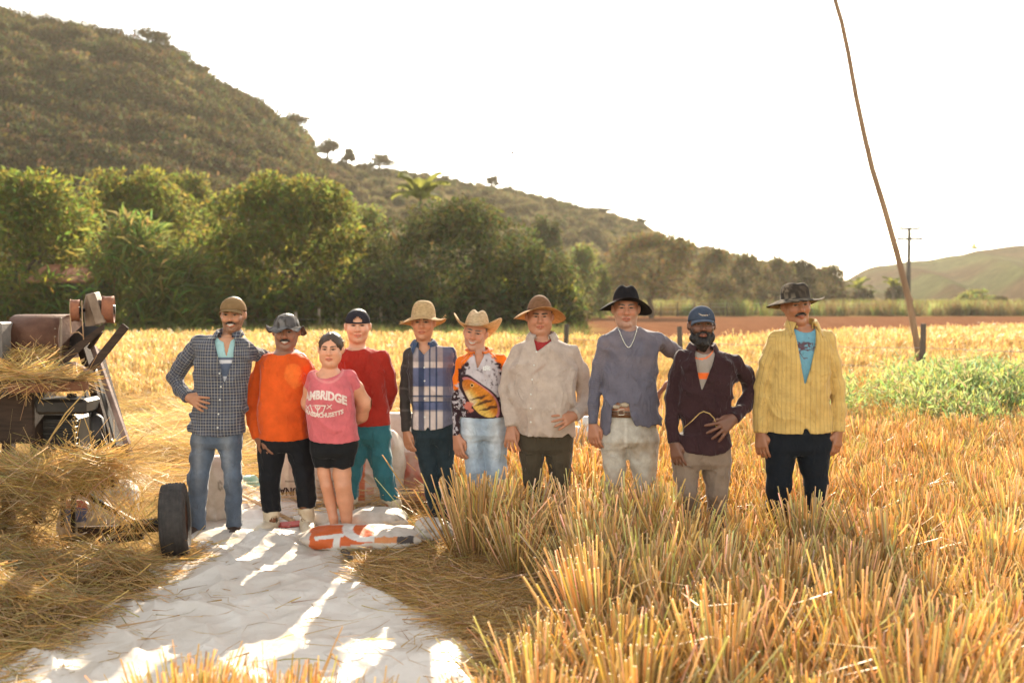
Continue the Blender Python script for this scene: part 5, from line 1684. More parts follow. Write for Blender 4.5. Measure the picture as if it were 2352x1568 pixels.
# ---- 3: woman in pink
p = Person('woman in pink printed T-shirt and black shorts with arms behind her back', 1, 6.95, 1010)
def c3(V, c, p, ids, uv):
    cx, cy = p.px(V)
    rim = sstep(9, 4, np.abs(np.hypot((cx - 985) / 1.0, (cy - 470) / 1.12) - 92)) * (V[:, 1] < 0) * (cy > 470) * (cy < 590)
    c = mixc(c, (.72, .26, .24), rim * .7)
    return c * (1 + .10 * fbm(V[:, 0] * 9, V[:, 1] * 9, V[:, 2] * 9, 8)[:, None])
r3 = build_person(p, dict(
    skin=(0.607, 0.284, 0.165), hair=(.06, .036, .022), brow=.7, wide=1.03, jaw=1.02, chub=1, lip=(1.0, .55, .55), eye_open=.85, frown=1,
    eye=(990, 388), hs=.93, yaw=0, pitch=0, neck=(990, 505), neck_r=.06, hairline=.052, hair_grow=.007, swept=True, bare_arms=True, bare_legs=True,
    torso=[(505, 925, 1065, .085), (530, 905, 1100, .105), (570, 890, 1122, .125, .01), (640, 878, 1140, .15, .03), (700, 870, 1142, .15, .03), (760, 876, 1146, .145, .025), (830, 886, 1150, .14, .02), (900, 888, 1154, .13, .01)],
    hips=[(840, 900, 1140, .12), (900, 888, 1152, .13), (960, 892, 1146, .125)],
    arms=[[(912, 545, 38, .01), (885, 610, 38, .05), (868, 690, 34, .09), (910, 770, 28, .15), (960, 815, 22, .2)],
          [(1108, 545, 40, .01), (1142, 605, 45, .03), (1188, 690, 42, .08), (1172, 760, 36, .13), (1100, 815, 25, .2)]],
    hands=[None, None], arm=1.2,
    legs=[[(950, 930, 56), (955, 1010, 52), (964, 1085, 36), (978, 1150, 33, -.01), (997, 1230, 34, .02), (1016, 1330, 25), (1026, 1400, 22)],
          [(1076, 930, 66), (1066, 1010, 64), (1064, 1085, 52), (1070, 1150, 46, -.02), (1082, 1230, 47, .0), (1090, 1330, 32), (1093, 1400, 26)]],
    pants=dict(name='shorts', mat=M_DARKCLOTH, col=(.014, .014, .015), wr=.003, end=(1046, 1048)),
    shirt=dict(name='t_shirt', col=(.60, .135, .145), hem=[(870, 880), (960, 900), (1060, 903), (1165, 893)], wr=.0065, swr=.004, fn=c3, sleeve=(2, 2), cuff=False,
               neck=(.092, .12, .078), nz=.0, trap=.045)))
p3 = p
h = r3['h']
hf = grid_for([h.W(-.07, -.2, -.16), h.W(.09, -.05, .09)], .006, .04)
hf.add(h.E((0.01, -.118, .03), (.035, .035, .035)), .02)
hf.add(cone(h.W(.01, -.125, .03), h.W(.012, -.135, -.13), .024, .012, wr=(.006, 40, 2)), .02)
field_obj('ponytail', hf, M_HAIR, p.root, flatc((2.2, 1.8, 1.5)))
wisps = MB(); rw = random.Random(4)
for i in range(46):
    a = rw.uniform(-1.9, 1.9); x, z = math.sin(a) * .078, .036 + math.cos(a) * .088
    p0 = h.W(x * .96, rw.uniform(-.05, .03), z * .97); q = h.W(x * 1.12 + rw.uniform(-.02, .02), rw.uniform(-.06, .02), z * 1.07 + rw.uniform(-.012, .022)); q2 = h.W(x * 1.2 + rw.uniform(-.03, .03), rw.uniform(-.05, .02), z * 1.02 + rw.uniform(-.035, .03))
    wisps.tube([p0, q, q2], [.0014, .0011, .0006], 4)
w = wisps.build('flyaway_hair', M_HAIR, p.root); w['kind'] = 'stuff'; set_col(w.data, np.tile((2.6, 1.9, 1.5), (len(w.data.vertices), 1)))
cc = p.C(972, 633)
project_text('CAMBRIDGE', .078, (cc[0], 0, cc[2]), r3['shirt'], M_PRINT_PALE, r3['bvh'], arc=1.5, width=.345, bold=.004)
cc = p.C(985, 742)
project_text('MASSACHUSETTS', .042, (cc[0], 0, cc[2]), r3['shirt'], M_PRINT_PALE, r3['bvh'], arc=-1.4, width=.27, bold=.002)
def decal(polys, parent, mat, bvh, pr, name='print', lift=.003, sub=0.006):
    """flat printed shapes (in the photograph's crop pixels) laid onto the cloth"""
    mb = MB()
    for poly in polys:
        pts = []
        for i in range(len(poly)):
            a = np.array(poly[i], float); b = np.array(poly[(i + 1) % len(poly)], float); n = max(1, int(np.linalg.norm(b - a) / 10))
            pts += [a + (b - a) * k / n for k in range(n)]
        V = []
        c0 = np.mean(pts, axis=0)
        for q in [c0] + pts:
            c = pr.C(*q); hit = bvh.ray_cast(Vector((c[0], -2, c[2])), Vector((0, 1, 0)))
            V.append(hit[0] + Vector((0, -lift, 0)) if hit[0] is not None else Vector((c[0], -.1, c[2])))
        n = len(pts); mb.add(V, [(0, 1 + k, 1 + (k + 1) % n) for k in range(n)])
    return mb.build(name, mat, parent)
def ribbon(pts, w):
    out = []
    for a, b in zip(pts[:-1], pts[1:]):
        a = np.array(a, float); b = np.array(b, float); t = b - a; n = np.array([-t[1], t[0]]) / (np.linalg.norm(t) + 1e-6) * w / 2
        out.append([a + n, b + n, b - n, a - n])
    return out
decal(ribbon([(912, 690), (925, 722), (955, 738), (985, 722), (998, 690)], 6) + ribbon([(905, 688), (1003, 688)], 7) + ribbon([(940, 694), (955, 715), (970, 694)], 6) + ribbon([(955, 690), (955, 735)], 5)
      + ribbon([(880, 690), (905, 712)], 5) + ribbon([(1005, 705), (1035, 682)], 5) + ribbon([(884, 712), (904, 692)], 4) + ribbon([(1010, 682), (1034, 706)], 4), r3['shirt'], M_PRINT_PALE, r3['bvh'], p, 'crest_print')
shoe(p, r3['legs'][0], M_SHOE, -1, 'sandal', .03, k=.78); shoe(p, r3['legs'][1], M_SHOE, 1, 'sandal', .03, k=.78)

# ---- 4: youth in red
p = Person('young man in plain red long-sleeved top and backwards dark cap, behind the woman', 1, 7.45, 1190)
r4 = build_person(p, dict(
    skin=(0.607, 0.297, 0.178), hair=(.03, .02, .014), smile=.6, brow=.8, wide=1.04, jaw=1.06, gaze=.003,
    eye=(1152, 254), hs=1.02, yaw=8, pitch=0, neck=(1146, 388), neck_r=.062, neck_k=1.1,
    torso=[(382, 1085, 1215, .085), (408, 1062, 1260, .1), (450, 1045, 1300, .115), (560, 1050, 1318, .12), (700, 1072, 1318, .115), (815, 1088, 1328, .115)],
    hips=[(740, 1095, 1320, .1), (820, 1090, 1332, .11), (880, 1090, 1338, .11)],
    arms=[[(1070, 440, 40, .0), (1050, 540, 38, .06), (1045, 640, 34, .1), (1090, 720, 30, .15), (1150, 770, 26, .19)],
          [(1292, 440, 42, .0), (1325, 530, 41, .03), (1338, 620, 38, .07), (1308, 705, 33, .13), (1230, 770, 27, .19)]],
    hands=[None, None],
    legs=[[(1150, 870, 66), (1140, 980, 60), (1128, 1090, 45), (1115, 1200, 38), (1105, 1370, 36)],
          [(1268, 870, 70), (1275, 980, 66), (1300, 1090, 54, -.02), (1335, 1222, 48), (1352, 1350, 42)]],
    pants=dict(name='sweatpants', col=(.035, .13, .15), wr=.009, end=(1228, 1228)),
    shirt=dict(name='long_sleeved_top', col=(.36, .028, .018), hem=[(1080, 800), (1180, 812), (1340, 808)], wr=.007, neck=(.074, .10, .04), trap=.052)))
p4 = p
cap_parts(r4['h'], p.root, M_FELT, np.array([.028, .024, .03]), backwards=True, pitch=4)
boot(p, r4['legs'][1], .212, M_RUBBER_W, 1, .066); boot(p, r4['legs'][0], .2, M_RUBBER_W, -1, .05)

# ---- 5: youth in straw hat, plaid shirt
p = Person('young man in frayed straw hat and navy and cream plaid shirt', 2, 7.4, 300)
def c5(V, c, p, ids, uv):
    cx, cy = p.px(V)
    pale = np.array([.30, .25, .255]); navy = np.array([.025, .04, .085]); cream = np.array([.58, .47, .42]); blue = np.array([.12, .13, .215]); dk = np.array([.05, .04, .036])
    c = np.tile(pale, (len(V), 1))
    band = lambda a, b, q=cy: sstep(a - 3, a + 3, q) * (1 - sstep(b - 3, b + 3, q))
    c = mixc(c, cream, band(466, 504)); c = mixc(c, blue, band(504, 622)); c = mixc(c, cream, band(622, 680)); c = mixc(c, navy, band(678, 686)); c = mixc(c, cream * .8, band(690, 716)); c = mixc(c, navy, band(716, 724)); c = mixc(c, blue, band(724, 770)); c = mixc(c, cream, band(780, 900))
    for a, b, col, k in ((218, 254, navy, .85), (285, 294, navy, .95), (326, 336, navy, .95)):
        c = mixc(c, col, band(a, b, cx) * k)
    c = mixc(c, blue * .75, band(372, 440, cx) * .85)
    c = mixc(c, dk, (1 - sstep(180, 188, cx)) * .95)
    sl = ids == 1; sr = ids == 2
    c[sl] = np.where((np.abs(uv[sl, 0] - .02) < .008)[:, None] | (np.abs((uv[sl, 1] % .17) - .08) < .008)[:, None], dk * 1.9, dk)
    c[sr] = np.where((np.abs(uv[sr, 0]) < .012)[:, None], cream * .6, navy * 1.3 + dk * .4)
    c[V[:, 1] > .02] = dk
    return c
r5 = build_person(p, dict(
    skin=(0.475, 0.218, 0.119), hair=(.02, .014, .01), brow=1.1, wide=.93, jaw=.9, eye_open=1.0, nose=1.05,
    eye=(238, 214), hs=1.03, yaw=-3, pitch=0, neck=(252, 372), neck_r=.058,
    torso=[(358, 205, 330, .08), (385, 175, 375, .095), (430, 140, 425, .11), (520, 148, 425, .115), (650, 168, 430, .11), (760, 176, 432, .11), (890, 165, 438, .115)],
    hips=[(800, 190, 430, .1), (880, 178, 436, .105), (940, 182, 438, .1)],
    arms=[[(158, 422, 38, 0), (140, 540, 36, .01), (130, 665, 33, .02), (133, 790, 31, 0), (140, 905, 28, -.03)],
          [(420, 412, 38, .0), (440, 540, 36, .04), (450, 660, 33, .08), (452, 780, 30, .08), (456, 880, 27, .06)]],
    hands=[H(HL, (160, 1020, -.05)), H(HR, (462, 990, .06))],
    legs=[[(250, 910, 70), (258, 1010, 66), (290, 1170, 54, -.02), (308, 1300, 48), (332, 1460, 42)],
          [(374, 910, 66), (384, 1010, 60), (398, 1170, 46, -.02), (418, 1300, 42), (424, 1450, 38)]],
    pants=dict(name='jeans', col=(.02, .03, .036), mat=M_DENIM, wr=.006),
    shirt=dict(col=(.3, .25, .26), hem=[(150, 862), (200, 888), (270, 890), (285, 862), (300, 888), (380, 872), (445, 850)], wr=.008, fn=c5, neck=(.064, .09, .05), h=.0056,
               v=[(340, 218, 302), (375, 220, 298), (415, 255, 262)], placket=((262, 272), 425, 885), buttons=[(264, 495), (266, 578), (265, 690), (266, 805)],
               collar=dict(rx=.064, ry=.074, cy=.01, front_gap=.55, tip=.048, off=(0, 0, .012), stand=.042, col=(.05, .075, .14)))))
p5 = p
STR = np.array([.66, .46, .24])
hat_obj('straw_hat', r5['h'], M_STRAWHAT, p.root, strawcol(STR, STR * np.array([.95, .86, .75])), base=(0, -.01, .034), pitch=7,
        crown=crown_std(.088, .107, .122, 3.6, .84, bulge=.08),
        brim=lambda th, t: (.074 * t * (1 + .06 * np.sin(7 * th) * t), -.022 * t - .024 * t * np.sin(th) ** 2 - .02 * t * (np.cos(th) < 0) * np.cos(th) ** 2 + .010 * t * t * np.sin(3 * th + 1.2) + t * t * (.034 * np.exp(-((th - 1.55) / .5) ** 2) - .018 * np.exp(-((th - 4.6) / .6) ** 2)) - .012 * t * np.cos(2 * th)))
fr = MB(); rw = random.Random(8); h = r5['h']
for i in range(90):
    th = rw.uniform(0, 2 * math.pi); r0 = .152 + rw.uniform(-.006, .004)
    z = .034 - .02 + .034 * math.exp(-((th - 1.55) / .5) ** 2) - .018 * math.exp(-((th - 4.6) / .6) ** 2) - .012 * math.cos(2 * th) + .012 * math.sin(2 * th + 1.2)
    x, f = math.sin(th) * (r0 + .006), math.cos(th) * (r0 + .024); e = rw.uniform(.012, .035)
    fr.tube([h.W(x, f - .01, z), h.W(x * (1 + e * 4), f * (1 + e * 4) - .01, z + rw.uniform(-.012, .014))], [.0018, .0009], 4)
w = fr.build('frayed_edge', M_STRAWHAT, p.root); w['kind'] = 'stuff'; set_col(w.data, np.tile(STR, (len(w.data.vertices), 1)))
shoe(p, r5['legs'][0], M_SHOE, -1); shoe(p, r5['legs'][1], M_SHOE, 1)

# ---- 6: cowboy hat, fish jersey
p = Person('older man in pale straw cowboy hat and orange and black jersey with fish print', 2, 7.25, 620)
def c6(V, c, p, ids, uv):
    cx, cy = p.px(V)
    n = fbm(V[:, 0] * 30, V[:, 1] * 30, V[:, 2] * 45, 5) * 42; n2 = fbm(V[:, 0] * 55, V[:, 1] * 55, V[:, 2] * 55, 11, 3)
    blk = np.array([.035, .018, .022]); wht = np.array([.52, .45, .46]); org = np.array([.80, .17, .015])
    C = np.tile(blk, (len(V), 1))
    mid = 612
    chest = 1 - sstep(0, 26, np.abs(cx - mid - 8) - (70 + (cy - 430) * .28) + n * 1.3)
    C = mixc(C, wht * (1 - .35 * np.clip(n2, 0, 1))[:, None], chest * (cy > 400) * (cy < 690))
    C = mixc(C, wht * .9, sstep(.12, .22, n2) * (cy > 560) * (np.abs(cx - mid) > 95))
    lim = 560 - 130 * np.exp(-((np.abs(cx - mid) - 60) / 50) ** 2) - 70 * (np.abs(cx - mid) < 60)
    orange = sstep(6, -10, cy + n - (400 + np.clip(np.abs(cx - mid) - 45, 0, 120) * 1.25))
    C = mixc(C, org, orange)
    C = mixc(C, blk * 1.3, sstep(.32, .4, n2) * chest * .6)
    # the fish
    qx, qy = cx - 605, cy - 695; s = qx * .667 + qy * .745; t = qx * .745 - qy * .667
    front = (V[:, 1] < .0) & (ids == 0)
    r = (s / 150) ** 2 + (t / (66 + 10 * np.sin(s / 60))) ** 2
    C = mixc(C, blk, sstep(1.75, 1.45, r + n * .004) * front)
    C = mixc(C, (.45, .16, .16), sstep(1.3, 1.2, r) * front * (t > 0))
    f = sstep(1.05, .96, r) * front
    sc = .82 + .3 * np.sin(s / 3.1 + 2 * np.sin(t / 4)) * np.sin(t / 3.1) * .5 + .25 * n2
    C = mixc(C, (.66, .22, .03), f)
    C = mixc(C, (.74, .46, .10), f * sstep(18, -30, t) * .95); C = mixc(C, (.74, .56, .34), f * sstep(-12, -48, t) * (s < 10) * .9)
    for a, wd in ((-4, 9), (40, 13), (86, 12)):
        C = mixc(C, (.07, .035, .025), f * sstep(wd + 3, wd - 4, np.abs(s - a - t * .45 + n * .3) + (np.abs(t) / 60) ** 2 * wd) * .92)
    C = mixc(C, (.62, .15, .02), f * sstep(-72, -104, s + n * .2) * .75)
    C = np.where(f[:, None] > .5, C * sc[:, None], C)
    C = mixc(C, (.03, .015, .01), sstep(9, 6, np.hypot(cx - 556, cy - 614)) * front); C = mixc(C, (.7, .5, .2), sstep(2.5, 1.5, np.abs(np.hypot(cx - 556, cy - 614) - 10)) * front * .8)
    C = mixc(C, (.55, .16, .11), sstep(28, 16, np.hypot(cx - 536, (cy - 738) * .6) + n * .9) * front * .9)
    # sleeves
    sl = ids > 0
    along = uv[:, 1]
    cs = np.where((n2 > .06)[:, None], wht * .8, blk)
    cs = mixc(cs, org, sstep(.20, .16, along + n * .002))
    C[sl] = cs[sl]
    return C
r6 = build_person(p, dict(
    skin=(0.462, 0.205, 0.119), hair=(.10, .08, .07), smile=1, brow=.8, wide=.93, jaw=.92, stubble=.3, nose=1.2, age=2.0, stubble_col=(.4, .34, .3), eye_open=.8,
    eye=(566, 283), hs=1.02, yaw=-8, pitch=2, roll=10, neck=(600, 412), neck_r=.058,
    torso=[(400, 545, 655, .08), (425, 515, 700, .1), (465, 478, 752, .115), (560, 472, 768, .12), (680, 476, 766, .12), (815, 482, 772, .12)],
    hips=[(760, 492, 765, .1), (830, 476, 776, .115), (920, 484, 776, .11)],
    arms=[[(495, 468, 38, 0), (472, 570, 34, 0), (460, 700, 29, -.01), (458, 820, 26, -.03), (460, 935, 22, -.05)],
          [(740, 460, 40, 0), (775, 570, 36, .03), (792, 690, 31, .05), (780, 790, 27, .04), (768, 885, 23, .02)]],
    hands=[H(HL, (478, 1080, -.08), s=1.05), H(HR, (755, 1010, 0))],
    legs=[[(555, 920, 70), (560, 1010, 66), (578, 1150, 56, -.01), (585, 1300, 52), (590, 1480, 48)],
          [(700, 920, 74), (705, 1010, 70), (712, 1150, 62, -.01), (716, 1300, 55), (716, 1480, 50)]],
    pants=dict(name='jeans', col=(.26, .31, .37), mat=M_DENIM, wr=.009,
               fn=lambda V, c, p: mixc(c, (.52, .54, .56), .8 * np.exp(-((np.abs(V[:, 0]) - .10) / .05) ** 2 - ((V[:, 2] - .72) / .2) ** 2) * (V[:, 1] < 0))),
    shirt=dict(name='fishing_jersey', col=(.5, .1, .02), hem=[(460, 806), (620, 814), (790, 806)], wr=.0055, fn=c6, h=.0056, neck=(.062, .09, .05), trap=.05,
               v=[(395, 572, 640), (430, 578, 632), (500, 592, 598)],
               collar=dict(rx=.064, ry=.074, cy=.008, front_gap=.42, tip=.006, off=(0, 0, .0), stand=.036, fall=.008, col=(.78, .17, .02)))))
p6 = p
hat_obj('cowboy_hat', r6['h'], M_STRAWHAT, p.root, strawcol((.70, .52, .32), (.70, .5, .29), (.032, .050, np.array([.42, .28, .15]))), base=(0, -.012, .036), pitch=11, roll=-4, nr=(18, 10),
        crown=crown_std(.087, .109, .135, 3.0, .76, dent=.028, pinch=.16),
        brim=lambda th, t: (.112 * t * (1 - .25 * t * np.abs(np.sin(th)) ** 2), np.where(np.cos(th) > 0, -.012, -.05) * np.cos(th) ** 2 * t ** 1.3 + t ** 1.7 * .088 * np.abs(np.sin(th)) ** 2.2))
cc = p.C(652, 502)
project_text('KING', .036, (cc[0], 0, cc[2]), r6['shirt'], M_PRINT_WHITE, r6['bvh'], width=.052, bold=.0025)
decal(ribbon([(642, 487), (650, 482), (657, 487), (663, 484)], 4), r6['shirt'], M_PRINT_WHITE, r6['bvh'], p, 'crown_print')
shoe(p, r6['legs'][0], M_SHOE, -1); shoe(p, r6['legs'][1], M_SHOE, 1)

# ---- 7: beige shirt
p = Person('heavyset man in beige button shirt and wide brown-crowned straw hat, hand on hip', 2, 7.12, 1010)
def c7(V, c, p, ids, uv):
    cx, cy = p.px(V); q = (cx - 985) * .8 - (cy - 510) * .6; w = (cx - 985) * .6 + (cy - 510) * .8
    c = mixc(c, (.30, .17, .12), .6 * np.exp(-(q / 50) ** 2 - (w / 9) ** 2) * (V[:, 1] < 0) * (ids == 0))
    return mixc(c, (.40, .28, .22), .5 * np.clip(fbm(V[:, 0] * 7, V[:, 1] * 7, V[:, 2] * 7, 3), 0, 1))
r7 = build_person(p, dict(
    skin=(0.409, 0.185, 0.106), hair=(.03, .022, .016), smile=.4, brow=.95, wide=1.1, jaw=1.22, chub=1, nose=1.1, eye_open=.6,
    eye=(988, 180), hs=1.0, yaw=1, pitch=2, neck=(1000, 322), neck_r=.068, neck_k=1.22,
    torso=[(312, 915, 1075, .095), (345, 875, 1130, .11), (400, 830, 1190, .13), (500, 806, 1206, .15, .01), (620, 798, 1206, .165, .02), (740, 808, 1204, .175, .03), (840, 826, 1202, .165, .02), (930, 848, 1206, .15, .01)],
    hips=[(840, 850, 1190, .13), (930, 846, 1196, .13), (1010, 850, 1192, .12)],
    arms=[[(855, 405, 52, 0), (800, 520, 54, 0), (775, 650, 51, 0), (790, 770, 45, -.03), (806, 872, 37, -.06)],
          [(1180, 415, 54, 0), (1238, 530, 54, .03), (1278, 665, 50, .06), (1258, 762, 46, -.03), (1205, 806, 39, -.12)]],
    hands=[H(HL, (795, 1015, -.1), back=(-.45, -.9, 0), curl=.4, spread=.35, s=1.08), H(HR, (1072, 862, -.245), back=(.15, -1, .1), thumb=1, curl=.22, spread=.28, tin=0, s=1.05)],
    legs=[[(935, 960, 84), (935, 1070, 76), (938, 1210, 60, -.01), (945, 1340, 54), (950, 1540, 48)],
          [(1108, 960, 88), (1108, 1070, 82), (1112, 1210, 66, -.01), (1112, 1340, 58), (1112, 1540, 50)]],
    pants=dict(name='trousers', col=(.062, .048, .032), wr=.009),
    inner=dict(col=(.30, .03, .03), neck=(.066, .10, .04), nz=.012),
    shirt=dict(col=(.44, .345, .285), hem=[(830, 890), (880, 918), (1000, 922), (1120, 928), (1160, 905), (1195, 948), (1215, 940)], wr=.013, fn=c7, neck=(.074, .10, .05), trap=.056,
               v=[(290, 955, 1048), (330, 948, 1058), (392, 962, 972)], placket=((966, 922), 395, 925), buttons=[(961, 396), (946, 478), (934, 566), (926, 656), (924, 742), (925, 828)],
               collar=dict(rx=.078, ry=.086, cy=.008, front_gap=.58, tip=.05, off=(0, 0, .01), stand=.04, fall=.048))))
p7 = p
hat_obj('straw_hat', r7['h'], M_STRAWHAT, p.root, strawcol((.26, .125, .06), (.52, .30, .13), (.03, .06, np.array([.13, .06, .035]))), base=(0, -.012, .036), pitch=10, nr=(16, 10),
        crown=crown_std(.089, .109, .118, 2.1, .92),
        brim=lambda th, t: (.098 * t, -.016 * t ** 1.4 * (1 + .3 * np.cos(th)) - .030 * t ** 2 * np.sin(th) ** 2 - .05 * t ** 1.5 * np.cos(th) ** 2 * (np.cos(th) < 0) + .016 * t * t * np.sin(2 * th + .4) + .020 * t * np.cos(th) ** 2 * (np.cos(th) > 0)))
shoe(p, r7['legs'][0], M_SHOE, -1); shoe(p, r7['legs'][1], M_SHOE, 1)

# ---- 8: grey shirt, torn hem
p = Person('man in black brimmed hat, silver chain and grey long-sleeved shirt with torn hem', 3, 6.92, 310)
def c8(V, c, p, ids, uv):
    n = fbm(V[:, 0] * 8, V[:, 1] * 8, V[:, 2] * 8, 6)
    c = mixc(c, (.27, .20, .19), .55 * np.clip(.3 + n, 0, 1) * sstep(1.0, 1.4, V[:, 2]))
    sl = (ids > 0) & (uv[:, 1] > .02)
    ring = (np.sin(uv[:, 1] * 420) > .2)
    return np.where((sl & ring)[:, None], c * .86, c)
def pc8(V, c, p):
    cx, cy = p.px(V); n = fbm(V[:, 0] * 9, V[:, 1] * 9, V[:, 2] * 9, 2)
    c = mixc(c, (.24, .165, .10), .75 * np.clip(n * 1.4 + .25, 0, 1))
    return mixc(c, (.55, .5, .44), .7 * np.exp(-((cx - 295) / 9) ** 2) * (cy < 1040) * (V[:, 1] < 0))
r8 = build_person(p, dict(
    skin=(0.396, 0.172, 0.099), hair=(.08, .065, .055), brow=.8, wide=.98, jaw=1.06, stubble=.4, nose=1.15, age=1.8, stubble_col=(.3, .24, .2), eye_open=.65, frown=1,
    eye=(300, 212), hs=1.07, yaw=-4, pitch=0, neck=(312, 345), neck_r=.063, neck_k=1.1,
    torso=[(330, 240, 395, .085), (355, 205, 440, .105), (420, 155, 495, .12), (540, 148, 490, .125), (650, 152, 476, .13, .01), (760, 152, 488, .135, .015), (900, 158, 504, .13, .01), (975, 150, 510, .13)],
    hips=[(800, 178, 468, .115), (880, 155, 480, .12), (1000, 146, 490, .115)],
    arms=[[(175, 418, 46, 0), (140, 540, 42, 0), (115, 660, 39, 0), (103, 780, 34, -.02), (100, 900, 29, -.04)],
          [(478, 405, 50, .02), (560, 455, 46, .09), (650, 520, 40, .18), (610, 610, 34, .22), (540, 668, 29, .21), (480, 735, 24, .20)]],
    hands=[H(HL, (112, 1050, -.07), s=1.06), H(HR, (430, 780, .19), back=(0, 1, 0))],
    legs=[[(225, 1000, 80), (226, 1090, 70), (232, 1250, 54, -.01), (235, 1400, 50), (235, 1600, 46)],
          [(395, 1000, 88), (396, 1090, 82), (408, 1250, 62, -.01), (410, 1400, 54), (410, 1600, 48)]],
    pants=dict(name='jeans', col=(.40, .36, .31), mat=M_DENIM, wr=.0075, fn=pc8),
    shirt=dict(col=(.125, .115, .145), hem=[(140, 955), (168, 962), (196, 948), (202, 880), (206, 800), (222, 772), (262, 764), (302, 772), (312, 850), (330, 882), (350, 902), (372, 892), (410, 908), (470, 900), (520, 905)], rag=.005, wr=.010, wf=10, fn=c8,
               sleeve=(None, 4), cuff=False, neck=(.072, .10, .045), trap=.054, swr=.005)))
p8 = p
hat_obj('felt_hat', r8['h'], M_FELT, p.root, strawcol((.013, .011, .012), (.014, .012, .013), (.040, .058, np.array([.09, .05, .045]))), base=(0, -.012, .036), pitch=8, nr=(18, 10), roll=2,
        crown=crown_std(.087, .109, .122, 2.7, .82, dent=.02, pinch=.2),
        brim=lambda th, t: (.084 * t, .012 * t * np.cos(th) ** 2 * (np.cos(th) > 0) - t ** 1.5 * .056 * np.abs(np.sin(th)) ** 1.6 - .03 * t * (np.cos(th) < 0) * np.cos(th) ** 2 + .012 * t * t * np.sin(2 * th)))
# belt and buckle seen through the tear, and the chain round the neck
hr = p.rows([(820, 160, 478, .121), (850, 158, 480, .122)], .12)
zb = (hr[0][0] + hr[1][0]) / 2
ring = []
for dz, g in ((-.02, .004), (-.02, .009), (.02, .009), (.02, .004)):
    ring.append([(hr[0][1] + math.cos(a) * (hr[0][3] + g), hr[0][2] - math.sin(a) * (hr[0][4] + g), zb + dz) for a in np.linspace(0, 2 * math.pi, 48, endpoint=False)])
b = MB()
b.add([q for r_ in ring for q in r_], [(i * 48 + k, i * 48 + (k + 1) % 48, ((i + 1) % 4) * 48 + (k + 1) % 48, ((i + 1) % 4) * 48 + k) for i in range(4) for k in range(48)])
belt = b.build('belt', M_LEATHER, p.root, True)
bx = p.C(268, 832, -.15)
MB().beam(bx + np.array([-.02, -.002, -.018]), bx + np.array([.02, -.002, -.018]), .004, .005).beam(bx + np.array([-.02, -.002, .018]), bx + np.array([.02, -.002, .018]), .004, .005).beam(bx + np.array([-.02, -.002, -.02]), bx + np.array([-.02, -.002, .02]), .005, .004, (1, 0, 0)).beam(bx + np.array([.02, -.002, -.02]), bx + np.array([.02, -.002, .02]), .005, .004, (1, 0, 0)).build('buckle', M_SILVER, belt)
# pale lining turned out at the waist
lf = grid_for([p.C(225, 770, -.16), p.C(305, 830, -.1)], .005, .03)
lf.add(cone(p.C(232, 800, -.125), p.C(300, 790, -.125), .014, .018, wr=(.008, 30, 3)), .01)
lf.add(cone(p.C(250, 785, -.125), p.C(290, 780, -.125), .014, .012, wr=(.008, 30, 5)), .01)
field_obj('turned_out_lining', lf, M_CLOTH, p.root, lambda V, ids: np.tile((.42, .33, .24), (len(V), 1)))
ch = MB(); cp = []
for t in np.linspace(-1, 1, 44):
    cx = 299 + 56 * t; cy = 442 - 118 * abs(t) ** 1.7
    c = p.C(cx, cy); hit = r8['bvh'].ray_cast(Vector((c[0], -2, c[2])), Vector((0, 1, 0)))
    hb = bvh_of(r8['body']).ray_cast(Vector((c[0], -2, c[2])), Vector((0, 1, 0))) if t in (-1, 1) else hit
    y = hit[0].y if hit[0] is not None else -.06
    cp.append(np.array([c[0], min(y, -.02) - .004, c[2]]))
for a, b_ in zip(cp[:-1], cp[1:]):
    ch.tube([a, (a * .5 + b_ * .5) + np.array([0, -.002, 0]), b_], [.0032, .0044, .0032], 5)
ch.build('neck_chain', M_SILVER, p.root, True)
shoe(p, r8['legs'][0], M_SHOE, -1); shoe(p, r8['legs'][1], M_SHOE, 1)

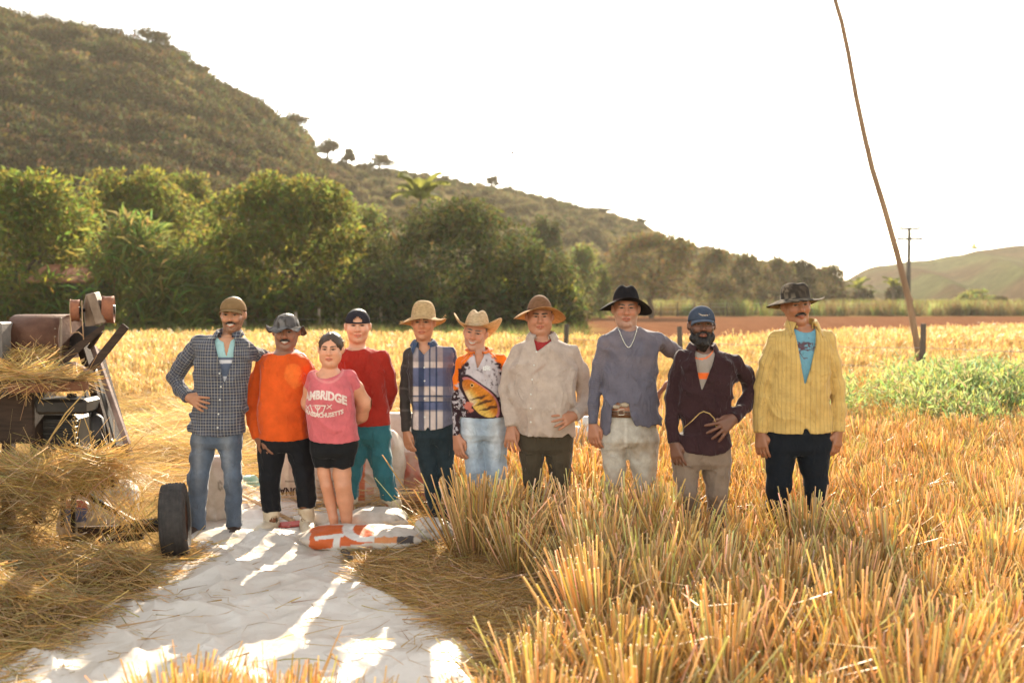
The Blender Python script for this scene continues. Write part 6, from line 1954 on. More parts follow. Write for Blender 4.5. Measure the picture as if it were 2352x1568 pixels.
# ---- 9: bearded man
M_MAROON = mat_cloth('maroon_cotton', transl=.03, fold=.8, bump=.35, sheen=.25)
p = Person('bearded man in navy cap and dark maroon shirt holding a rice straw at his hip', 3, 6.65, 750)
def ic9(V, c, p):
    cx, cy = p.px(V)
    m = ((cy > 500) & (cy < 508)) | ((cy > 514) & (cy < 520))
    m = (np.abs(np.hypot(cx - 742, (cy - 440) * 1.0) - 76) < 4)
    c = np.where(m[:, None], np.array([.72, .16, .05]), c)
    m2 = (cy > 600) & (cy < 634) & (cx > 712)
    return np.where(m2[:, None], np.array([.75, .14, .03]), c)
r9 = build_person(p, dict(
    skin=(0.152, 0.066, 0.040), hair=(.012, .009, .008), brow=.8, wide=1.0, jaw=1.0, stubble=.9, mustache=1, eye_open=.7, lip=(1.5, .9, .8), hand_tint=(.95, .9, .85),
    eye=(757, 308), hs=1.0, yaw=-3, pitch=-3, neck=(752, 462), neck_r=.06,
    torso=[(450, 690, 815, .085), (478, 650, 870, .105), (530, 604, 945, .12), (640, 602, 945, .125), (760, 612, 915, .12), (880, 622, 908, .125), (1075, 640, 922, .125)],
    hips=[(960, 605, 905, .11), (1050, 584, 916, .12), (1130, 578, 918, .115)],
    arms=[[(632, 505, 46, 0), (592, 620, 44, .01), (568, 750, 42, .02), (565, 890, 39, -.02), (582, 1012, 34, -.06)],
          [(940, 540, 50, 0), (1000, 600, 50, .04), (1046, 680, 46, .08), (1000, 795, 40, .0), (938, 868, 34, -.11)]],
    hands=[H(HL, (612, 1150, -.09), s=1.06), H(HR, (815, 965, -.16), back=(.2, -1, .1), thumb=1, curl=.2, spread=.42, tin=0, s=1.15)],
    legs=[[(660, 1130, 82), (652, 1200, 76), (662, 1310, 60, -.06), (690, 1420, 54, -.02), (712, 1560, 46, .02)],
          [(832, 1130, 86), (836, 1200, 80), (836, 1310, 64, -.03), (838, 1420, 56), (838, 1580, 48)]],
    pants=dict(name='trousers', col=(.21, .15, .11), wr=.009),
    inner=dict(col=(.29, .24, .205), neck=(.062, .10, .056), nz=.018, fn=ic9),
    shirt=dict(mat=M_MAROON, col=(.036, .017, .019), hem=[(600, 1010), (640, 1058), (700, 1068), (780, 1075), (860, 1060), (930, 1022), (960, 1000)], wr=.011, neck=(.066, .09, .05), trap=.054,
               v=[(430, 694, 812), (470, 690, 815), (520, 694, 800), (600, 708, 770), (690, 728, 734)], placket=((731, 712), 690, 1070),
               pocket=[(635, 600, 700, 720), (805, 610, 900, 730)],
               collar=dict(rx=.07, ry=.078, cy=.01, front_gap=.62, tip=.055, off=(0, 0, .012), stand=.036, fall=.05, col=(.045, .021, .023)))))
p9 = p
h = r9['h']
bf = grid_for([h.W(-.08, -.03, -.16), h.W(.08, .12, .0)], .0045, .02)
for sx in (-1, 1):
    bf.add(cone(h.W(sx * .064, .008, -.018), h.W(sx * .054, .030, -.085), .013 * h.s, .024 * h.s, wr=(.004, 60, 3)), .02)
    bf.add(cone(h.W(sx * .050, .034, -.088), h.W(0, .068, -.122), .028, .036, wr=(.006, 60, 6)), .025)
    bf.add(cone(h.W(sx * .006, .088, -.050), h.W(sx * .034, .070, -.060), .0095, .008, wr=(.003, 60, 8)), .008)
    bf.add(cone(h.W(sx * .034, .070, -.060), h.W(sx * .038, .060, -.090), .010, .018, wr=(.003, 60, 8)), .015)
bf.add(cone(h.W(0, .062, -.110), h.W(0, .062, -.150), .036, .024, wr=(.007, 60, 4)), .02)
bf.cut(h.E((0, .098, -.067), (.024, .022, .0085)), .004)
field_obj('beard', bf, M_HAIR, p.root, flatc((.55, .55, .6)))
capo = cap_parts(h, p.root, M_FELT, np.array([.05, .062, .09]), pitch=4, hgt=.092, visor_col=np.array([.085, .10, .135]))
# stitched badge on the cap front
cb = bvh_of(capo)
def cap_decal(polys, mat, name):
    return decal(polys, capo, mat, cb, p, name, .004)
cap_decal([[(725 + 55 + 52 * math.cos(a) - 20, 243 + 16 * math.sin(a)) for a in np.linspace(0, 2 * math.pi, 20, endpoint=False)]], mat_simple('badge_red', (.10, .035, .03), rough=.8), 'badge')
cap_decal(ribbon([(715, 246), (735, 256), (765, 256), (792, 244)], 6), mat_simple('badge_cream', (.45, .36, .26), rough=.8), 'badge_stripe')
shoe(p, r9['legs'][0], mat_simple('black_boot', (.02, .018, .018), rough=.5), -1, 'boot', .12); shoe(p, r9['legs'][1], bpy.data.materials['black_boot'], 1, 'boot', .12)
st = MB(); sp_ = [(620, 912), (668, 872), (712, 826), (735, 814), (770, 826), (795, 852), (808, 884), (806, 900), (830, 895)]
pts = []
for q in sp_:
    c = p.C(*q); hit = r9['bvh'].ray_cast(Vector((c[0], -2, c[2])), Vector((0, 1, 0))); pts.append(np.array([c[0], (hit[0].y if hit[0] else -.1) - .02, c[2]]) )
st.tube(pts, [.002, .003, .0035, .0035, .0035, .003, .003, .0028, .0026], 6)
M_STRAW1 = mat_simple('dry_stalk', (.62, .42, .16), (.45, .28, .09), scale=30, rough=.8, transl=.2)
tag(st.build('rice_straw', M_STRAW1, None, True, loc=p.base), 'bent pale rice straw held against the dark maroon shirt', 'straw')

# ---- 10: yellow shirt
p = Person('moustached man in open yellow striped shirt over blue tee and wide camouflage hat', 3, 6.65, 1320)
def ic10(V, c, p):
    cx, cy = p.px(V); n = fbm(V[:, 0] * 45, V[:, 1] * 45, V[:, 2] * 70, 9) 
    q = (cx - 1350) * .9 + (cy - 430) * .15; w = (cy - 432) - (cx - 1335) * .05
    ink = np.array([.10, .04, .05])
    wing = sstep(.02, .12, n + .42 - np.abs(w) / 55 - np.abs(q) / 240)
    leg_ = sstep(5, 3, np.abs((cx - 1345) * .5 + (cy - 470) + 12 * np.sin(cx / 14))) * (cx > 1295) * (cx < 1395)
    foot = sstep(4.5, 2.5, np.abs((cx - 1340) * -.7 + (cy - 495) + 8 * np.sin(cx / 7))) * (np.abs(cx - 1345) < 30)
    c = mixc(c, ink, np.clip(wing * .9 * (np.abs(w) < 62) + leg_ * .9 + foot * .8, 0, 1) * (cy > 380) * (cy < 520))
    return c
r10 = build_person(p, dict(
    skin=(0.310, 0.132, 0.069), hair=(.02, .015, .012), brow=.95, wide=.97, jaw=.9, nose=1.15, age=1.5, mustache=1, mdroop=.9, eye_open=.75, smile=0,
    eye=(1335, 193), hs=1.06, yaw=3, pitch=0, roll=-5, neck=(1345, 335), neck_r=.062, neck_k=1.05,
    torso=[(318, 1275, 1415, .085), (345, 1235, 1450, .105), (410, 1172, 1505, .12), (540, 1165, 1500, .125), (680, 1155, 1502, .125), (800, 1135, 1512, .128), (960, 1124, 1522, .13)],
    hips=[(880, 1145, 1500, .11), (950, 1130, 1510, .12), (1050, 1132, 1506, .115)],
    arms=[[(1192, 402, 52, 0), (1145, 540, 53, 0), (1112, 680, 51, .01), (1098, 820, 46, -.01), (1096, 952, 40, -.03)],
          [(1490, 402, 52, 0), (1525, 540, 51, 0), (1552, 680, 49, .01), (1562, 820, 44, -.01), (1558, 945, 39, -.03)]],
    hands=[H(HL, (1106, 1085, -.05), s=1.08), H(HR, (1545, 1085, -.05), s=1.08)],
    legs=[[(1215, 1030, 86), (1213, 1110, 79), (1206, 1250, 70, -.01), (1192, 1400, 64), (1190, 1580, 54)],
          [(1412, 1030, 92), (1410, 1110, 86), (1424, 1250, 66, -.01), (1420, 1400, 58), (1415, 1580, 52)]],
    pants=dict(name='trousers', mat=M_DARKCLOTH, col=(.010, .012, .016), wr=.006),
    inner=dict(long=True, col=(.14, .31, .40), neck=(.072, .10, .05), nz=.014, fn=ic10),
    shirt=dict(col=(.56, .365, .12), mat=M_STRIPE, hem=[(1110, 940), (1200, 948), (1316, 948), (1326, 915), (1345, 915), (1360, 946), (1440, 946), (1530, 940)], wr=.011, neck=(.072, .09, .05), trap=.056,
               v=[(310, 1280, 1412), (345, 1278, 1406), (450, 1292, 1392), (560, 1310, 1366), (655, 1328, 1336)], placket=((1330, 1322), 655, 850),
               pocket=[(1410, 520, 1490, 640)],
               collar=dict(rx=.078, ry=.082, cy=.006, front_gap=.66, tip=.06, off=(0, 0, .018), stand=.046, fall=.052, spread=1.6))))
p10 = p
# the shirt tails part below the last button
hat_obj('bush_hat', r10['h'], M_FELT, p.root, camo((.07, .052, .038), (.038, .030, .024), (.17, .13, .09), 26, 5), base=(0, -.010, .036), pitch=7, roll=4, nr=(16, 10),
        crown=crown_std(.089, .109, .105, 4.2, .90, dent=.012),
        brim=lambda th, t: (.088 * t, -.018 * t - .03 * t * (np.cos(th) < 0) * np.cos(th) ** 2 - .022 * t * t * np.exp(-((th - 4.7) / .9) ** 2) + .030 * t * t * np.exp(-((th - 1.4) / .55) ** 2) - .012 * t * np.cos(th)))
shoe(p, r10['legs'][0], M_SHOE, -1); shoe(p, r10['legs'][1], M_SHOE, 1)
# ================================================================== things on the ground
def pxw(W):
    dy = W[:, 1] * CP - (W[:, 2] - CAM_H) * SP
    return 1176 + F * W[:, 0] / dy, 784 - F * (W[:, 1] * SP + (W[:, 2] - CAM_H) * CP) / dy

# ---- white harvest sheet
def mat_sheet():
    m, nt, out = new_mat('white_woven_sheet'); L = nt.links.new
    tc = N(nt, 'ShaderNodeTexCoord')
    n1 = N(nt, 'ShaderNodeTexNoise', i_Scale=2.2, i_Detail=6.0); L(tc.outputs['Object'], n1.inputs['Vector'])
    rp = N(nt, 'ShaderNodeValToRGB'); rp.color_ramp.elements[0].position = .3; rp.color_ramp.elements[1].position = .62
    rp.color_ramp.elements[0].color = (.48, .40, .32, 1); rp.color_ramp.elements[1].color = (.64, .565, .48, 1); L(n1.outputs[0], rp.inputs[0])
    n4 = N(nt, 'ShaderNodeTexNoise', i_Scale=38.0, i_Detail=3.0); L(tc.outputs['Object'], n4.inputs['Vector'])
    r4 = N(nt, 'ShaderNodeMapRange'); r4.inputs[1].default_value = .62; r4.inputs[2].default_value = .75; r4.inputs[4].default_value = .35; L(n4.outputs[0], r4.inputs[0])
    mx = N(nt, 'ShaderNodeMix', data_type='RGBA'); L(r4.outputs[0], mx.inputs[0]); L(rp.outputs[0], mx.inputs[6]); mx.inputs[7].default_value = (.38, .27, .16, 1)
    b = N(nt, 'ShaderNodeBsdfPrincipled'); b.inputs['Roughness'].default_value = .42; b.inputs['Specular IOR Level'].default_value = .5; L(mx.outputs[2], b.inputs['Base Color'])
    n2 = N(nt, 'ShaderNodeTexNoise', i_Scale=7.0, i_Detail=5.0, i_Distortion=1.0); L(tc.outputs['Object'], n2.inputs['Vector'])
    bp = N(nt, 'ShaderNodeBump', i_Strength=.5, i_Distance=.03); L(n2.outputs[0], bp.inputs['Height']); L(bp.outputs[0], b.inputs['Normal'])
    t = N(nt, 'ShaderNodeBsdfTranslucent'); L(mx.outputs[2], t.inputs[0])
    ms = N(nt, 'ShaderNodeMixShader'); ms.inputs[0].default_value = .12; L(b.outputs[0], ms.inputs[1]); L(t.outputs[0], ms.inputs[2]); L(ms.outputs[0], out.inputs[0])
    return m
M_SHEET = mat_sheet()

def inside(px, py, poly):
    r = np.zeros(len(px), bool); n = len(poly)
    for i in range(n):
        x0, y0 = poly[i]; x1, y1 = poly[(i + 1) % n]
        c = ((y0 > py) != (y1 > py)) & (px < (x1 - x0) * (py - y0) / (y1 - y0 + 1e-9) + x0)
        r ^= c
    return r

def sheet(name, label, left, right, seed, nx=150, ny=170, amp=.055, lift=.02):
    """cloth between a left and a right outline, both running from the back to the front"""
    def curve(c):
        A = np.array([G(*q)[:2] for q in c]); L = np.concatenate([[0], np.cumsum(np.linalg.norm(np.diff(A, axis=0), axis=1))]); t = np.linspace(0, L[-1], ny)
        return np.stack([np.interp(t, L, A[:, k]) for k in (0, 1)], 1)
    A, B = curve(left), curve(right); s = np.linspace(0, 1, nx)
    XY = A[:, None, :] * (1 - s)[None, :, None] + B[:, None, :] * s[None, :, None]
    X = XY[..., 0].ravel(); Y = XY[..., 1].ravel()
    ed = np.minimum(np.tile(s, ny), 1 - np.tile(s, ny)); X = X + .03 * vnoise(Y * 5, X * 0 + seed, 0 * X, seed) * np.exp(-(ed / .06) ** 2)
    wx = vnoise(X * 1.7, Y * 1.7, 0 * X, seed) * .5
    z = amp * (1 - 1.7 * np.abs(vnoise(X * 1.4 + wx, Y * 2.3 + X * 1.3 + wx, 0 * X, seed + 1)) ** .6) + amp * .6 * (1 - 1.7 * np.abs(vnoise(X * 3.6 + wx * 2 - Y * 1.8, Y * 2.6 + wx, 0 * X, seed + 2)) ** .65) + amp * .32 * (1 - 1.7 * np.abs(vnoise(X * 7.5 + Y * 3, Y * 7.5 + wx * 3, 0 * X, seed + 3)) ** .7)
    z = np.maximum(z * .85 + .016, .004 + .004 * vnoise(X * 12, Y * 12, 0 * X, seed + 8))
    tt = np.repeat(np.linspace(0, 1, ny), nx); e_ = np.clip(np.minimum(np.minimum(ed, tt), 1 - tt) / .06, 0, 1); z = z * (.15 + .85 * e_ ** .7)
    b = np.array([X.mean(), Y.mean(), 0])
    i = (np.arange(nx - 1)[None, :] + nx * np.arange(ny - 1)[:, None]).ravel()
    me = mesh_np(name, np.stack([X, Y, z + lift], 1) - b, np.stack([i, i + 1, i + nx + 1, i + nx], 1))
    o = obj(name, me, M_SHEET, None, b); md = o.modifiers.new('thick', 'SOLIDIFY'); md.thickness = .002; md.offset = -1
    tag(o, label, 'tarpaulin', 'white plastic sheets')
    return o
sheet('harvest_sheet', 'large crumpled white plastic sheet spread across the left foreground', [(470, 1222), (438, 1250), (436, 1300), (380, 1322), (262, 1338), (205, 1398), (150, 1440), (62, 1490), (-30, 1560), (-80, 1700)],
      [(600, 1214), (700, 1238), (772, 1266), (806, 1292), (834, 1325), (834, 1350), (900, 1374), (960, 1402), (1020, 1440), (1076, 1482), (1092, 1568), (1110, 1700)], 3, 170, 190, amp=.042, lift=.012)
sheet('harvest_sheet', 'smaller white sheet under the feet of the man in orange', [(505, 1090), (442, 1150), (436, 1200), (436, 1262)], [(580, 1104), (640, 1150), (730, 1186), (800, 1204), (790, 1262)], 9, 90, 100, amp=.034, lift=.022)
# dark folded edge of the sheet
M_HEMM = mat_simple('sheet_hem', (.10, .075, .06), (.06, .045, .035), scale=20, rough=.8)
e0, e1, e2 = G(772, 1268), G(800, 1292), G(838, 1330)
mb = MB(); mb.tube([e0 + (0, 0, .05), (e0 + e1) / 2 + (0, 0, .055), e1 + (0, 0, .05), e2 + (0, 0, .03)], [.012, .02, .02, .012], 8)
mb.build('folded_hem', M_HEMM, bpy.data.objects['harvest_sheet'], True).location = -Vector(bpy.data.objects['harvest_sheet'].location)

# ---- grain sacks
M_SACK = mat_simple('woven_sack', (1, 1, 1), (.82, .79, .74), scale=14, rough=.6, bump=.5, bscale=30, attr='Col', transl=.15, spec=.35)
def sack(label, u, vb, d, w, hgt, dp, colfn=None, seed=1, lying=False, yaw=0.0, group='sacks of harvested rice', name='grain_sack', h=.012, wr=.012, tilt=0.0, pin=.25, zoff=.0):
    c = P(u, vb, d); base = np.array([c[0], d, zoff])
    f = Field(axis(-w / 2 - .08, w / 2 + .08, h), axis(-dp / 2 - .08, dp / 2 + .08, h), axis(-.04, hgt + .06, h))
    if lying:
        def fn(x, y, z):
            q = (np.abs(x / (w / 2)) ** 3.2 + np.abs(y / (dp / 2)) ** 2.6) ** (1 / 2.9)
            hh = hgt / 2 * np.clip(1 - np.abs(x / (w / 2 + .02)) ** 3.5, .12, 1) ** .6
            dd = np.maximum((q - 1) * dp / 2, 0) + 0 * z
            k = np.sqrt(np.clip(q, 0, 1.4) ** 4 + ((z - hgt * .46) / hh) ** 2)
            r = (k - 1) * np.minimum(hh, .1)
            return r + wr * (1.3 * np.abs(vnoise(x * 5 + 2, y * 7, z * 7 + x * 6, seed)) - .4) + wr * .5 * vnoise(x * 16, y * 16, z * 16, seed + 2)
        f.add((fn, np.array([-w, -dp, -.05]), np.array([w, dp, hgt + .1])), .01)
    else:
        rows = [(0.0, 0, 0, w * .44, dp * .42), (.05, 0, 0, w * .5, dp * .5), (hgt * .55, tilt * .5, 0, w * .49, dp * .5), (hgt * .8, tilt * .8, 0, w * .46, dp * .40), (hgt * .93, tilt, 0, w * .40, dp * pin), (hgt, tilt, 0, w * .36, dp * pin * .5)]
        f.add(loft(rows, 0, (wr, 9, seed), p=2.8), .01)
    f.cut((lambda x, y, z: z - .003 + 0 * x + 0 * y, *BIG), .01)
    r = f.mesh(); V, Q, _ = r
    V = V @ rotz(yaw).T
    me = mesh_np(name, V, Q)
    W = V + base; uu, vv = pxw(W)
    C = np.tile(np.array([.62, .54, .46]), (len(V), 1)) * (1 + .08 * fbm(V[:, 0] * 8, V[:, 1] * 8, V[:, 2] * 8, seed)[:, None])
    if colfn is not None: C = colfn(C, uu, vv, V)
    set_col(me, np.clip(C, 0, 1))
    o = obj(name, me, M_SACK, None, base); tag(o, label, 'sack', group)
    return o

ORG = np.array([.62, .12, .025]); INK = np.array([.05, .04, .04]); PINK = np.array([.52, .17, .13])
def colB1(C, u, v, V):
    top = V[:, 2] > .125
    n = fbm(V[:, 0] * 22, V[:, 1] * 22, V[:, 2] * 22, 5)
    m = (u > 712 + n * 6) & (u < 860) & (v > 1205) & (v < 1264 - (u - 712) * .13)
    C = np.where(m[:, None], ORG, C)
    # pale figure and swoosh left of the middle
    s1 = np.abs((u - 772) - (v - 1262) * -.10) < 8; s2 = (np.abs(v - 1234 + (u - 740) * .12) < 4.5) & (u > 722) & (u < 790)
    s3 = np.abs(np.hypot((u - 842) / 1.9, v - 1215) - 23) < 6.5
    C = np.where(((s1 & (v > 1228)) | s2 | s3)[:, None] & m[:, None], np.array([.72, .66, .6]), C)
    m2 = (u >= 860) & (u < 912) & (v > 1231 + n * 10) & (v < 1246); C = mixc(C, np.array([.66, .22, .05]), m2 * .9)
    m3 = (u >= 912) & (u < 950) & (v > 1232 + n * 8) & (v < 1248); C = mixc(C, INK, m3 * .95)
    m4 = (np.hypot(u - 889, v - 1260) < 5); C = mixc(C, INK, m4 * .9)
    m5 = (np.abs(u - 843) < 12) & (np.abs(v - 1259) < 6) & (n > -.1); return mixc(C, np.array([.5, .18, .1]), m5 * .6)
sack('plump white and orange printed sack lying at the edge of the sheet', 828, 1262, 6.62, .84, .150, .42, colB1, 3, True, yaw=-.04, zoff=.02, h=.009, wr=.010)
def stripes(sets):
    def fn(C, u, v, V):
        n = fbm(V[:, 0] * 25, V[:, 1] * 25, V[:, 2] * 25, 9)
        for (u0, u1, v0, v1, col, k) in sets:
            m = (u > u0 + n * 4) & (u < u1 + n * 4) & (v > v0 + n * 3) & (v < v1 + n * 3) & (V[:, 1] < 0)
            C = mixc(C, np.asarray(col), m * k)
        return C
    return fn
sA = sack('upright cream sack with upside-down lettering between the black trouser legs', 690, 1155, 8.25, .50, .62, .34, stripes([(655, 690, 1103, 1107, INK, .6), (704, 716, 1100, 1106, INK, .7), (664, 700, 1066, 1078, INK, .25)]), 11)
sB = sack('upright sack with fine printed lines behind the woman', 752, 1160, 8.1, .40, .55, .30, stripes([(730, 780, 1104 + k * 9, 1107 + k * 9, PINK * .6, .5) for k in range(5)]), 12)
sC = sack('upright white sack with orange stripe and text behind the teal sweatpants', 850, 1162, 8.15, .54, .62, .36, stripes([(822, 838, 1040, 1150, ORG, .85), (800, 812, 1100, 1125, ORG, .6), (842, 858, 1118, 1135, ORG, .5), (866, 880, 1060, 1085, INK, .35), (846, 905, 1090, 1094, ORG, .25)]), 13, tilt=.03)
sD = sack('upright white sack with dark banding right of the teal sweatpants', 912, 1145, 8.5, .44, .72, .34, stripes([(895, 940, 1046, 1050, INK, .8), (895, 940, 1060, 1063, INK, .5), (895, 940, 1072, 1074, INK, .5), (900, 935, 1020, 1040, PINK, .3)]), 14)
def colPink(C, u, v, V):
    n = fbm(V[:, 0] * 14, V[:, 1] * 14, V[:, 2] * 14, 4); return mixc(C, np.array([.58, .17, .13]), np.clip(.55 + n * 1.3, 0, .95))
sE = sack('reddish pink mottled sack beside the plaid-shirted youth', 952, 1148, 8.3, .36, .46, .32, colPink, 15, pin=.42)
def colF(C, u, v, V):
    return mixc(C, INK, (np.abs(np.hypot((u - 506) / .55, v - 1115) - 9) < 2.5) * .5 * (V[:, 1] < 0))
sF = sack('tall crumpled white sack standing behind the jeans of the tall man', 490, 1222, 7.55, .34, .50, .26, colF, 16, wr=.022, pin=.30, tilt=.04)
def colG(C, u, v, V):
    n = fbm(V[:, 0] * 30, V[:, 1] * 12, V[:, 2] * 30, 7); return mixc(C, INK, ((u > 895) & (u < 928) & (v < 1196) & (n > 0)) * .4)
sG = sack('pale sack lying flat beside the bare legs, dark smudge at its end', 862, 1208, 7.2, .50, .17, .34, colG, 17, True, wr=.016)
sH = sack('slack white sack lying between the rubber boots and bare legs', 738, 1202, 7.35, .42, .12, .34, None, 18, True, wr=.018)
sI = sack('small slack white sack end by the white rubber boot', 925, 1215, 6.98, .20, .09, .16, None, 19, True, wr=.012)
def colJ(C, u, v, V):
    n = fbm(V[:, 0] * 40, V[:, 1] * 40, V[:, 2] * 40, 3)
    m = (np.abs(v - 1243 - (u - 1000) * .25) < 5) & (np.abs(((u - 985) / 7) % 1 - .5) < .32) & (u > 982) & (u < 1025); m2 = (np.abs(v - 1218) < 3) & (n > .05)
    return mixc(C, INK, (m * .8 + m2 * .5).clip(0, 1))
sJ = sack('small crumpled lettered sack on the straw at the edge of the stubble', 996, 1256, 6.78, .24, .19, .22, colJ, 20, wr=.03, pin=.3)
# lettering on the cream sack stands on its head in the photograph
bvA = bvh_of(sA); cA = P(688, 1118, 8.25) - np.array(sA.location)
project_text('LAGUNA', .085, (cA[0] + .02, 0, cA[2]), sA, M_PRINT_DARK, bvA, width=.30, flip=True, bold=.003)
bvC = bvh_of(sC); cC = P(840, 1075, 8.15) - np.array(sC.location)

# crumpled plastic bags
def crumple(name, label, u, vb, d, w, hgt, col, seed, cat='bag', dp=None, mat=None):
    o = sack(label, u, vb, d, w, hgt, dp or w * .8, lambda C, uu, vv, V: np.tile(np.asarray(col), (len(V), 1)) * (1 + .15 * fbm(V[:, 0] * 12, V[:, 1] * 12, V[:, 2] * 12, seed)[:, None]), seed, False, name=name, wr=.05, h=.010, group=None, pin=.3)
    o['category'] = cat
    if 'group' in o: del o['group']
    return o
crumple('plastic_bag', 'pale teal crumpled plastic bag on the straw left of the black trousers', 588, 1122, 8.6, .17, .16, (.36, .56, .52), 31)
crumple('plastic_bag', 'flat light blue plastic scrap between boots and bare legs', 742, 1192, 7.55, .17, .06, (.16, .36, .46), 32)
def colK(C, u, v, V):
    C = np.tile(np.array([.60, .52, .46]), (len(V), 1)); n = fbm(V[:, 0] * 20, V[:, 1] * 20, V[:, 2] * 20, 2)
    C = mixc(C, np.array([.62, .10, .02]), (u > 207 + (v - 1330) * .3) & (v > 1330 - n * 8) & (u < 262))
    s = np.abs(((u + v * 1.4) / 15) % 1 - .5) < .12
    C = mixc(C, np.array([.7, .5, .42]), s & (u > 205) & (u < 242) & (v > 1336))
    return mixc(C, np.array([.12, .13, .13]), (u > 236) & (u < 256) & (v > 1336) & (v < 1352))
oK = sack('orange and white crumpled packet at the edge of sheet and straw heap', 230, 1364, 5.72, .22, .13, .16, colK, 33, wr=.02, name='packet', group=None, pin=.5, zoff=.02); oK['category'] = 'packet'
crumple('mesh_bag', 'dark grey mesh bag lying next to the orange and white packet', 168, 1366, 5.74, .17, .10, (.10, .095, .09), 34)
crumple('leather_scrap', 'dark brown leathery scrap half buried in the straw heap', 172, 1312, 6.0, .13, .11, (.07, .04, .025), 35, 'scrap')

# tool with a long wooden handle lying on the sheets
M_HANDLE = mat_simple('tool_handle', (.46, .30, .17), (.32, .19, .10), scale=12, rough=.7, stretch=(1, 1, 1))
M_REDPL = mat_simple('red_plastic', (.45, .08, .06), (.3, .05, .04), rough=.5)
a = P(556, 1150, 8.1); b_ = P(672, 1223, 7.22); a[2] = max(a[2], .05) ; b_[2] = .07
tl = tag(empty('rake', b_), 'long wooden-handled tool with red end lying among the sacks', 'tool')
MB().tube([a - b_ + np.array([0, 0, .04]), (a - b_) * .5 + np.array([0, 0, .02]), (0, 0, 0)], [.013, .014, .015], 8).build('handle', M_HANDLE, tl, True)
MB().tube([(-.0, 0, 0), (.004, -.02, -.0)], [.022, .024], 10).build('ferrule', M_HANDLE, tl, True)
MB().box((.0, -.06, -.01), (.15, .06, .02), rotz(.4) @ rotx(.4), .006).box((-.04, -.09, -.02), (.10, .03, .014), rotz(-.3), .004).build('head', M_REDPL, tl)

# white plastic canister behind the men on the right
M_CAN = mat_simple('white_plastic', (.66, .66, .66), (.58, .58, .58), scale=4, rough=.4, transl=.2)
c = P(1334, 1022, 9.6); cn = tag(empty('canister', (c[0], 9.6, 0)), 'white plastic canister standing in the stubble behind the beige shirt', 'canister')
MB().box((0, 0, .23), (.24, .20, .46), None, .035).build('body', M_CAN, cn, True)
MB().lathe([(0, .56), (.035, .56), (.035, .49), (.03, .455)], 14, c=(.05, 0, 0)).build('cap', M_CAN, cn, True)
MB().tube([(-.10, 0, .44), (-.09, 0, .52), (-.02, 0, .53), (.0, 0, .45)], .014, 8).build('handle', M_CAN, cn, True)
MB().box((0, -.102, .2), (.16, .004, .10), None).build('label', mat_simple('blue_label', (.15, .25, .42), rough=.5), cn)

# ---- threshing machine
M_RUST = mat_simple('rusty_sheet', (.15, .07, .042), (.08, .034, .021), scale=9, rough=.75, bump=.25, metal=.15)
M_RUSTW = mat_simple('rust_wheel', (.30, .11, .05), (.16, .06, .035), scale=14, rough=.75, bump=.3)
M_TANMETAL = mat_simple('painted_metal', (.27, .195, .14), (.15, .10, .068), scale=10, rough=.65, bump=.15)
M_DARKMETAL = mat_simple('oily_metal', (.035, .028, .024), (.015, .012, .011), scale=8, rough=.5, metal=.3, spec=.4)
M_OLDWOOD = mat_simple('old_plank', (.06, .034, .022), (.025, .015, .01), scale=6, rough=.85, bump=.5, stretch=(1, 8, 8))
M_EDGEWOOD = mat_simple('plank_edge', (.26, .17, .14), (.14, .09, .075), scale=10, rough=.8, bump=.4)  # paler plank tone: the flat bar, and light put into the board edge
M_GREYMET = mat_simple('grey_sheet', (.24, .21, .185), (.13, .11, .095), scale=8, rough=.6, bump=.2)
MD = 7.0
mroot = tag(empty('threshing_machine', P(120, 690, MD) * np.array([1, 1, 0])), 'old rusty and wooden rice threshing machine half buried in straw at left', 'threshing machine')
mo = np.array(mroot.location)
def MP(u, v, d=MD): return P(u, v, d) - mo
def mbar(name, pts, w, h_, mat, up=(0, 0, 1), parent=None):
    a, b = pts; return MB().beam(MP(*a), MP(*b), w, h_, up, .004).build(name, mat, parent or mroot)
# hood: a curved sheet from the tray over to the back
a = MP(16, 826, 6.95); b = MP(137, 826, 6.95); top = MP(0, 723, 6.95)[2]; z0 = a[2]
prof = [(-.02, z0)] + [(-.02, z0 + (top - z0) * .5)] + [(-.02 + .17 * (1 - math.cos(t)), z0 + (top - z0) * .55 + (top - z0) * .45 * math.sin(t)) for t in np.linspace(.1, math.pi / 2, 9)] + [(.30, top + .0), (.42, top - .08), (.46, z0)]
hood = MB()
V = [(x, a[1] + y, z) for (y, z) in prof for x in (a[0], b[0])]
hood.add(V, [(2 * i, 2 * i + 1, 2 * i + 3, 2 * i + 2) for i in range(len(prof) - 1)])
ho = hood.build('hood', M_RUST, mroot, True); md = ho.modifiers.new('thick', 'SOLIDIFY'); md.thickness = .006
sd_ = MB(); n_ = len(prof)
for x in (a[0] + .004, b[0] - .004):
    MB().add([(x, a[1] + y, z) for (y, z) in prof], [tuple(range(n_))]).build('end_plate', M_RUST, ho)
for k in range(7):
    MB().lathe([(0, .008), (.006, .006), (.008, 0)], 8).build('rivet', M_TANMETAL, ho, True).location = Vector((b[0] - .018 if k < 4 else a[0] + .05 + (k - 4) * .12, a[1] - .022 + (0 if k < 4 else .12), (z0 + .05 + k * .055) if k < 4 else top - .012))
MB().beam(MP(140, 729, 6.95), MP(140, 822, 6.93), .012, .02, (0, 1, 0)).build('rim_strip', M_TANMETAL, ho)
MB().box(MP(4, 782, 6.93), (.13, .30, .26), rotz(.05), .01).build('side_box', M_GREYMET, mroot)
mbar('ledge', ((10, 832, 6.9), (140, 830, 6.9)), .05, .03, M_OLDWOOD)
MB().box(MP(80, 850, 7.05), (.42, .3, .10), None, .01).build('sieve_box', M_DARKMETAL, mroot)
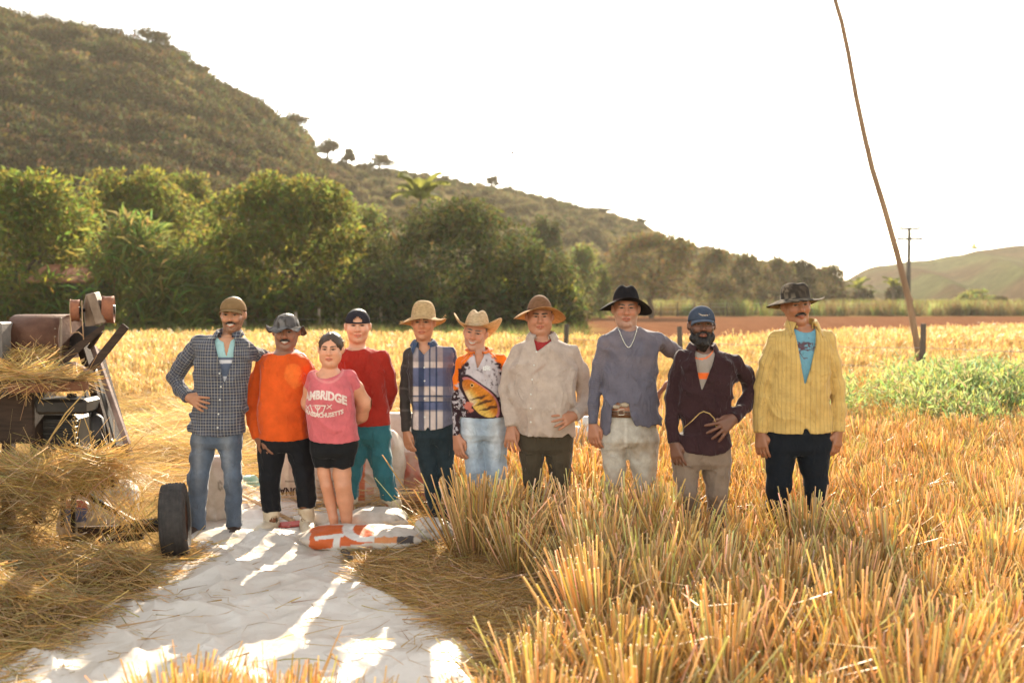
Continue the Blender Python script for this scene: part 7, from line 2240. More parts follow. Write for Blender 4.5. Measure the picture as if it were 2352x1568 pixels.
mbar('tray', ((-60, 882, 6.72), (200, 872, 6.72)), .42, .05, M_OLDWOOD)
mbar('tray_edge', ((20, 893, 6.52), (202, 886, 6.52)), .03, .06, mat_simple('red_brown_plank', (.20, .085, .04), (.10, .04, .02), scale=7, rough=.8, bump=.4))
MB().box(MP(30, 955, 6.95), (.46, .35, .34), None, .012).build('side_panel', M_OLDWOOD, mroot)
MB().box(MP(150, 1000, 7.1), (.34, .4, .34), None, .03).build('engine_block', M_DARKMETAL, mroot)
tank = MB().box(MP(157, 930, 6.85), (.345, .26, .105), None, .02).build('fuel_tank', M_DARKMETAL, mroot)
MB().lathe([(0, .03), (.03, .028), (.034, 0)], 14, c=MP(165, 913, 6.85)).build('tank_cap', M_DARKMETAL, tank, True)
for k in range(5):
    MB().box(MP(140, 968 + k * 13, 6.88), (.22, .05, .016), None, .003).build('cooling_fin', M_DARKMETAL, mroot)
MB().tube([MP(222, 1040, 6.85), MP(226, 1000, 6.85), MP(222, 965, 6.86), MP(214, 952, 6.9)], [.05, .055, .05, .03], 10).build('belt_guard', M_DARKMETAL, mroot, True)
# leaning side frame; light along its edge is painted in as a paler strip
fr_ = MB().beam(MP(205, 795, 7.25), MP(282, 1058, 6.95), .05, .30, (0, 1, 0), .006).build('side_board', M_OLDWOOD, mroot)
MB().beam(MP(214, 795, 7.09), MP(294, 1022, 6.78), .035, .045, (0, 1, 0), .005).build('lit_edge_strip', M_EDGEWOOD, fr_)
MB().beam(MP(279, 1022, 6.8), MP(281, 1068, 6.8), .10, .05, (0, 1, 0), .005).build('foot_board', M_OLDWOOD, fr_)
# drive belt as a loop round two pulleys
bl = MB(); p0, p1 = MP(205, 858, 6.86), MP(248, 1028, 6.86)
dv = unit(p1 - p0); nv = np.array([dv[2], 0, -dv[0]])
for s in (-1, 1):
    bl.beam(p0 + nv * .05 * s, p1 + nv * .065 * s, .012, .05, (0, 1, 0), .002)
bl.build('drive_belt', M_DARKMETAL, mroot)
for q, r in ((p0, .052), (p1, .067)):
    MB().lathe([(0, -.03), (r, -.03), (r * .92, 0), (r, .03), (0, .03)], 24, c=q, rot=rotx(math.pi / 2)).build('pulley', M_DARKMETAL, mroot, True)
# discharge chute: an open dark trough rising to the right
c0, c1 = MP(150, 815, 6.9), MP(236, 745, 6.9); t = unit(c1 - c0); nrm = np.array([-t[2], 0, t[0]])
def quadslab(mb, A, B, C_, D, th):
    A, B, C_, D = [np.array(q, float) for q in (A, B, C_, D)]; n_ = unit(np.cross(B - A, D - A)) * th
    mb.add([A, B, C_, D, A + n_, B + n_, C_ + n_, D + n_], [(3, 2, 1, 0), (4, 5, 6, 7), (0, 1, 5, 4), (1, 2, 6, 5), (2, 3, 7, 6), (3, 0, 4, 7)]); return mb
ch_ = MB(); quadslab(ch_, MP(140, 824, 7.1), MP(232, 752, 7.1), MP(196, 742, 7.14), MP(142, 795, 7.14), .008)
quadslab(ch_, MP(150, 838, 6.82), MP(238, 752, 6.86), MP(232, 752, 7.12), MP(140, 824, 7.12), .008)
cho = ch_.build('chute', M_DARKMETAL, mroot)
fl = MB(); quadslab(fl, MP(150, 838, 6.80), MP(240, 756, 6.84), MP(240, 742, 6.84), MP(146, 812, 6.80), .008); fl.build('chute_side', M_OLDWOOD, cho)
# head box and its two pulleys on a shaft
ax_ = MP(205, 712, 6.95)
hb = MB(); A = [MP(197, 676, 6.85), MP(217, 672, 6.85), MP(241, 741, 6.85), MP(219, 747, 6.85)]; Bk = [q + np.array([-.03, .16, .01]) for q in A]
hb.add(A + Bk, [(3, 2, 1, 0), (4, 5, 6, 7), (0, 1, 5, 4), (1, 2, 6, 5), (2, 3, 7, 6), (3, 0, 4, 7)])
hbo = hb.build('head_box', M_TANMETAL, mroot); hbo.modifiers.new('bevel', 'BEVEL').width = .006
hs_ = MB(); A = [MP(197, 677, 6.86), MP(219, 747, 6.86), MP(196, 750, 6.95), MP(190, 704, 6.95)]; Bk = [q + np.array([0, .1, 0]) for q in A]
hs_.add(A + Bk, [(0, 1, 2, 3), (7, 6, 5, 4), (0, 4, 5, 1), (1, 5, 6, 2), (2, 6, 7, 3), (3, 7, 4, 0)]).build('head_side', M_TANMETAL, hbo)
MB().tube([MP(176, 712, 6.92), MP(254, 712, 6.92)], .014, 10).build('shaft', M_DARKMETAL, mroot, True)
def pulley(u, v, d, r, w, mat, yaw):
    prof = [(r * .35, -w / 2), (r * .9, -w / 2), (r, -w / 2), (r * .96, -w * .2), (r * .96, w * .2), (r, w / 2), (r * .9, w / 2), (r * .86, w * .3), (r * .35, w * .3), (r * .35, -w / 2)]
    Rr = rotz(yaw) @ roty(math.pi / 2)
    o = MB().lathe(prof, 32, rot=Rr).build('pulley', mat, mroot, True); o.location = Vector(MP(u, v, d))
    MB().lathe([(0, -w * .6), (r * .35, -w * .6), (r * .35, w * .6), (0, w * .6)], 16, rot=Rr).build('hub', M_DARKMETAL, o, True)
    return o
pulley(173, 713, 6.86, .076, .055, M_RUSTW, .35); pulley(249, 711, 6.95, .096, .075, M_RUSTW, .30)
mb = MB(); mb.tube([MP(162, 688, 6.84), MP(161, 700, 6.80), MP(162, 740, 6.80), MP(163, 765, 6.82), MP(180, 762, 6.8), MP(192, 772, 6.8)], .0045, 6); mb.tube([MP(188, 690, 6.84), MP(189, 735, 6.8), MP(192, 780, 6.8)], .004, 6)
mb.build('rope', M_HANDLE, mroot, True)
mbar('plank', ((207, 850, 6.78), (289, 748, 6.78)), .02, .055, M_OLDWOOD, (1, 0, 1))
mbar('flat_bar', ((166, 833, 6.75), (211, 856, 6.72)), .05, .018, M_EDGEWOOD)
mbar('upright', ((232, 760, 7.0), (205, 800, 7.0)), .03, .03, M_OLDWOOD, (0, 1, 0))
# carriage under the machine
mbar('cross_beam', ((60, 1124, 6.7), (266, 1104, 6.7)), .07, .08, M_DARKMETAL)
mbar('chassis_leg', ((145, 1116, 6.7), (145, 1208, 6.7)), .028, .03, M_DARKMETAL, (0, 1, 0)); mbar('chassis_leg', ((169, 1116, 6.66), (169, 1222, 6.66)), .03, .03, M_DARKMETAL, (0, 1, 0))
mbar('brace', ((176, 1122, 6.66), (322, 1206, 6.6)), .03, .035, M_DARKMETAL, (0, 1, 0))
mbar('axle_beam', ((182, 1216, 6.6), (364, 1212, 6.5)), .045, .045, M_OLDWOOD)
mbar('axle_beam', ((210, 1248, 6.5), (330, 1230, 6.5)), .04, .04, M_OLDWOOD)
for k, (u, v) in enumerate(((-40, 1000), (20, 1040), (90, 1040))):
    mbar('frame_post', ((u, 870, 7.15), (u, 1200, 7.15)), .07, .07, M_OLDWOOD, (0, 1, 0))
# road wheel at the right end of the axle
M_TYRE = mat_simple('worn_tyre', (.055, .045, .04), (.03, .025, .022), scale=22, rough=.8, bump=.5, bscale=60)
R0 = .252; W0 = .165
prof = []
for t in np.linspace(-1, 1, 25):
    y = t * W0 / 2; k = abs(t)
    r = R0 - .012 * k ** 2 - (.05 * max(0, (k - .80) / .20) ** 2.2)
    if k < .8 and min(abs(k - g_) for g_ in (.12, .40, .66)) < .04: r -= .006
    prof.append((r, y))
prof = [(R0 * .58, -W0 * .40), (R0 * .68, -W0 * .5)] + prof + [(R0 * .68, W0 * .5), (R0 * .58, W0 * .40)]
wc = P(402, 1204, 6.44); wc[2] = R0 - .01
Rw = rotz(rad(13)) @ roty(math.pi / 2 + rad(-3))
wr_ = empty('wheel', wc - mo); wr_.parent = mroot
MB().lathe(prof, 56, rot=Rw).build('tyre', M_TYRE, wr_, True)
MB().lathe([(0, -.05), (.05, -.05), (.055, -.02), (R0 * .55, -.02), (R0 * .6, -W0 * .42), (R0 * .6, W0 * .42), (R0 * .55, .03), (.055, .03), (.05, .05), (0, .05)], 32, rot=Rw).build('rim', M_RUST, wr_, True)
MB().tube([np.array([-.28, .0, -.02]), np.array([0, 0, 0])], .03, 10).build('axle', M_DARKMETAL, wr_, True)
# printed sheet and pale cloth under the machine
ck = sack('white sack with red and blue bands under the machine frame', 170, 1200, 7.05, .20, .26, .14, stripes([(140, 200, 1146, 1166, (.6, .07, .05), .9), (140, 200, 1166, 1198, (.05, .10, .28), .9)]), 41, name='banded_sack', group=None)
sack('bulky cream sack seen through the machine frame', 245, 1210, 7.35, .44, .36, .3, None, 42, name='grain_sack')
# ================================================================== straw, stubble and standing rice
def mat_straw(name, c1, c2, tr=.35, sat=1.0):
    m, nt, out = new_mat(name); L = nt.links.new
    at = N(nt, 'ShaderNodeAttribute'); at.attribute_name = 'Col'
    oi = N(nt, 'ShaderNodeObjectInfo')
    r = N(nt, 'ShaderNodeMapRange'); r.inputs[3].default_value = .72; r.inputs[4].default_value = 1.22; L(oi.outputs['Random'], r.inputs[0])
    a = N(nt, 'ShaderNodeMix', data_type='RGBA', blend_type='MULTIPLY'); a.inputs[0].default_value = 1; a.inputs[6].default_value = (*c1, 1); L(at.outputs['Color'], a.inputs[7])
    s = N(nt, 'ShaderNodeVectorMath', operation='SCALE'); L(a.outputs[2], s.inputs[0]); L(r.outputs[0], s.inputs['Scale'])
    b = N(nt, 'ShaderNodeBsdfPrincipled'); b.inputs['Roughness'].default_value = .5; b.inputs['Specular IOR Level'].default_value = .35; L(s.outputs[0], b.inputs['Base Color'])
    a2 = N(nt, 'ShaderNodeMix', data_type='RGBA', blend_type='MULTIPLY'); a2.inputs[0].default_value = 1; a2.inputs[6].default_value = (*c2, 1); L(at.outputs['Color'], a2.inputs[7])
    t = N(nt, 'ShaderNodeBsdfTranslucent'); L(a2.outputs[2], t.inputs[0])
    ms = N(nt, 'ShaderNodeMixShader'); ms.inputs[0].default_value = tr; L(b.outputs[0], ms.inputs[1]); L(t.outputs[0], ms.inputs[2]); L(ms.outputs[0], out.inputs[0])
    return m
M_STRAW = mat_straw('loose_straw', (.50, .32, .12), (.60, .375, .12))
M_STUB = mat_straw('stubble_stalk', (.58, .42, .185), (.70, .485, .19), .42)
M_RICE = mat_straw('ripe_rice', (.62, .43, .16), (.76, .50, .165), .45)

def straw_cols(g, n, green=.12):
    k = g.random(n)
    q = g.uniform(.68, 1.3, n)[:, None]; c = q * np.stack([g.uniform(.95, 1.05, n), g.uniform(.88, 1.08, n), g.uniform(.7, 1.3, n)], 1)
    gm = k < green; c[gm] *= np.array([.78, 1.0, 1.0])
    dk = k > .86; c[dk] *= np.array([.68, .58, .5])
    pl = (k > .76) & (k <= .86); c[pl] = c[pl] * np.array([1.12, 1.2, 1.7])
    return c

def strands(P0, D0, ln, wd, g, bend=.25, seg=3, lift=0.0):
    """thin bent ribbons: start points, directions, lengths, widths"""
    n = len(P0)
    side = np.cross(D0, np.array([0, 0, 1.0])); side /= np.linalg.norm(side, axis=1)[:, None] + 1e-6
    roll = g.uniform(0, math.pi, n)[:, None]; upv = np.cross(side, D0)
    wv = (side * np.cos(roll) + upv * np.sin(roll)) * wd[:, None] * .5
    bd = (side * g.normal(0, 1, n)[:, None] + upv * g.normal(0, .5, n)[:, None]) * bend * ln[:, None]
    V = []
    for s in range(seg + 1):
        t = s / seg; c = P0 + D0 * (ln * (t - .5))[:, None] + bd * (t - .5) ** 2 * 2
        k = 1 - .5 * t
        V += [c - wv * k, c + wv * k]
    V = np.stack(V, 1)                                       # (n, 2(seg+1), 3)
    m = 2 * (seg + 1); base = m * np.arange(n)[:, None]
    Fq = np.concatenate([base + np.array([[2 * s, 2 * s + 1, 2 * s + 3, 2 * s + 2]]) for s in range(seg)], 0)
    return V.reshape(-1, 3), Fq, m

def straw_obj(name, label, P0, D0, ln, wd, seed, mat=None, green=.12, bend=.25, cat='straw', parent=None, minz=.006, seg=3):
    g = np.random.default_rng(seed)
    V, Fq, m = strands(P0, D0, ln, wd, g, bend, seg)
    V[:, 2] = np.maximum(V[:, 2], minz + np.abs(g.normal(0, .004, len(V))))
    me = mesh_np(name, V, Fq, True)
    set_col(me, np.repeat(straw_cols(g, len(P0), green), m, 0))
    o = obj(name, me, mat or M_STRAW, parent)
    if parent is None: tag(o, label, cat, None, 'stuff')
    else: o['kind'] = 'stuff'
    return o

# ---- heap of threshed straw on the left
def heap_h(x, y):
    u = 1176 + F * x / y
    h = .64 * np.exp(-((x + 3.85) / .62) ** 2 - ((y - 6.2) / .5) ** 2)
    h = h + .38 * np.exp(-((x + 3.7) / .85) ** 2 - ((y - 5.35) / .55) ** 2)
    h = h + .17 * np.exp(-((x + 2.55) / .55) ** 2 - ((y - 5.75) / .33) ** 2)
    h = h + .16 * np.exp(-((x + 2.9) / .7) ** 2 - ((y - 4.9) / .5) ** 2)
    h = h * (1 + .35 * vnoise(x * 2.6, y * 2.6, 0 * x, 19))
    return h
hx = np.linspace(-5.2, -1.9, 90); hy = np.linspace(3.9, 6.52, 72)
def hz(X, Y):
    e = np.minimum(1, np.minimum((X + 5.2) / .3, (-1.9 - X) / .3)) * np.minimum(1, np.minimum((Y - 3.9) / .3, (6.52 - Y) / .04))
    return (heap_h(X, Y) * .86 + .05 * vnoise(X * 4, Y * 4, 0 * X, 5)) * np.clip(e, 0, 1) - .02
me, V = grid_mesh('straw_heap', hx, hy, hz)
C = np.tile(np.array([.20, .12, .04]), (len(V), 1)); set_col(me, C)
M_HEAP = mat_land('heap_core', 22.0, 1.0, .05)
heap = obj('straw_heap', me, M_HEAP); tag(heap, 'heap of threshed straw piled against the machine at the left', 'straw heap', None, 'stuff')
g = np.random.default_rng(21)
def heap_strands(n, seed, xr=(-5.0, -2.05), yr=(4.0, 6.5), lmin=.16, lmax=.5):
    g = np.random.default_rng(seed)
    x = g.uniform(*xr, n * 3); y = g.uniform(*yr, n * 3); keep = g.random(n * 3) < np.clip(heap_h(x, y) * 4 + .12, 0, 1); x, y = x[keep][:n], y[keep][:n]; n = len(x)
    z = heap_h(x, y) + g.uniform(-.01, .045, n)
    an = g.normal(0, .9, n) + g.choice([0, math.pi], n); e = 1e-2
    dx = np.cos(an); dy = np.sin(an)
    sl = (heap_h(x + dx * e, y + dy * e) - heap_h(x, y)) / e
    D = np.stack([dx, dy, sl * .9 + g.normal(0, .22, n)], 1); D /= np.linalg.norm(D, axis=1)[:, None]
    return np.stack([x, y, z], 1), D, g.uniform(lmin, lmax, n), g.uniform(.003, .0065, n)
a = heap_strands(13000, 3); straw_obj('heap_straw', None, *a, 4, green=.22, parent=heap)
# straw hanging over the carriage and lying on the tray
def draped(n, seed, u0, u1, vfun, d0, d1, spread, lmin, lmax, tilt, name, parent=None, label=None, green=.2):
    g = np.random.default_rng(seed); u = g.uniform(u0, u1, n); d = g.uniform(d0, d1, n); v = vfun(u) + np.abs(g.normal(0, spread, n)) * 1.0
    W = np.stack([P(a, b, c) for a, b, c in zip(u, v, d)])
    an = g.normal(0, .35, n); D = np.stack([np.cos(an) * g.choice([-1, 1], n), np.sin(an), g.normal(tilt, .35, n)], 1); D /= np.linalg.norm(D, axis=1)[:, None]
    return straw_obj(name, label, W, D, g.uniform(lmin, lmax, n), g.uniform(.003, .0065, n), seed, green=green, parent=parent, bend=.45, seg=4)
draped(1500, 6, -20, 300, lambda u: 1046 + 26 * np.sin(u / 60) + np.maximum(u - 200, 0) * .45, 6.30, 6.62, 26, .25, .62, 0, 'heap_straw', heap)
draped(200, 7, 0, 340, lambda u: 1085 + np.maximum(u - 200, 0) * .6, 6.28, 6.5, 40, .2, .45, -1.6, 'heap_straw', heap)
draped(900, 71, -40, 140, lambda u: 1070 + 0 * u, 6.1, 6.4, 70, .2, .5, -.4, 'heap_straw', heap)
draped(110, 72, 230, 370, lambda u: 1130 + (u - 230) * .4, 6.3, 6.5, 50, .2, .5, -.9, 'heap_straw', heap)
straw_tray = draped(620, 8, -30, 140, lambda u: 838 + (u + 30) * .16, 6.5, 6.72, 11, .25, .55, 0, 'straw_bundle', None, 'sheaf of cut rice lying on the tray of the threshing machine', .3)
draped(150, 9, 120, 200, lambda u: 866 + 0 * u, 6.5, 6.66, 5, .18, .4, 0, 'straw_bundle', straw_tray)
draped(160, 10, 30, 132, lambda u: 806 + 0 * u, 6.82, 6.9, 8, .12, .3, 0, 'straw_bundle', straw_tray)
# a few green-gold stalks with grain heads sticking up before the engine
gs = MB(); rr = random.Random(3)
for (a_, b_, c_, w) in (((95, 1040), (150, 950), (200, 895), .006), ((60, 1090), (120, 1000), (170, 935), .005), ((170, 1040), (180, 985), (188, 950), .003), ((220, 1035), (260, 1015), (290, 1008), .006), ((140, 1035), (175, 990), (150, 960), .003), ((212, 1028), (205, 990), (190, 950), .004)):
    gs.tube([P(*a_, 6.45), P(*b_, 6.42), P(*c_, 6.4)], [w, w * .8, w * .5], 5)
tag(gs.build('tall_stalks', M_STRAW1, None, True), 'few long rice stalks sticking up in front of the dark engine', 'stalks', None, 'stuff')
gh = MB()
for (u, v) in ((210, 990), (168, 950), (172, 965), (150, 985)):
    for k in range(26):
        c = P(u + rr.uniform(-4, 4) + k * .12, v + k * 2.2, 6.4); gh.lathe([(0, -.006), (.004, 0), (0, .006)], 5, c=c + np.array([rr.uniform(-.008, .008), 0, 0]))
tag(gh.build('grain_heads', M_STRAW1, None, True), 'drooping ripe rice ears hanging in front of the engine', 'rice ears', None, 'stuff')

# ---- loose straw trampled over the ground
SHEET_POLY = [tuple(G(*q)[:2]) for q in ((440, 1292), (436, 1250), (470, 1225), (560, 1214), (690, 1240), (772, 1266), (834, 1325), (832, 1348), (960, 1402), (1076, 1482), (1110, 1680), (-60, 1680), (62, 1490), (205, 1398), (250, 1345), (430, 1318))]
def litter(n, seed, poly, zt=.05, lmin=.12, lmax=.5, keep_sheet=.0, ang=.9):
    g = np.random.default_rng(seed); A = np.array([G(*q)[:2] for q in poly]); lo, hi = A.min(0), A.max(0)
    x = g.uniform(lo[0], hi[0], n * 4); y = g.uniform(lo[1], hi[1], n * 4)
    w = inside(x, y, [tuple(q) for q in A]); onS = inside(x, y, SHEET_POLY); w &= (~onS) | (g.random(n * 4) < keep_sheet)
    x, y = x[w][:n], y[w][:n]; m = len(x)
    bump = np.maximum(0, vnoise(x * 2.2, y * 2.2, 0 * x, seed)) * zt
    z = .012 + bump + g.random(m) ** 2 * zt
    an = g.normal(0, ang, m) + vnoise(x * .8, y * .8, 0 * x, seed + 1) * 1.2 + g.choice([0, math.pi], m)
    D = np.stack([np.cos(an), np.sin(an), g.normal(0, .10, m)], 1); D /= np.linalg.norm(D, axis=1)[:, None]
    return np.stack([x, y, z], 1), D, g.uniform(lmin, lmax, m), g.uniform(.003, .006, m)
straw_obj('trampled_straw', 'trampled loose straw on the ground between sheet and stubble', *litter(9000, 31, [(760, 1215), (1060, 1190), (1250, 1400), (1420, 1600), (1060, 1600), (1060, 1480), (830, 1340)], .035), 32, green=.1)
straw_obj('trampled_straw', 'flattened cut straw covering the ground behind the workers at left', *litter(9000, 33, [(200, 930), (1050, 930), (1060, 1180), (760, 1215), (440, 1150), (280, 1150)], .16, .3, .8), 34, green=.16)
straw_obj('trampled_straw', 'straw fringe lying along the left edge of the white sheet', *litter(3200, 35, [(180, 1330), (470, 1250), (480, 1310), (300, 1380), (120, 1500), (-40, 1640), (-160, 1640), (0, 1480)], .05, .15, .5, .55), 36, green=.2)
straw_obj('straw_on_sheet', 'scattered single straws lying on the white sheet', *[q for q in litter(110, 37, [(440, 1300), (800, 1270), (1040, 1470), (1060, 1560), (300, 1560), (150, 1470)], .0, .12, .42, 1.0, 1.5)], 38, green=.1, bend=.5, minz=.055)

# swath of cut straw lying in ridges behind, left
def ridge(n, seed, u0, u1, v0, v1):
    g = np.random.default_rng(seed); u = g.uniform(u0, u1, n); v = g.uniform(v0, v1, n); W = np.stack([G(a, b) for a, b in zip(u, v)])
    hgt = .34 * np.clip(fbm(W[:, 0] * 1.0, W[:, 1] * .9, 0 * u, seed, 2) + .45, 0, 1)
    W[:, 2] = hgt * g.random(n) ** .5
    an = g.normal(.2, .6, n) + g.choice([0, math.pi], n); D = np.stack([np.cos(an), np.sin(an), g.normal(0, .3, n)], 1); D /= np.linalg.norm(D, axis=1)[:, None]
    return W, D, g.uniform(.3, .8, n), g.uniform(.004, .009, n)
straw_obj('cut_swath', 'golden swath of cut rice straw lying behind the tall man', *ridge(9000, 41, 150, 1000, 880, 1060), 42, mat=M_STUB, green=.15)

# ---- stubble: clumps of cut stalks
def clump_mesh(seed, n=46, h=.38, r=.062, lean=.22, leaves=14, seg=1):
    g = np.random.default_rng(seed)
    b = g.normal(0, r * .6, (n, 2)); out = b * g.uniform(1.0, 2.4, (n, 1)) + g.normal(0, lean * .12, (n, 2)) + g.normal(0, .02, 2)
    hh = h * g.uniform(.72, 1.08, n)
    a = np.stack([b[:, 0], b[:, 1], 0 * hh - .03], 1); e = np.stack([b[:, 0] + out[:, 0] * 1.3, b[:, 1] + out[:, 1] * 1.3, hh], 1)
    w = g.uniform(.0024, .0048, n)
    V = []
    for p_, k in ((a, 1.0), (e, .85)):
        for q in range(3):
            an = 2 * math.pi * q / 3; V.append(p_ + np.stack([np.cos(an) * w * k, np.sin(an) * w * k, 0 * w], 1))
    V = np.stack(V, 1).reshape(-1, 3); i = 6 * np.arange(n)
    F4 = np.concatenate([np.stack([i + q, i + (q + 1) % 3, i + 3 + (q + 1) % 3, i + 3 + q], 1) for q in range(3)]); F3 = np.stack([i + 3, i + 4, i + 5], 1)
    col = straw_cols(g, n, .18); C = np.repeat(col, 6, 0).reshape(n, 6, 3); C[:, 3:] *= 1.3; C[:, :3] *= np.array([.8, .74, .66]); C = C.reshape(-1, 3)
    # dry leaf blades bending out of the clump
    m = leaves; bx = g.normal(0, r * .6, (m, 2)); an = g.uniform(0, 6.28, m); L = g.uniform(.14, .34, m); hz_ = g.uniform(.05, h * .7, m)
    p0 = np.stack([bx[:, 0], bx[:, 1], hz_], 1); dr = np.stack([np.cos(an), np.sin(an), 0 * an], 1); sd = np.stack([-np.sin(an), np.cos(an), 0 * an], 1) * .0045
    p1 = p0 + dr * (L * .45)[:, None] + np.array([0, 0, 1]) * (L * g.uniform(.1, .5, m))[:, None]; p2 = p0 + dr * L[:, None] + np.array([0, 0, 1]) * (L * g.uniform(-.5, .3, m))[:, None]
    VL = np.stack([p0 - sd, p0 + sd, p1 + sd, p1 - sd, p2], 1).reshape(-1, 3); j = len(V) + 5 * np.arange(m)
    F4b = np.stack([j, j + 1, j + 2, j + 3], 1); F3b = np.stack([j + 3, j + 2, j + 4], 1)
    me = mesh_np('stubble_clump', np.concatenate([V, VL]), [np.concatenate([F4, F4b]), np.concatenate([F3, F3b])], False)
    set_col(me, np.concatenate([C, np.repeat(straw_cols(g, m, .1) * np.array([1, .9, .8]), 5, 0)]))
    me.materials.append(M_STUB)
    return me
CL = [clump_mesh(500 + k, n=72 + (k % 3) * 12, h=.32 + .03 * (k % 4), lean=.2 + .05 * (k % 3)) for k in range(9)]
g = np.random.default_rng(61)
field_poly = [tuple(q) for q in ((-.30, 7.0), (-.34, 6.4), (-.15, 6.0), (.20, 5.5), (.36, 5.1), (.32, 4.75), (.12, 4.4), (-.03, 4.1), (-.08, 3.2), (9.5, 3.2), (16, 17), (16, 18.5), (1.2, 18.5), (.3, 11), (-.6, 8.4))]
pts = []
yy = 3.3
while yy < 18.4:
    st = .335 if yy < 9 else .37
    xx = -1.0 + g.uniform(0, .2)
    while xx < 14:
        x = xx + g.normal(0, .05); y = yy + g.normal(0, .05)
        u = 1176 + F * x / y
        if inside(np.array([x]), np.array([y]), field_poly)[0] and u < 2480: pts.append((x, y))
        xx += st
    yy += st
# the tufts in front of the sheet at the lower left
front = [(P(u, 690, d)[0], d) for u, d in ((352, 3.72), (395, 3.62), (432, 3.74), (600, 3.62), (640, 3.7), (690, 3.6), (826, 3.52), (470, 3.5), (1100, 3.7))]
feet = [np.array([b_.base[0] + lg[-1][0][0], b_.base[1] + lg[-1][0][1]]) for b_, r_ in ((p5, r5), (p6, r6), (p7, r7), (p8, r8), (p9, r9), (p10, r10)) for lg in r_['legs']]
pts = [q for q in pts if min(np.hypot(q[0] - f_[0], q[1] - f_[1] + .04) for f_ in feet) > .13]
allp = front + sorted(pts, key=lambda q: q[1])
def inview(q):
    u = 1176 + F * q[0] / q[1]; return -80 < u < 2430
near = [q for q in allp if inview(q)][:300]; ns_ = set(near); rest = [q for q in allp if q not in ns_]
rs = random.Random(9)
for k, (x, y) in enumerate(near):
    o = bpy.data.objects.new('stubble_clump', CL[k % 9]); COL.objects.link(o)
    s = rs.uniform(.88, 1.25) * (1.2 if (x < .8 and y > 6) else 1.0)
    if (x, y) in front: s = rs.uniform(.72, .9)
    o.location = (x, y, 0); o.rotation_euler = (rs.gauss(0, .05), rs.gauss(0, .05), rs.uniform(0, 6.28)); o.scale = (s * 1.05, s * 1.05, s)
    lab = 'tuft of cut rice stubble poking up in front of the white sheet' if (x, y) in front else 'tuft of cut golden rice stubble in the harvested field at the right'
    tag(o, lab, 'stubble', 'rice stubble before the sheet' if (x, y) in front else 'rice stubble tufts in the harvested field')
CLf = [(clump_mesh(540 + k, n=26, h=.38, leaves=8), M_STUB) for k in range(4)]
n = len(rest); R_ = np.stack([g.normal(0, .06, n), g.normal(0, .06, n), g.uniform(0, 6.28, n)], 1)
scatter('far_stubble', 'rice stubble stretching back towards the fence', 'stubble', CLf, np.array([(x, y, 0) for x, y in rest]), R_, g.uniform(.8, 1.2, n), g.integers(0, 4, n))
# straw between the clumps
def field_litter(n, seed, y0, y1):
    g = np.random.default_rng(seed); y = y0 + (y1 - y0) * g.random(n) ** 1.3; x = g.uniform(-.4, 1, n) * 0 + g.uniform(-.3, 1.0, n) * y * .56
    k = inside(x, y, field_poly); x, y = x[k], y[k]; m = len(x); an = g.uniform(0, 6.28, m)
    D = np.stack([np.cos(an), np.sin(an), g.normal(0, .35, m)], 1); D /= np.linalg.norm(D, axis=1)[:, None]
    return np.stack([x, y, .02 + g.random(m) ** 2 * .16], 1), D, g.uniform(.1, .38, m), g.uniform(.0025, .005, m)
straw_obj('stubble_litter', 'dry leaves and straw lying between the stubble tufts', *field_litter(17000, 71, 3.4, 14), 72, mat=M_STUB, green=.12)

# ---- standing ripe rice beyond the fence
def rice_mesh(seed, n=60):
    g = np.random.default_rng(seed); b = g.normal(0, .16, (n, 2)); an = g.uniform(0, 6.28, n); h = g.uniform(.55, .92, n); L = g.uniform(.08, .26, n)
    a = np.stack([b[:, 0], b[:, 1], 0 * h], 1); d = np.stack([np.cos(an), np.sin(an), 0 * an], 1); s = np.stack([-np.sin(an), np.cos(an), 0 * an], 1) * .007
    m1 = a + d * (L * .35)[:, None] + np.array([0, 0, 1]) * (h * .75)[:, None]; m2 = a + d * (L * .9)[:, None] + np.array([0, 0, 1]) * h[:, None]; e = m2 + d * (L * .6)[:, None] - np.array([0, 0, .10])
    V = np.stack([a - s, a + s, m1 - s, m1 + s, m2 - s * 1.4, m2 + s * 1.4, e], 1).reshape(-1, 3); i = 7 * np.arange(n)
    me = mesh_np('rice', V, [np.concatenate([np.stack([i, i + 1, i + 3, i + 2], 1), np.stack([i + 2, i + 3, i + 5, i + 4], 1)]), np.stack([i + 4, i + 5, i + 6], 1)], False)
    set_col(me, np.repeat(straw_cols(g, n, .12), 7, 0)); return me
RM = [(rice_mesh(600 + k), M_RICE) for k in range(4)]
g = np.random.default_rng(81); n = 11500
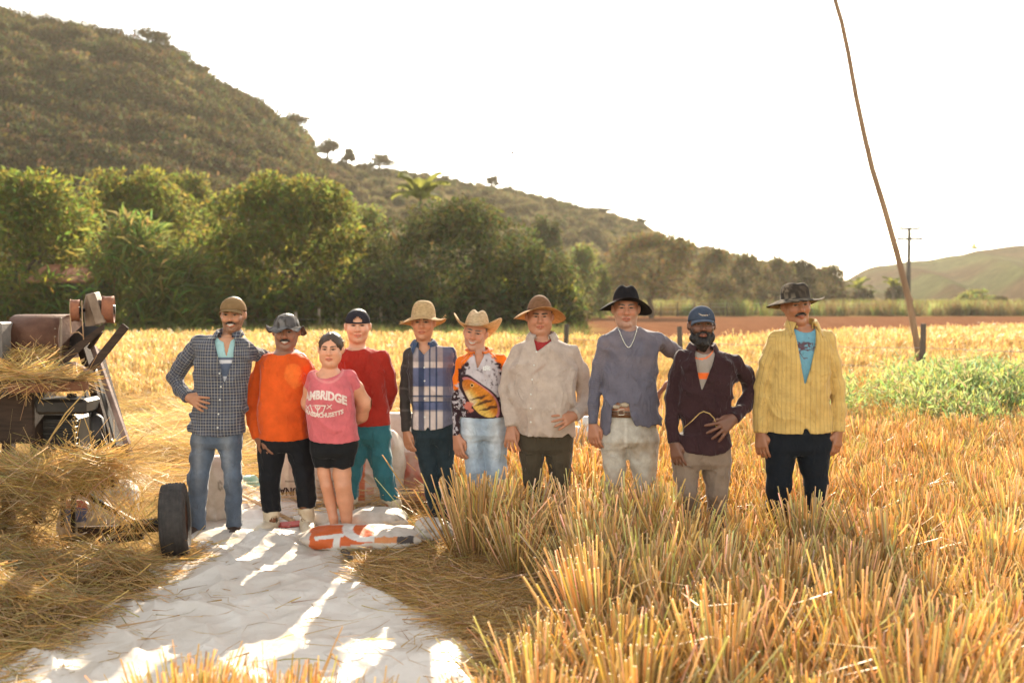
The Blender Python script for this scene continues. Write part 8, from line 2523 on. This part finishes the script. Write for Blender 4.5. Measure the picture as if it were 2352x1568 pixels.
y = 13.5 + 25 * g.random(n) ** 1.15; u = g.uniform(-150, 2480, n); x = (u - 1176) / F * y
fy = np.interp(u, [-200, 700, 990, 1300, 1565, 2120, 2560], [14, 16, 18, 19.5, 20, 18.6, 17.2])
k = (y > fy) & (y < np.interp(u, [-200, 700, 1000, 1300, 1700, 2000, 2500], [27, 29, 29, 25.5, 27, 32, 40])); x, y = x[k], y[k]; n = len(x)
scatter('standing_rice', 'band of ripe golden rice still standing beyond the fence', 'rice', RM, np.stack([x, y, 0 * x], 1), np.stack([g.normal(0, .08, n), g.normal(0, .08, n), g.uniform(0, 6.28, n)], 1), (.35 + .45 * np.clip((y - fy[k]) / 5, 0, 1)) * g.uniform(.75, 1.25, n), g.integers(0, 4, n))

# ---- green weeds by the leaning pole
WM = []
for k in range(3):
    g2 = np.random.default_rng(700 + k)
    WM.append((leaf_cloud('weed', [(0, 0, .25, .25, .25, .28), (.12, .05, .45, .14, .14, .18), (-.1, 0, .4, .14, .14, .2)], 150, .085, 700 + k, .2, -.3, .9, None, .3, .3), M_GREENWEED))
g = np.random.default_rng(91); P_ = []
while len(P_) < 230:
    u = g.normal(2230, 110) if g.random() < .88 else g.uniform(1900, 2400); d = g.normal(14.0, 1.3)
    if 11 < d < 17.5 and u < 2500: P_.append((P(u, 690, d)[0], d, 0))
n = len(P_)
scatter('weeds', 'green leafy weeds growing near the foot of the leaning pole', 'weeds', WM, P_, np.stack([g.normal(0, .1, n), g.normal(0, .1, n), g.uniform(0, 6.28, n)], 1), g.uniform(.7, 1.5, n), g.integers(0, 3, n))

# ---- dusty air over the valley
M_HAZE, nt, out = new_mat('dusty_air')
pv = nt.nodes.new('ShaderNodeVolumePrincipled'); pv.inputs['Color'].default_value = (1.0, .91, .77, 1); pv.inputs['Density'].default_value = .00022; pv.inputs['Anisotropy'].default_value = .35
nt.links.new(pv.outputs[0], out.inputs['Volume'])
hzo = MB().box((0, 420, 39.5), (1900, 960, 81)).build('haze', M_HAZE)
tag(hzo, 'thin dusty haze over the whole valley', 'haze', None, 'stuff')
